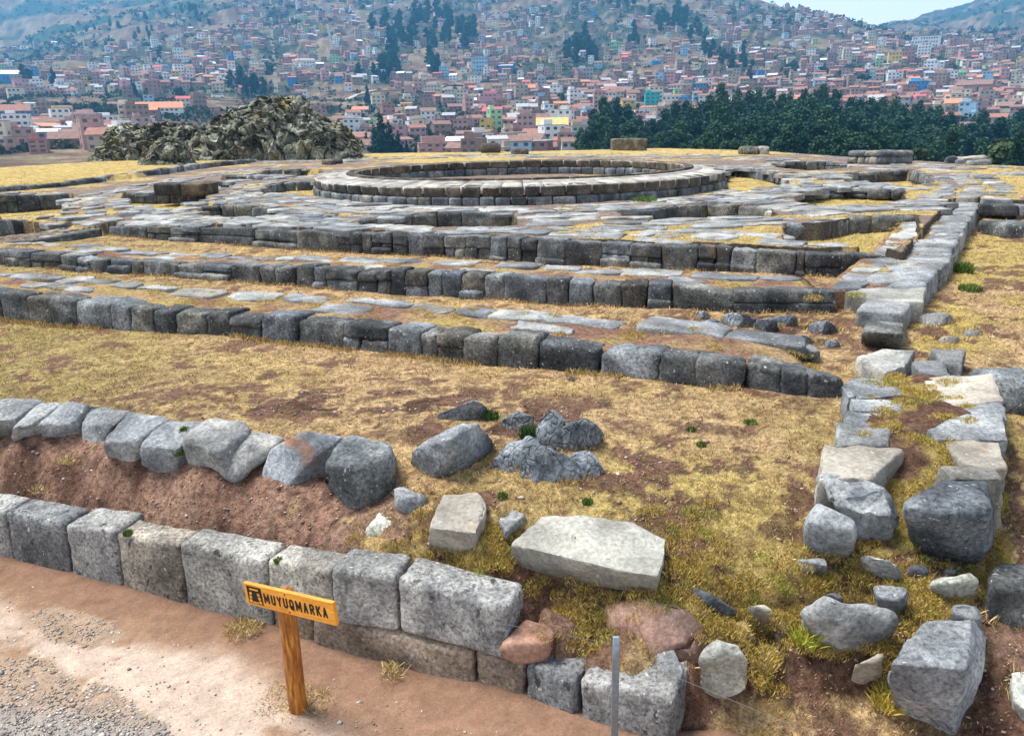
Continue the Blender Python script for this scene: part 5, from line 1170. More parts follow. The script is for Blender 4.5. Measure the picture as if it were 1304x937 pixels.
mp_ = np.array([(.56, .42, .09), (.62, .49, .15), (.46, .32, .08), (.36, .29, .07), (.36, .22, .08)])
mc = mp_[rg.integers(0, 5, n)]*rg.uniform(.7, 1.2, n)[:, None]; g_ = MX[:, 3] < .10; mc[g_] = mc[g_]*np.array([.75, 1.0, .8])
mo = blades('yellow_moss', MX[:, 0], MX[:, 1], MX[:, 2], rg.uniform(.012, .030, n), rg.uniform(.0012, .0027, n)*np.clip(MX[:, 1]/6, .7, 2.2), mc, rg.uniform(.45, .97, n))
tag(mo, 'bright yellow moss and turf between the stones', 'moss', kind='stuff')
# green weeds, each its own plant
def weed(px, py, z, r, h, cnt, label, cols, name='weed', cat='weed', leanr=(.1, .8), wd=.006):
    q = gp(px, py) if z is None else P(px, py, z)
    a = rg.uniform(0, 2*math.pi, cnt); s = r*np.sqrt(rg.random(cnt)); c = np.array(cols)[rg.integers(0, len(cols), cnt)]*rg.uniform(.7, 1.25, cnt)[:, None]
    o = blades(name, q[0]+s*np.cos(a), q[1]+s*np.sin(a), np.full(cnt, q[2])+h*.5*rg.random(cnt)*np.clip(1-(s/r)**2, 0, 1), rg.uniform(.5, 1, cnt)*h, np.full(cnt, wd), c, rg.uniform(*leanr, cnt))
    return tag(o, label, cat)
GRN = [(.09, .17, .03), (.14, .23, .05), (.07, .12, .02), (.22, .26, .07)]
weed(1227, 347, None, .12, .15, 700, 'round bright green weed on the brown field beside the cross wall', GRN)
weed(1235, 370, None, .14, .09, 600, 'flat bright green weed on the brown field, nearer than the round one', GRN)
weed(820, 257, 1.2, .32, .13, 400, 'wide green weed growing at the foot of the ring', GRN, wd=.012)
weed(1287, 224, None, .3, .22, 400, 'green weed at the right edge of the far rim', GRN, wd=.02)
weed(228, 578, .78, .035, .055, 420, 'green weed squeezed between two leaning stones', GRN)
weed(236, 550, .88, .035, .04, 300, 'small green weed high between two leaning stones', GRN)
weed(677, 560, .86, .07, .10, 500, 'dark green weed between the two fractured rocks', [(.04, .09, .02), (.07, .13, .03)])
weed(625, 532, None, .06, .06, 250, 'small dark green weed beside the small wedge rock', [(.05, .11, .02), (.09, .15, .04)])
weed(163, 680, .43, .028, .03, 250, 'green weed on the joint of the front wall at left', GRN)
weed(355, 715, .49, .026, .03, 220, 'green weed on the joint of the front wall above the sign', GRN)
for i, (a, b, w) in enumerate([(955, 539, .05), (893, 567, .035), (880, 548, .035), (748, 640, .03), (640, 632, .03)]):
    weed(a, b, None, w, .03, 160, ['little green weed on the lawn in front of the double wall', 'smallest green weed on the lawn, nearest the double wall', 'tiny green weed on the lawn under the terrace wall', 'little green weed above the pale slab', 'little green weed above the tan block'][i], GRN)
LI = [(.45, .52, .40), (.58, .62, .52), (.34, .42, .30)]
weed(1272, 762, .46, .075, .05, 800, 'pale grey-green lichen clump on the dark stone at the right edge', LI, 'lichen_clump', 'lichen', wd=.008)
STR = [(.55, .42, .17), (.42, .30, .12), (.62, .50, .24)]
weed(365, 890, .015, .16, .05, 260, 'straw tuft at the foot of the sign, left of the post', STR, 'straw_tuft', 'dry grass', (.7, .99), .0022)
weed(405, 893, .015, .10, .05, 140, 'straw tuft at the foot of the sign, right of the post', STR, 'straw_tuft', 'dry grass', (.6, .99), .0022)
weed(312, 800, .03, .12, .08, 300, 'straw tuft against the front wall left of the sign', STR, 'straw_tuft', 'dry grass', (.6, .98), .0022)
weed(500, 858, .03, .07, .08, 120, 'straw tuft at the wall foot right of the sign', STR, 'straw_tuft', 'dry grass', (.5, .98), .0022)
weed(92, 585, None, .10, .05, 200, 'dry straw tuft on the earth bank under the leaning stones', STR, 'straw_tuft', 'dry grass', (.7, .98), .0022)
weed(55, 622, None, .10, .04, 160, 'dry straw tuft on the earth bank at far left', STR, 'straw_tuft', 'dry grass', (.7, .98), .0022)
weed(975, 850, None, .05, .09, 500, 'hanging yellow grass tuft beside the whitish boulder', STR+[(.5, .38, .06)], 'straw_tuft', 'dry grass', (.2, .7), .003)
weed(1025, 820, None, .06, .10, 260, 'spiky yellow-green tuft under the bumpy rock', [(.45, .40, .06), (.3, .33, .05)], 'straw_tuft', 'dry grass', (.2, .9), .003)
weed(1130, 898, None, .07, .10, 260, 'spiky yellow tuft left of the front corner block', [(.45, .40, .06), (.5, .36, .08)], 'straw_tuft', 'dry grass', (.2, .9), .003)
# hay heap and dry shrubs near the crag
q = P(258, 203, 1.42); k = 2600; a = rg.uniform(0, 2*math.pi, k); s = np.sqrt(rg.random(k))
hay = blades('hay_heap', q[0]+1.25*s*np.cos(a), q[1]+.9*s*np.sin(a), q[2]-.1+.75*np.clip(1-s**2, 0, 1), rg.uniform(.2, .4, k), np.full(k, .03), np.array(PAL['yel'])[rg.integers(0, 4, k)]*rg.uniform(.8, 1.25, k)[:, None], rg.uniform(.5, .95, k))
tag(hay, 'rounded heap of yellow hay between the crag and the stacked blocks', 'hay heap')
for i, (a_, b_, d_, r_, h_, lab) in enumerate([(192, 170, 51.5, .75, 1.3, 'tallest dry brown shrub on the shoulder of the crag'), (238, 166, 52, .9, .9, 'thin dry reddish shrub between the crag and its shoulder'), (142, 182, 51, .7, .8, 'dark round shrub on the left end of the crag'), (352, 128, 50, .7, .5, 'low green bush on the very top of the crag'), (380, 130, 50, 1.1, .5, 'grey-green bush on the flat top of the crag, right of the low one')]):
    v = ray(a_, b_); q = np.array([0, 0, HC])+v*d_/v[1]; k = 900; al = rg.uniform(0, 2*math.pi, k); s = r_*np.sqrt(rg.random(k))
    cs = [(.16, .12, .06), (.22, .18, .09), (.10, .09, .04)] if i < 3 else [(.20, .24, .14), (.12, .15, .08), (.30, .34, .22)]
    o = blades('dry_shrub', q[0]+s*np.cos(al)*.6, q[1]+s*np.sin(al)*.6, q[2]-h_*.6+h_*.5*rg.random(k), rg.uniform(.4, 1, k)*h_*.7, np.full(k, .022), np.array(cs)[rg.integers(0, 3, k)], rg.uniform(.1, .6, k)); tag(o, lab, 'shrub')
# pebbles of the path and grit on the bank
def pebbles(name, x, y, z, s, cols, label):
    t = np.array([(1, 0, -.3), (-.5, .87, -.3), (-.5, -.87, -.3), (.2, .1, .8), (-.9, .2, .3), (.6, -.8, .4), (.5, .8, .35)]); 
    bm = bmesh.new(); [bm.verts.new(p) for p in t]; bmesh.ops.convex_hull(bm, input=bm.verts); bm.verts.index_update(); bmesh.ops.triangulate(bm, faces=bm.faces)
    tv = np.array([v.co for v in bm.verts]); tf = np.array([[v.index for v in f.verts] for f in bm.faces]); bm.free()
    n = len(x); a = rg.uniform(0, 2*math.pi, n); sx = s*rg.uniform(.7, 1.4, n); sy = s*rg.uniform(.6, 1.1, n); sz = s*rg.uniform(.4, .9, n)
    vx = tv[None, :, 0]*sx[:, None]; vy = tv[None, :, 1]*sy[:, None]
    V = np.stack([x[:, None]+vx*np.cos(a)[:, None]-vy*np.sin(a)[:, None], y[:, None]+vx*np.sin(a)[:, None]+vy*np.cos(a)[:, None], z[:, None]+tv[None, :, 2]*sz[:, None]], -1)
    Fc = (tf[None]+(np.arange(n)*len(tv))[:, None, None]).reshape(-1, 3); c = np.array(cols)[rg.integers(0, len(cols), n)]*rg.uniform(.7, 1.2, n)[:, None]
    o = link(name, mesh_np(name, V.reshape(-1, 3), Fc, np.repeat(c[:, None], len(tv), 1).reshape(-1, 3)), M_BLADE, smooth=False); tag(o, label, 'gravel', kind='stuff')
k = 26000; a = rg.uniform(0, 760, k); b = rg.uniform(740, 960, k)
X = np.array([P(u, v, 0.01)[:2] for u, v in zip(a, b)]); px_, py_ = a, b
gvv = gravel_zone(px_, py_, (fbm(X[:, 0]*1.6, X[:, 1]*1.6, 43, 4)-.5)*70+(fbm(X[:, 0]*5, X[:, 1]*5, 44, 4)-.5)*30)*sstep(600, 900, py_+40*(px_ < 400)); pr = gvv*.62+.045
dwx = np.interp(X[:, 0], fl[:, 0], fl[:, 1])-X[:, 1]
kk = (rg.random(k) < pr) & (dwx > .02); X = X[kk]
zz_ = 0.012+(fbm(X[:, 0]*1.1, X[:, 1]*1.1, 41, 3)-0.5)*0.05+.002
pebbles('gravel', X[:, 0], X[:, 1], zz_, rg.lognormal(math.log(.0055), .45, len(X)), [(.28, .27, .26), (.42, .38, .33), (.18, .17, .16), (.36, .25, .18), (.5, .46, .4)], 'loose gravel on the dirt path')
k = 5200; a = np.concatenate([rg.uniform(-20, 520, k//2), rg.uniform(500, 1304, k//2)]); b = np.concatenate([rg.uniform(560, 720, k//2), rg.uniform(560, 937, k//2)])
yy2 = rg.uniform(2.6, 6.6, k*3); xx2 = rg.uniform(-5, 3.2, k*3); fy = np.interp(xx2, fl[:, 0], fl[:, 1]); kk = (yy2 > fy+.35) | (xx2 > 1)
xx2, yy2 = xx2[kk], yy2[kk]; z2 = terr(xx2, yy2); c2 = zones(xx2, yy2, z2)[1]; kk = rg.random(len(xx2)) < np.where(c2 < .4, .8, .12)
pebbles('grit', xx2[kk], yy2[kk], z2[kk]+.003, rg.lognormal(math.log(.006), .5, int(kk.sum())), [(.26, .20, .16), (.40, .33, .28), (.16, .10, .07), (.34, .22, .16), (.5, .46, .4)], 'small stones and crumbs of earth on the bank')
# ------------------------------------------------------------------ far terrain: valley and hillsides
TCOL = [-160, 0, 100, 200, 300, 400, 500, 600, 700, 800, 900, 1000, 1060, 1100, 1150, 1200, 1250, 1304, 1460]
TD = [40, 120, 250, 350, 450, 600, 800, 1000, 1300, 1600, 2000, 2500, 3200]
TT = {
 -160: [236, 225, 218, 198, 182, 148, 126, 98, 84, 76, 70, 10, -60], 0: [236, 225, 216, 197, 181, 148, 126, 98, 82, 72, 62, 0, -60], 100: [234, 225, 212, 192, 174, 146, 122, 92, 72, 52, 28, 0, -50],
 200: [230, 222, 206, 186, 168, 140, 118, 84, 58, 30, 2, -20, -40], 300: [228, 220, 206, 194, 174, 140, 116, 78, 38, 6, -20, -36, -50], 400: [228, 220, 208, 196, 178, 142, 114, 76, 34, -2, -26, -40, -50],
 500: [228, 220, 206, 192, 174, 142, 112, 76, 36, 0, -24, -40, -50], 600: [228, 220, 206, 191, 172, 140, 112, 78, 36, 0, -24, -40, -50], 700: [228, 220, 206, 189, 168, 136, 106, 72, 32, -4, -24, -40, -50],
 800: [226, 222, 208, 190, 166, 136, 106, 70, 30, -4, -20, -30, -40], 900: [226, 226, 212, 194, 168, 138, 106, 70, 32, 2, -14, -20, -10], 1000: [226, 228, 214, 196, 170, 140, 108, 74, 44, 14, 16, 26, 40],
 1060: [226, 230, 216, 198, 172, 140, 106, 74, 48, 26, 30, 38, 44], 1100: [226, 230, 218, 200, 174, 142, 106, 74, 50, 36, 40, 42, 44], 1150: [228, 232, 220, 202, 176, 144, 108, 76, 53, 43, 46, 34, 26],
 1200: [228, 232, 222, 204, 178, 146, 110, 78, 54, 45, 48, 24, 18], 1250: [228, 232, 222, 204, 178, 146, 112, 80, 55, 46, 48, 14, 0], 1304: [228, 232, 222, 204, 180, 148, 114, 82, 56, 44, 46, 0, -24], 1460: [228, 232, 222, 206, 182, 150, 116, 86, 60, 46, 40, -20, -50]}
TA = np.array([TT[c] for c in TCOL], float)
LD = np.log(np.array(TD, float))
def tpy(px, d):
    px = np.clip(px, TCOL[0], TCOL[-1]); k = np.clip(np.searchsorted(TCOL, px)-1, 0, len(TCOL)-2); tc_ = np.array(TCOL, float); f = (px-tc_[k])/(tc_[k+1]-tc_[k]); f = f*f*(3-2*f)*.5+f*.5
    ld = np.log(d); j = np.clip(np.searchsorted(LD, ld)-1, 0, len(LD)-2); g = (ld-LD[j])/(LD[j+1]-LD[j]); g = np.clip(g, 0, 1)
    return (TA[k, j]*(1-f)+TA[k+1, j]*f)*(1-g)+(TA[k, j+1]*(1-f)+TA[k+1, j+1]*f)*g
def far_xyz(px, d):
    """ground point at horizontal distance d on the bearing of column px"""
    px = np.asarray(px, float); d = np.asarray(d, float); py = tpy(px, d)
    v = FW[None]+RT[None]*((px-652)/F)[:, None]+UP[None]*((468.5-py)/F)[:, None]
    s = d/np.hypot(v[:, 0], v[:, 1]); x = v[:, 0]*s; y = v[:, 1]*s; z = HC+v[:, 2]*s
    z = z+(fbm(x/90, y/90, 91, 4)-.5)*d*.022+(fbm(x/25, y/25, 92, 3)-.5)*d*.004
    return x, y, z
dd = np.exp(np.linspace(math.log(46), math.log(3200), 250)); pp = np.linspace(-160, 1460, 420)
Dg, Pg = np.meshgrid(dd, pp, indexing='ij'); fx, fy_, fz = far_xyz(Pg.ravel(), Dg.ravel())
FX, FY, FZ = fx.reshape(Dg.shape), fy_.reshape(Dg.shape), fz.reshape(Dg.shape)
n1 = fbm(FX/70, FY/70, 93, 5); n2 = fbm(FX/22, FY/22, 94, 4); n3 = fbm(FX/8, FY/8, 95, 3)
dry = np.array([.17, .135, .08]); earth = np.array([.115, .075, .055]); scrub = np.array([.03, .045, .03]); wood = np.array([.035, .065, .045]); dust = np.array([.26, .205, .15])
c = dry+(earth-dry)*sstep(.42, .58, n2)[..., None]; c = c+(scrub-c)*(sstep(.44, .53, n1)*.9)[..., None]; c = c+(dust-c)*(sstep(.60, .70, n3)*.5)[..., None]
wd_ = sstep(.44, .52, n1+.10*(n2-.5))*np.clip(sstep(1250, 1700, Dg)*sstep(330, 180, Pg)+sstep(2050, 2400, Dg)*sstep(1170, 1230, Pg), 0, 1)
c = c+(wood-c)*(wd_*.95)[..., None]; c = c*(.75+.5*n3[..., None])
M_HILL = tint_mat('hillside', s=.25, amp=(.7, 1.3), bs=.4, bd=1.0, fine=1.2)
tag(link('hillside_terrain', grid_mesh('hillside_terrain', FX, FY, FZ, c), M_HILL), kind='structure')
def inv_d(px, py):
    ds = np.exp(np.linspace(math.log(240), math.log(2000), 500)); p = tpy(np.full(500, px), ds)
    k = np.where(p <= py)[0]; return float(ds[k[0]]) if len(k) else None

# roads draped on the slopes
def road(name, pts, wid, mat, lift=.6):
    L = []
    for (a, b), (a2, b2) in zip(pts[:-1], pts[1:]):
        for t in np.linspace(0, 1, 14, endpoint=False):
            a3, b3 = a+(a2-a)*t, b+(b2-b)*t; d = inv_d(a3, b3)
            if d: L.append((a3, d))
    x, y, z = far_xyz([q[0] for q in L], [q[1] for q in L]); C = np.stack([x, y, z], 1)
    T_ = np.gradient(C[:, :2], axis=0); T_ /= np.linalg.norm(T_, axis=1, keepdims=True); Nn = np.stack([-T_[:, 1], T_[:, 0]], 1)
    ks = np.linspace(-.5, .5, 3)*wid
    X = C[:, None, 0]+Nn[:, None, 0]*ks; Y = C[:, None, 1]+Nn[:, None, 1]*ks; Z = np.repeat(C[:, None, 2], 3, 1)+lift
    tag(link(name, grid_mesh(name, X, Y, Z), mat), kind='structure')
M_ROAD = flat_mat('dusty_road', (.36, .33, .30), .9, .15, .2); M_STAIR = flat_mat('worn_steps', (.15, .13, .115), .9, .3, .5); M_STEP = flat_mat('concrete_steps', (.25, .225, .20), .9, .2, .5)
road('hill_road', [(-20, 136), (60, 134), (140, 134), (240, 131), (330, 129), (430, 125), (500, 119), (575, 116)], 7, M_ROAD, 1.0)
road('lower_road', [(560, 112), (640, 106), (760, 104), (880, 100), (1000, 96), (1100, 92)], 6, M_ROAD, 1.0)
road('stair_street', [(352, 118), (349, 80), (346, 40), (344, -4)], 3.6, M_STAIR, .5)
road('hill_path', [(424, 70), (418, 40), (404, 2)], 3.6, M_STAIR, .6); road('hill_path', [(150, 112), (230, 106), (300, 84), (330, 74)], 5, M_ROAD, .8)

# ------------------------------------------------------------------ houses
def hm(n, c, a=.15): return flat_mat(n, c, .9, a, .8)
WALLM = {'brick': hm('brick_walls', (.38, .215, .175), .25), 'pink brick': hm('pink_brick_walls', (.48, .30, .26), .2), 'brown adobe': hm('adobe_walls', (.30, .205, .16), .25), 'tan': hm('tan_walls', (.44, .35, .26)), 'white': hm('white_walls', (.74, .73, .70), .08), 'cream': hm('cream_walls', (.66, .58, .42), .1), 'grey': hm('grey_walls', (.36, .35, .34)), 'blue': hm('blue_walls', (.06, .26, .55)), 'pale blue': hm('pale_blue_walls', (.34, .50, .62)), 'yellow': hm('yellow_walls', (.66, .47, .12)), 'teal': hm('teal_walls', (.05, .42, .42)), 'green': hm('green_walls', (.36, .56, .30)), 'rose': hm('rose_walls', (.55, .30, .30))}
ROOFM = {'brick-red': hm('tile_roofs', (.31, .15, .11), .3), 'rusty': hm('rusty_roofs', (.235, .145, .115), .3), 'grey': hm('grey_roofs', (.38, .38, .39), .2), 'white': hm('white_roofs', (.70, .72, .74), .1), 'bright red': hm('red_roofs', (.50, .12, .12), .15), 'orange': hm('orange_roofs', (.55, .24, .14), .2), 'turquoise': hm('turquoise_roofs', (.04, .50, .48), .1), 'yellow': hm('yellow_roofs', (.55, .43, .16), .2), 'brown': hm('flat_brown_roofs', (.28, .20, .16), .25)}
M_WIN = flat_mat('window_glass', (.06, .065, .075), .3, .1, 2, .5)
def q_box(x0, x1, y0, y1, z0, z1): 
    v = [(x0, y0, z0), (x1, y0, z0), (x1, y1, z0), (x0, y1, z0), (x0, y0, z1), (x1, y0, z1), (x1, y1, z1), (x0, y1, z1)]
    return v, [(0, 1, 5, 4), (1, 2, 6, 5), (2, 3, 7, 6), (3, 0, 4, 7), (4, 5, 6, 7)]
def house_geo(w, d, h, st, roof, rnd, sunk=4.0):
    """three lists: walls, roof, windows (front at -y)"""
    W = [q_box(-w/2, w/2, -d/2, d/2, -sunk, h)]; Rr = []; Wi = []
    if roof == 'flat':
        Rr.append(q_box(-w/2-.15, w/2+.15, -d/2-.15, d/2+.15, h+.02, h+.22))
        if rnd.random() < .6: W.append(q_box(-w*.4, w*rnd.uniform(-.1, .3), -d*.1, d*.4, h+.2, h+rnd.uniform(1.6, 2.6)))
    elif roof == 'gable':
        rh = w*.0+d*.28; o = .4
        v = [(-w/2-o, -d/2-o, h-.1), (w/2+o, -d/2-o, h-.1), (w/2+o, 0, h+rh), (-w/2-o, 0, h+rh), (w/2+o, d/2+o, h-.1), (-w/2-o, d/2+o, h-.1)]
        v = v+[(a, b, c-.18) for a, b, c in v]
        Rr.append((v, [(0, 1, 2, 3), (3, 2, 4, 5), (0, 6, 7, 1), (1, 7, 8, 2), (2, 8, 10, 4), (0, 3, 9, 6), (3, 5, 11, 9)]))
        W.append(([(-w/2, -d/2, h), (-w/2, d/2, h), (-w/2, 0, h+rh-.15)], [(0, 2, 1)])); W.append(([(w/2, -d/2, h), (w/2, d/2, h), (w/2, 0, h+rh-.15)], [(0, 1, 2)]))
    else:
        rh = d*.16; o = .35
        v = [(-w/2-o, -d/2-o, h-.1), (w/2+o, -d/2-o, h-.1), (w/2+o, d/2+o, h+rh), (-w/2-o, d/2+o, h+rh)]; v = v+[(a, b, c+.15) for a, b, c in v]
        Rr.append((v, [(4, 5, 6, 7), (0, 1, 5, 4), (1, 2, 6, 5), (3, 0, 4, 7), (0, 3, 2, 1)]))
    nw = max(1, int(w/2.6)); sh = h/st
    for s in range(st):
        for k in range(nw):
            if rnd.random() < .12: continue
            cx = -w/2+w*(k+.5)/nw; ww = min(1.5, w/nw*.58); z0 = s*sh+sh*.32
            Wi.append(q_box(cx-ww/2, cx+ww/2, -d/2-.05, -d/2+.1, z0, z0+sh*.42))
        for k in range(max(1, int(d/3.4))):
            cy = -d/2+d*(k+.5)/max(1, int(d/3.4)); z0 = s*sh+sh*.32
            for sx in (-1, 1):
                if rnd.random() < .6: a, b = sorted((sx*(w/2+.05), sx*(w/2-.1))); Wi.append(q_box(a, b, cy-.6, cy+.6, z0, z0+sh*.42))
    return W, Rr, Wi
def cat_geo(L):
    V = []; Fq = []
    for v, f in L:
        b = len(V); V += v; Fq += [tuple(i+b for i in q) for q in f]
    return V, Fq
def geo_mesh(name, lists, mats):
    V = []; Fq = []; mi = []
    for k, L in enumerate(lists):
        v, f = cat_geo(L); b = len(V); V += v; Fq += [tuple(i+b for i in q) for q in f]; mi += [k]*len(f)
    me = bpy.data.meshes.new(name); me.from_pydata(V, [], Fq); me.update()
    for m in mats: me.materials.append(m)
    me.polygons.foreach_set('material_index', mi); return me
NUM = {1: 'one-storey', 2: 'two-storey', 3: 'three-storey', 4: 'four-storey', 5: 'five-storey', 6: 'six-storey'}
def district(px, py):
    if py > 150 and px < 150: return 'on the valley floor left of the crag'
    if py > 128 and px < 500: return 'around the road behind the crag'
    if py > 138 and px < 960: return 'just beyond the rim behind the ring'
    if px > 960 and py > 92: return 'on the right just above the dark forest'
    if px > 960: return 'on the high right slope'
    if px < 250: return 'on the left part of the hillside'
    if px < 440: return 'along the long stairway'
    if px < 700: return 'on the middle of the hillside'
    return 'on the hillside above the dark forest'
RDESC = {'flat': 'flat', 'gable': 'pitched', 'shed': 'sloping'}
HRND = random.Random(2024); occupied = []
def free(x, y, r):
    for (a, b, c) in occupied:
        if (a-x)**2+(b-y)**2 < ((r+c)*.66)**2: return False
    return True
def place_house(px, d, w, dep, st, wc, roof, rc, label, parts, rot=None, h=None, name='house', cat='house', group=None):
    x, y, z = [float(q[0]) for q in far_xyz([px], [d])]
    rnd = HRND; h = h or st*2.75; W, Rr, Wi = house_geo(w, dep, h, st, roof, rnd)
    az = math.atan2(x, y); rz = -az+(rnd.uniform(-.45, .45) if rot is None else rot)
    occupied.append((x, y, max(w, dep)/2))
    if parts == 0: return (x, y, z, rz, W, Rr, Wi, wc, rc)
    if parts == 1:
        me = geo_mesh(name, [W, Rr, Wi], [WALLM[wc], ROOFM[rc], M_WIN]); o = bpy.data.objects.new(name, me); COL.objects.link(o); o.location = (x, y, z); o.rotation_euler = (0, 0, rz)
        return tag(o, label, cat, group)
    o = empty(name, (x, y, z)); o.rotation_euler = (0, 0, rz); tag(o, label, cat, group)
    def part(nm, L, m):
        me = geo_mesh(nm, [L], [m]); q = bpy.data.objects.new(nm, me); COL.objects.link(q); q.parent = o; return q
    part('wall', W, WALLM[wc]); part('roof', Rr, ROOFM[rc])
    for g in Wi: part('window', [g], M_WIN)
    return o
def at_px(px, py): return inv_d(px, py)
# buildings that stand out: pixel centre, foot row, width and height in pixels
SPECIAL = [
 (205, 149, 50, 10, 2, 'white', 'gable', 'orange', 'long two-storey white school with an orange tiled roof behind the crag', 'school'),
 (141, 156, 46, 6, 1, 'white', 'shed', 'white', 'long low white building left of the orange-roofed school', 'hall'),
 (17, 154, 36, 9, 2, 'blue', 'gable', 'brick-red', 'bright blue building with a brown-red roof at the left edge', 'building'),
 (12, 165, 30, 6, 1, 'pale blue', 'gable', 'orange', 'pale blue low building with an orange roof below the bright blue one', 'building'),
 (10, 108, 26, 9, 1, 'blue', 'gable', 'white', 'blue sports hall with a long white roof at the left edge', 'hall'),
 (33, 114, 22, 12, 3, 'rose', 'flat', 'orange', 'rose three-storey block beside the blue sports hall', 'apartment block'),
 (22, 130, 16, 10, 2, 'cream', 'flat', 'brown', 'cream house with small windows at the left edge above the road', 'house'),
 (112, 184, 22, 18, 4, 'grey', 'flat', 'grey', 'unfinished grey four-storey frame building left of the crag', 'apartment block'),
 (36, 186, 12, 12, 3, 'pale blue', 'flat', 'grey', 'narrow white and blue three-storey house left of the crag', 'house'),
 (22, 184, 16, 9, 1, 'white', 'gable', 'yellow', 'white house with a bright yellow roof left of the crag', 'house'),
 (88, 194, 34, 11, 1, 'brown adobe', 'gable', 'rusty', 'broad brown shed with a rusty roof at the foot of the crag', 'shed'),
 (52, 200, 18, 14, 3, 'brick', 'flat', 'bright red', 'dark brick block with a bright red roof left of the crag', 'house'),
 (745, 103, 20, 19, 4, 'grey', 'flat', 'white', 'tall pale grey four-storey block alone in the middle of the hillside', 'apartment block'),
 (612, 98, 18, 18, 4, 'pale blue', 'flat', 'blue' if 'blue' in ROOFM else 'grey', 'blue and white four-storey house among the trees in the middle of the hillside', 'house'),
 (644, 97, 18, 8, 2, 'blue', 'shed', 'grey', 'small bright blue house right of the blue and white one', 'house'),
 (533, 120, 10, 18, 4, 'pink brick', 'flat', 'brown', 'slim pink brick tower house above the conifer clump', 'house'),
 (523, 127, 14, 11, 2, 'pink brick', 'flat', 'brown', 'pink brick house at the foot of the slim tower house', 'house'),
 (552, 122, 20, 14, 3, 'cream', 'flat', 'grey', 'cream three-storey house right of the slim tower house', 'house'),
 (556, 197, 46, 16, 3, 'pink brick', 'flat', 'brown', 'wide raw pink brick block just beyond the rim, left of the brown rounded stone', 'apartment block'),
 (590, 189, 20, 12, 3, 'white', 'flat', 'turquoise', 'white three-storey house with a turquoise roof next to the wide pink brick block', 'house'),
 (660, 190, 14, 14, 3, 'pale blue', 'flat', 'grey', 'narrow pale blue three-storey house just beyond the rim', 'house'),
 (683, 190, 14, 9, 2, 'white', 'gable', 'orange', 'small white two-storey house just beyond the rim', 'house'),
 (695, 175, 56, 14, 2, 'grey', 'gable', 'yellow', 'covered market with a yellow roof over grey walls beyond the rim', 'market hall'),
 (628, 164, 24, 20, 4, 'pink brick', 'gable', 'bright red', 'four-storey brick house with white bands and red roof beyond the rim', 'house'),
 (660, 142, 26, 14, 3, 'cream', 'flat', 'yellow', 'cream three-storey house with yellowish roof beyond the rim', 'house'),
 (626, 134, 26, 16, 4, 'rose', 'flat', 'orange', 'rose four-storey house on the lower hillside beyond the ring', 'house'),
 (745, 186, 60, 7, 1, 'rose', 'gable', 'turquoise', 'low long building with a turquoise roof just beyond the rim', 'shed'),
 (775, 190, 20, 12, 2, 'brick', 'flat', 'brown', 'raw brick house right behind the long brown rim block', 'house'),
 (838, 188, 28, 9, 1, 'rose', 'gable', 'bright red', 'small house with a bright red roof left of the forest, just beyond the rim', 'house'),
 (830, 142, 18, 18, 4, 'teal', 'flat', 'turquoise', 'turquoise four-storey house at the left top of the forest', 'house'),
 (784, 61, 14, 9, 2, 'green', 'flat', 'white', 'light green house on the hillside above the forest', 'house'),
 (934, 97, 16, 12, 3, 'tan', 'flat', 'yellow', 'tan three-storey house with a yellow roof above the forest', 'house'),
 (1138, 85, 14, 16, 4, 'yellow', 'flat', 'grey', 'yellow four-storey block on the right slope', 'apartment block'),
 (1154, 82, 14, 16, 4, 'brick', 'flat', 'brown', 'dark brick four-storey block right of the yellow one', 'apartment block'),
 (1178, 64, 28, 12, 3, 'white', 'flat', 'pale' if 'pale' in ROOFM else 'white', 'wide white block with blue panels on the right slope', 'apartment block'),
 (1175, 80, 13, 16, 5, 'white', 'flat', 'white', 'slim white five-storey tower block on the right slope', 'apartment block'),
 (1185, 92, 14, 14, 4, 'white', 'flat', 'grey', 'white four-storey block below the slim white tower', 'apartment block'),
 (1218, 43, 26, 7, 2, 'teal', 'flat', 'turquoise', 'bright turquoise two-storey building near the right skyline', 'building'),
 (1217, 36, 14, 7, 2, 'cream', 'gable', 'grey', 'cream house standing above the bright turquoise building', 'house'),
 (1168, 118, 20, 14, 3, 'blue', 'flat', 'white', 'blue three-storey house on the right above the forest', 'house'),
 (1183, 119, 11, 13, 3, 'white', 'flat', 'white', 'white three-storey house with dark windows right of the blue one', 'house'),
 (1254, 108, 14, 14, 4, 'pale blue', 'flat', 'white', 'white and pale blue four-storey house at far right', 'house'),
 (1199, 128, 12, 10, 2, 'green', 'gable', 'grey', 'pale green house at the forest edge on the right', 'house'),
 (1217, 124, 14, 10, 2, 'yellow', 'gable', 'rusty', 'yellow house right of the pale green one', 'house'),
 (1214, 148, 22, 12, 2, 'yellow', 'gable', 'orange', 'small yellow house with orange roof peeping out of the forest', 'house'),
 (1298, 128, 14, 16, 3, 'brick', 'flat', 'bright red', 'brick house with a bright red roof at the right edge', 'house'),
 (1272, 140, 40, 10, 3, 'tan', 'flat', 'grey', 'wide tan apartment house in front of the forest at far right', 'apartment block'),
 (1240, 120, 34, 10, 1, 'brown adobe', 'gable', 'rusty', 'broad brown barn-like building at far right', 'barn'),
 (390, 79, 32, 7, 1, 'white', 'flat', 'white', 'long white building beside the stairway', 'building'),
 (229, 74, 10, 12, 3, 'white', 'flat', 'white', 'little white stepped tower house on the left hillside', 'house'),
]
hn = 0
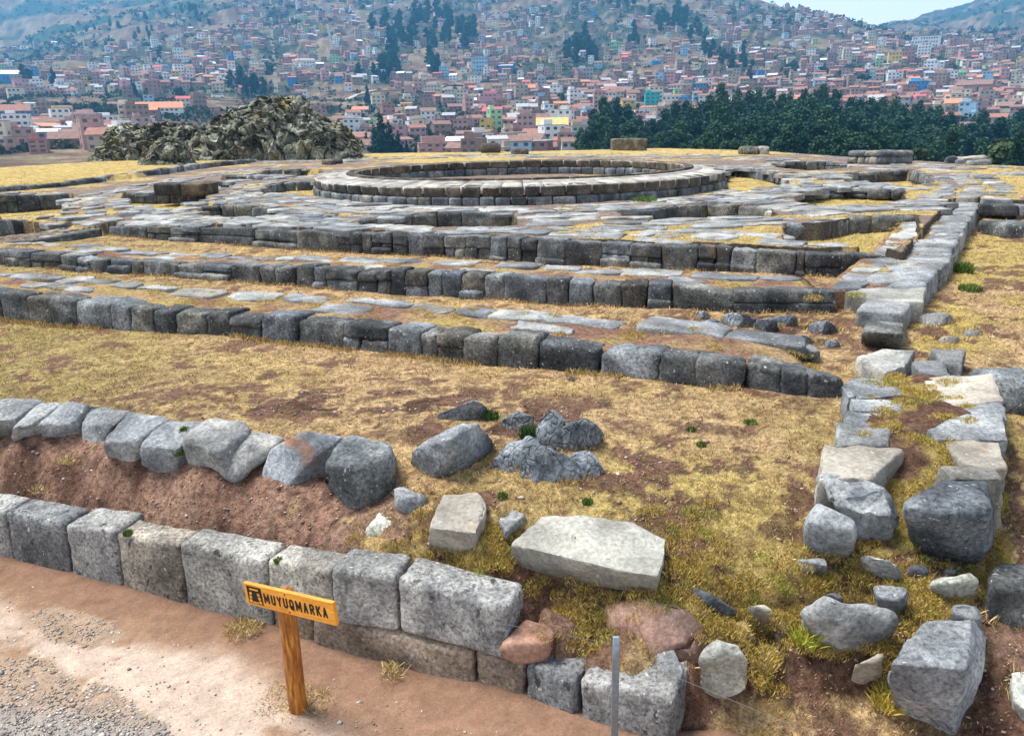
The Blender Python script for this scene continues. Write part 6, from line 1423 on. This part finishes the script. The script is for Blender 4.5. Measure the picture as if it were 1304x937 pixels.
for (px, py, wp, hp, st, wc, roof, rc, lab, cat) in SPECIAL:
    d = at_px(px, py)
    if not d: continue
    w = wp/1014*d*.96; h = hp/1014*d*.95; dep = min(w*.8, 13.0)
    if rc not in ROOFM: rc = 'white'
    place_house(px, d, w, dep, st, wc, roof, rc, lab, 2, rot=HRND.uniform(-.15, .15), h=h, name='house' if cat == 'house' else 'building', cat=cat); hn += 1
DENS = [[0, 0, .25, .8, .7, .35, .8, .3, .1, .4, .3, 0, 0], [0, 0, .35, .9, .7, .35, .8, .35, .2, .8, 1, .2, .3], [.05, .2, .7, 1, .7, .35, .6, .3, .3, 1, 1, 1, 1], [.3, .8, 1, 1, .55, .3, .6, .4, .4, .7, .9, 1, 1], [.8, 1, 1, 1, .35, .3, .7, .5, .6, .7, .8, 1, 1], [1, 1, 1, .7, .2, .5, 1, .9, 1, 1, .8, 1, 1], [.5, .2, .1, .03, .1, .3, 1, 1, .9, .8, .8, 1, 1], [.2, .1, .05, .05, .25, .35, 1, 1, .6, .2, .1, .5, .8], [.8, .6, .1, .1, .45, .2, 1, 1, .4, 0, 0, 0, .2], [.8, .6, .1, 0, .1, .4, 1, 1, .3, 0, 0, 0, 0]]
cand = []
for _ in range(40000):
    px = HRND.uniform(-40, 1345); py = HRND.uniform(-4, 199)
    dn = DENS[min(9, max(0, int(py//20)))][min(12, max(0, int(px//100)))]
    if HRND.random() > dn*.85: continue
    if 338 < px < 358 and py < 120: continue
    rdy = 136-px*.02
    if px < 575 and abs(py-(rdy if px < 330 else 129-(px-330)*.05)) < 5: continue
    d = at_px(px, py)
    if d is None or d > 1750: continue
    x, y, z = far_xyz([px], [d]); r = HRND.uniform(3.4, 5.8)*(1.0 if d < 800 else .88)
    if not free(x[0], y[0], r): continue
    occupied.append((float(x[0]), float(y[0]), r)); cand.append((d, px, py, r))
    if len(cand) >= 2600: break
del occupied[-len(cand):]
cand.sort(); WC = ['brick']*12+['pink brick']*11+['brown adobe']*10+['tan']*7+['white']*11+['cream']*6+['grey']*3+['rose']*2+['pale blue', 'pale blue', 'blue', 'yellow', 'green']
RCF = ['brown']*5+['grey']*4+['white']*2; RCG = ['brick-red']*10+['rusty']*12+['grey']*5+['orange']*2+['bright red', 'white']
far_lists = {}; ncount = {}
far_n = 0
for i, (d, px, py, r) in enumerate(cand):
    st = HRND.choice([1, 1, 2, 2, 2, 3, 3, 4]); wc = HRND.choice(WC); roof = HRND.choice(['flat', 'flat', 'gable', 'gable', 'shed'])
    if roof != 'flat': st = min(st, 2)
    rc = HRND.choice(RCF if roof == 'flat' else RCG); w = r*HRND.uniform(1.5, 2.0); dep = r*HRND.uniform(1.1, 1.6)
    if i < 250:
        lab = '%s %s house, %s %s roof, %s' % (NUM[st], wc, rc, RDESC[roof], district(px, py))
        place_house(px, d, w, dep, st, wc, roof, rc, lab, 2 if i < 12 else 1, group='houses of the hillside town')
    else:
        x, y, z, rz, W, Rr, Wi, wc, rc = place_house(px, d, w, dep, st, wc, roof, rc, '', 0)
        cs, sn = math.cos(rz), math.sin(rz)
        for key, L in (('w'+wc, W), ('r'+rc, Rr), ('win', Wi)):
            tgt = far_lists.setdefault(key, [])
            for v, f in L: tgt.append(([(x+a*cs-b*sn, y+a*sn+b*cs, z+c_) for a, b, c_ in v], f))
keys = list(far_lists); mats = [M_WIN if k == 'win' else (WALLM[k[1:]] if k[0] == 'w' else ROOFM[k[1:]]) for k in keys]
fm = geo_mesh('distant_town', [far_lists[k] for k in keys], mats); fo = bpy.data.objects.new('distant_town', fm); COL.objects.link(fo)
tag(fo, 'mass of small houses of the town high on the far hillside', 'town', kind='stuff')

# ------------------------------------------------------------------ trees
def tree_meshes(seed, H, wid, kind):
    rnd = np.random.default_rng(seed); nl = {'gum': 3400, 'fir': 2200, 'bush': 900}[kind]
    cl = []
    if kind == 'gum':
        for k in range(22):
            t = rnd.uniform(.25, 1); rr_ = wid*.40*(1.05-t)**.38*rnd.uniform(.2, 1.0); a = rnd.uniform(0, 6.28); cl.append((rr_*math.cos(a), rr_*math.sin(a), H*t*.93, wid*rnd.uniform(.15, .26)*(1.15-.4*t), H*rnd.uniform(.06, .12)))
        cl.append((0, 0, H*.95, wid*.14, H*.08))
    elif kind == 'fir':
        for k in range(22):
            t = k/21; rr_ = wid*.34*(1-t)*rnd.uniform(.2, 1); a = rnd.uniform(0, 6.28); cl.append((rr_*math.cos(a), rr_*math.sin(a), H*(.12+.84*t), wid*(.30*(1-t)+.07)*rnd.uniform(.8, 1.2), H*.06))
    else:
        for k in range(9):
            a = rnd.uniform(0, 6.28); rr_ = wid*.3*rnd.random(); cl.append((rr_*math.cos(a), rr_*math.sin(a), H*rnd.uniform(.35, .75), wid*rnd.uniform(.18, .3), H*rnd.uniform(.15, .25)))
    cl = np.array(cl); k = rnd.choice(len(cl), nl, p=cl[:, 3]**2/np.sum(cl[:, 3]**2)); u = rnd.normal(0, 1, (nl, 3)); u /= np.linalg.norm(u, axis=1, keepdims=True); s = rnd.random(nl)**.4
    C = cl[k, :3]+u*s[:, None]*np.stack([cl[k, 3], cl[k, 3], cl[k, 4]], 1)
    sz = wid*(.036 if kind == 'gum' else .045)*rnd.uniform(.6, 1.5, nl); A = rnd.normal(0, 1, (nl, 3)); A /= np.linalg.norm(A, axis=1, keepdims=True); B = np.cross(A, rnd.normal(0, 1, (nl, 3))); B /= np.linalg.norm(B, axis=1, keepdims=True)
    V = np.stack([C-A*sz[:, None], C+B*sz[:, None]*.8, C+A*sz[:, None]*1.2, C-B*sz[:, None]*.7], 1).reshape(-1, 3); Fc = np.arange(nl*4).reshape(-1, 4)
    base = {'gum': np.array([.040, .085, .050]), 'fir': np.array([.022, .055, .045]), 'bush': np.array([.055, .085, .040])}[kind]
    tone = rnd.uniform(.8, 1.2, len(cl))[k]*rnd.uniform(.75, 1.2, nl); c = base[None]*tone[:, None]
    cm = mesh_np('crown', V, Fc, np.repeat(c[:, None], 4, 1).reshape(-1, 3)); cm.materials.append(M_LEAF)
    bm = bmesh.new(); pts = [(0, 0, -3), (rnd.normal(0, .2), rnd.normal(0, .2), H*.4), (rnd.normal(0, .3), rnd.normal(0, .3), H*.85)]; rad = [wid*.045, wid*.03, wid*.01]
    def limb(p, r, seg=6):
        prev = None
        for q, rr_ in zip(p, r):
            ring_ = [bm.verts.new((q[0]+rr_*math.cos(i/seg*6.283), q[1]+rr_*math.sin(i/seg*6.283), q[2])) for i in range(seg)]
            if prev: [bm.faces.new((prev[i], prev[(i+1) % seg], ring_[(i+1) % seg], ring_[i])) for i in range(seg)]
            prev = ring_
    limb(pts, rad)
    for j in range(4):
        m = cl[rnd.integers(len(cl))]; limb([(0, 0, m[2]*.55), (m[0]*.6, m[1]*.6, m[2]*.85), (m[0], m[1], m[2])], [wid*.02, wid*.012, wid*.004], 5)
    tm_ = bpy.data.meshes.new('trunk'); bm.to_mesh(tm_); bm.free(); tm_.materials.append(M_BARK); return cm, tm_
def leaf_mat():
    m, nt, b = newmat('tree_leaves', .9); b.inputs['Specular IOR Level'].default_value = .1
    at = nt.nodes.new('ShaderNodeAttribute'); at.attribute_name = 'tint'; oi = nt.nodes.new('ShaderNodeObjectInfo')
    r = ramp(nt, oi.outputs['Random'], [(0, (.62, .70, .80)), (.5, (1, 1, 1)), (1, (1.45, 1.30, 1.0))])
    nt.links.new(mixc(nt, 1.0, at.outputs['Color'], r, 'MULTIPLY'), b.inputs['Base Color']); return m
M_LEAF = leaf_mat()
M_BARK = flat_mat('bark', (.16, .13, .10), .95, .3, 3)
TM = {'gum': [tree_meshes(500+i, 17, 8.5, 'gum') for i in range(5)], 'fir': [tree_meshes(520+i, 15, 7.0, 'fir') for i in range(3)], 'bush': [tree_meshes(540+i, 4.5, 6, 'bush') for i in range(3)]}
def tree(kind, x, y, z, s, label, group, sx=1.0):
    cm, tm_ = TRND.choice(TM[kind]); nm = {'gum': 'eucalyptus_tree', 'fir': 'conifer_tree', 'bush': 'bush'}[kind]
    o = empty(nm, (x, y, z)); o.scale = (s*sx, s*sx, s); o.rotation_euler = (0, 0, TRND.uniform(0, 6.28)); tag(o, label, 'tree' if kind != 'bush' else 'bush', group)
    for n_m, me in (('crown', cm), ('trunk', tm_)):
        c_ = bpy.data.objects.new(n_m, me); COL.objects.link(c_); c_.parent = o
    return o
TRND = random.Random(31)
# the dark forest at the right: tops follow the outline in the photograph
FTOP = [(738, 168), (746, 140), (768, 124), (800, 131), (820, 150), (850, 132), (880, 122), (905, 116), (912, 108), (925, 118), (950, 114), (985, 118), (1015, 110), (1050, 108), (1078, 118), (1110, 124), (1150, 127), (1185, 134), (1205, 146), (1222, 152), (1245, 144), (1280, 142), (1310, 138), (1380, 136)]
FT = np.array(FTOP, float); nf = 0
for row, (d0, d1, cnt, dy) in enumerate([(300, 330, 44, 0), (255, 295, 52, 12), (215, 250, 48, 26), (175, 210, 42, 42), (140, 170, 36, 56)]):
    for k in range(cnt):
        px = 744+(1375-744)*(k+TRND.uniform(-.3, .3))/cnt; d = TRND.uniform(d0, d1)
        top = np.interp(px, FT[:, 0], FT[:, 1])+dy+(TRND.uniform(-4, 10) if row else TRND.uniform(-3, 11))
        if top > 186: continue
        v = ray(px, top); zt_ = HC+v[2]*d/math.hypot(v[0], v[1]); x, y, z = [float(q[0]) for q in far_xyz([px], [d])]; h = zt_-z
        if h < 4: h = 4
        s = h/17.0; kind = 'gum'; sx = max(.7, min(1.5, 1.0/s*1.05))
        tree(kind, x, y, z, s, ['dark blue-green tree in the topmost row of the forest behind the platform', 'dark green tree in the second row of the forest behind the platform', 'dark green tree in the middle of the forest behind the platform', 'dark green tree in the lower forest behind the platform', 'dark tree in the lowest row of the forest, partly hidden by the platform rim'][row], 'trees of the dark forest', sx); nf += 1
for (px, top, d, kind, lab) in [(1143, 168, 130, 'fir', 'darkest pointed tree standing in front of the forest behind the rim wall'), (1205, 166, 118, 'gum', 'rounder olive tree in front of the forest at right'), (1265, 174, 110, 'bush', 'broad low green bush before the forest at right'), (1290, 168, 105, 'gum', 'dark tree at the right edge before the forest'), (1160, 184, 105, 'bush', 'small green bush just behind the right end of the rim wall')]:
    v = ray(px, top); zt_ = HC+v[2]*d/math.hypot(v[0], v[1]); x, y, z = [float(q[0]) for q in far_xyz([px], [d])]; h = max(zt_-z, 3); tree(kind, x, y, z, h/{'gum': 17, 'fir': 15, 'bush': 4.5}[kind], lab, None, 1.0)
# conifers right of the crag
for i, (px, top, foot) in enumerate([(487, 138, 196), (478, 158, 198), (497, 152, 198), (468, 168, 199), (508, 166, 199), (518, 178, 199), (462, 180, 200)]):
    d = 300+i*6; v = ray(px, top); zt_ = HC+v[2]*d/math.hypot(v[0], v[1]); x, y, z = [float(q[0]) for q in far_xyz([px], [d])]; tree('fir', x, y, z, max(zt_-z, 5)/15, ['tallest pointed conifer right of the crag', 'second tallest conifer right of the crag, at its left shoulder', 'conifer on the right shoulder of the tallest one'][i] if i < 3 else 'small dark conifer in the clump right of the crag', 'conifers right of the crag', 1.15)
# trees on the hillsides: cluster centre, spread, count, kind, height in pixels
CLUST = [(505, 40, 26, 26, 16, 'gum', 20), (545, 30, 22, 22, 10, 'gum', 20), (575, 45, 24, 26, 14, 'gum', 22), (600, 30, 12, 14, 6, 'gum', 22), (498, 78, 16, 14, 9, 'gum', 22), (552, 82, 14, 12, 6, 'gum', 22), (478, 95, 18, 10, 7, 'gum', 16), (470, 120, 4, 2, 1, 'fir', 22), (735, 62, 26, 18, 18, 'gum', 20), (760, 70, 10, 10, 5, 'gum', 18), (790, 5, 18, 8, 7, 'gum', 14), (850, 22, 22, 12, 12, 'gum', 20), (880, 35, 18, 10, 8, 'gum', 18), (940, 75, 30, 12, 14, 'gum', 16), (905, 68, 16, 10, 7, 'gum', 16), (312, 108, 26, 8, 13, 'gum', 22), (72, 106, 3, 4, 2, 'fir', 22), (38, 102, 8, 4, 3, 'gum', 16), (172, 118, 3, 2, 2, 'fir', 16), (228, 122, 12, 5, 5, 'gum', 14), (45, 138, 50, 6, 14, 'bush', 10), (130, 142, 50, 6, 12, 'bush', 10), (170, 150, 20, 6, 6, 'gum', 12), (205, 66, 14, 6, 4, 'gum', 12), (1055, 88, 14, 6, 6, 'bush', 8), (1080, 100, 30, 6, 8, 'bush', 9), (1210, 30, 5, 3, 2, 'bush', 10), (712, 128, 5, 3, 2, 'gum', 14), (345, 92, 6, 10, 5, 'bush', 8), (660, 150, 12, 8, 5, 'bush', 9), (810, 48, 10, 12, 6, 'gum', 14), (610, 125, 8, 4, 3, 'bush', 9), (165, 40, 60, 14, 14, 'gum', 9), (250, 20, 20, 10, 8, 'gum', 10), (1000, 84, 30, 6, 8, 'bush', 8)]
nt_ = 0
for ci, (cx, cy, sx_, sy_, cnt, kind, hp) in enumerate(CLUST):
    for _ in range(cnt):
        if nt_ > 270: break
        px, py = cx+TRND.gauss(0, .5)*sx_, cy+hp*.5+TRND.gauss(0, .5)*sy_; d = at_px(px, max(py, 2))
        if not d: continue
        x, y, z = [float(q[0]) for q in far_xyz([px], [d])]; h = hp/1014*d*TRND.uniform(.75, 1.2); loc = district(px, py)
        tree(kind, x, y, z, h/{'gum': 17, 'fir': 15, 'bush': 4.5}[kind], '%s %s' % ({'gum': 'blue-green eucalyptus tree', 'fir': 'tall slim conifer', 'bush': 'low dark bush'}[kind], loc), 'trees of the hillside', 1.25 if kind == 'gum' else .95); nt_ += 1
# scrub: uncountable bushes over the slopes
k = 15000; sp = np.random.default_rng(8); px = sp.uniform(-60, 1360, k); d = np.exp(sp.uniform(math.log(330), math.log(2600), k)); x, y, z = far_xyz(px, d); nn1 = fbm(x/70, y/70, 93, 5); py = tpy(px, d)
far_l = (px < 330) & (d > 1150); far_r = (px > 1180) & (d > 2000)
keep = (nn1 > .42) | (far_l & (nn1 > .44)) | (far_r & (nn1 > .42)); x, y, z, d = x[keep], y[keep], z[keep], d[keep]; n = len(x)
m_ = 14; R0 = sp.uniform(1.0, 2.6, n)*np.where(d > 1300, 1.9, 1.0); C = np.stack([x, y, z], 1)[:, None]+sp.normal(0, .55, (n, m_, 3))*R0[:, None, None]*np.array([1, 1, .7]); C[:, :, 2] += R0[:, None]*.6; C = C.reshape(-1, 3)
sz = np.repeat(R0, m_)*sp.uniform(.25, .6, n*m_); A = sp.normal(0, 1, (n*m_, 3)); A /= np.linalg.norm(A, axis=1, keepdims=True); B = np.cross(A, sp.normal(0, 1, (n*m_, 3))); B /= np.linalg.norm(B, axis=1, keepdims=True)
V = np.stack([C-A*sz[:, None], C+B*sz[:, None], C+A*sz[:, None], C-B*sz[:, None]], 1).reshape(-1, 3); cc = np.array([(.05, .075, .04), (.09, .09, .045), (.03, .055, .04), (.13, .10, .05)])[sp.integers(0, 4, n)]; cc = np.repeat(cc, m_, 0)*sp.uniform(.7, 1.3, n*m_)[:, None]
so = link('scrub', mesh_np('scrub', V, np.arange(len(V)).reshape(-1, 4), np.repeat(cc[:, None], 4, 1).reshape(-1, 3)), M_BLADE, smooth=False); tag(so, 'scrub and woods scattered over the far hillsides', 'scrub', kind='stuff')
# utility poles and a bus on the road
def pole(px, py, hp, lab):
    d = at_px(px, py); x, y, z = [float(q[0]) for q in far_xyz([px], [d])]; h = hp/1014*d; W = [q_box(-.22, .22, -.22, .22, -1, h), q_box(-1.3, 1.3, -.15, .15, h-.9, h-.65)]
    me = geo_mesh('utility_pole', [W], [M_STEP]); o = bpy.data.objects.new('utility_pole', me); COL.objects.link(o); o.location = (x, y, z); o.rotation_euler = (0, 0, -math.atan2(x, y)); tag(o, lab, 'utility pole', 'utility poles along the hillside road')
for i, (a, b, h) in enumerate([(319, 126, 14), (353, 127, 16), (376, 125, 12), (396, 125, 15), (409, 124, 18), (424, 122, 10), (458, 119, 12), (472, 116, 18), (508, 116, 10), (170, 128, 16), (240, 126, 12), (693, 108, 16), (787, 98, 16), (840, 96, 14), (938, 82, 14), (995, 82, 13), (270, 122, 16)]):
    pole(a, b, h, 'pale concrete utility pole %s' % ('beside the road behind the crag' if 300 < a < 515 else 'on the hillside above the forest' if a > 600 else 'by the road left of the crag'))
d = at_px(278, 130); x, y, z = [float(q[0]) for q in far_xyz([278], [d])]; bs = empty('bus', (x, y, z+1.2)); bs.rotation_euler = (0, 0, -math.atan2(x, y)+.1); tag(bs, 'white minibus on the road behind the crag', 'bus')
L_ = 13/1014*d
def bpart(nm, L, m):
    q = bpy.data.objects.new(nm, geo_mesh(nm, [L], [m])); COL.objects.link(q); q.parent = bs; return q
bpart('body', [q_box(-L_/2, L_/2, -1.1, 1.1, .5, 2.0), q_box(-L_/2+.3, L_/2-.7, -1.05, 1.05, 2.0, 2.9)], WALLM['white'])
for k in range(5): bpart('window', [q_box(-L_/2+.6+k*(L_-1.8)/5, -L_/2+.6+k*(L_-1.8)/5+(L_-1.8)/5*.8, -1.12, 1.12, 1.9, 2.6)], M_WIN)
for sx in (-1, 1):
    for sy in (-1, 1):
        bm = bmesh.new(); bmesh.ops.create_cone(bm, cap_ends=True, segments=14, radius1=.5, radius2=.5, depth=.3, matrix=Matrix.Translation((sx*L_*.32, sy*1.0, .5)) @ Matrix.Rotation(math.pi/2, 4, 'X')); me = bpy.data.meshes.new('wheel'); bm.to_mesh(me); bm.free(); me.materials.append(M_BLACK)
        q = bpy.data.objects.new('wheel', me); COL.objects.link(q); q.parent = bs

# ------------------------------------------------------------------ air
zmin = min(float(FZ.min()), -1.0)-1.5; zmax = max(float(FZ.max())+30, 40)
ex = float(np.abs(FX).max())+150; ey = float(FY.max())+150
hv, hf = q_box(-ex, ex, -80, ey, zmin, zmax); hf = hf+[(3, 2, 1, 0)]
hme = bpy.data.meshes.new('haze'); hme.from_pydata(hv, [], hf); hme.update()
mh = bpy.data.materials.new('haze_air'); mh.use_nodes = True; nt = mh.node_tree; nt.nodes.clear(); on = nt.nodes.new('ShaderNodeOutputMaterial'); pv = nt.nodes.new('ShaderNodeVolumePrincipled')
pv.inputs['Color'].default_value = (.16, .54, 1.0, 1); pv.inputs['Density'].default_value = HAZE; pv.inputs['Anisotropy'].default_value = 0.2
nt.links.new(pv.outputs[0], on.inputs['Volume']); hme.materials.append(mh)
ho = bpy.data.objects.new('haze', hme); COL.objects.link(ho); tag(ho, kind='stuff')
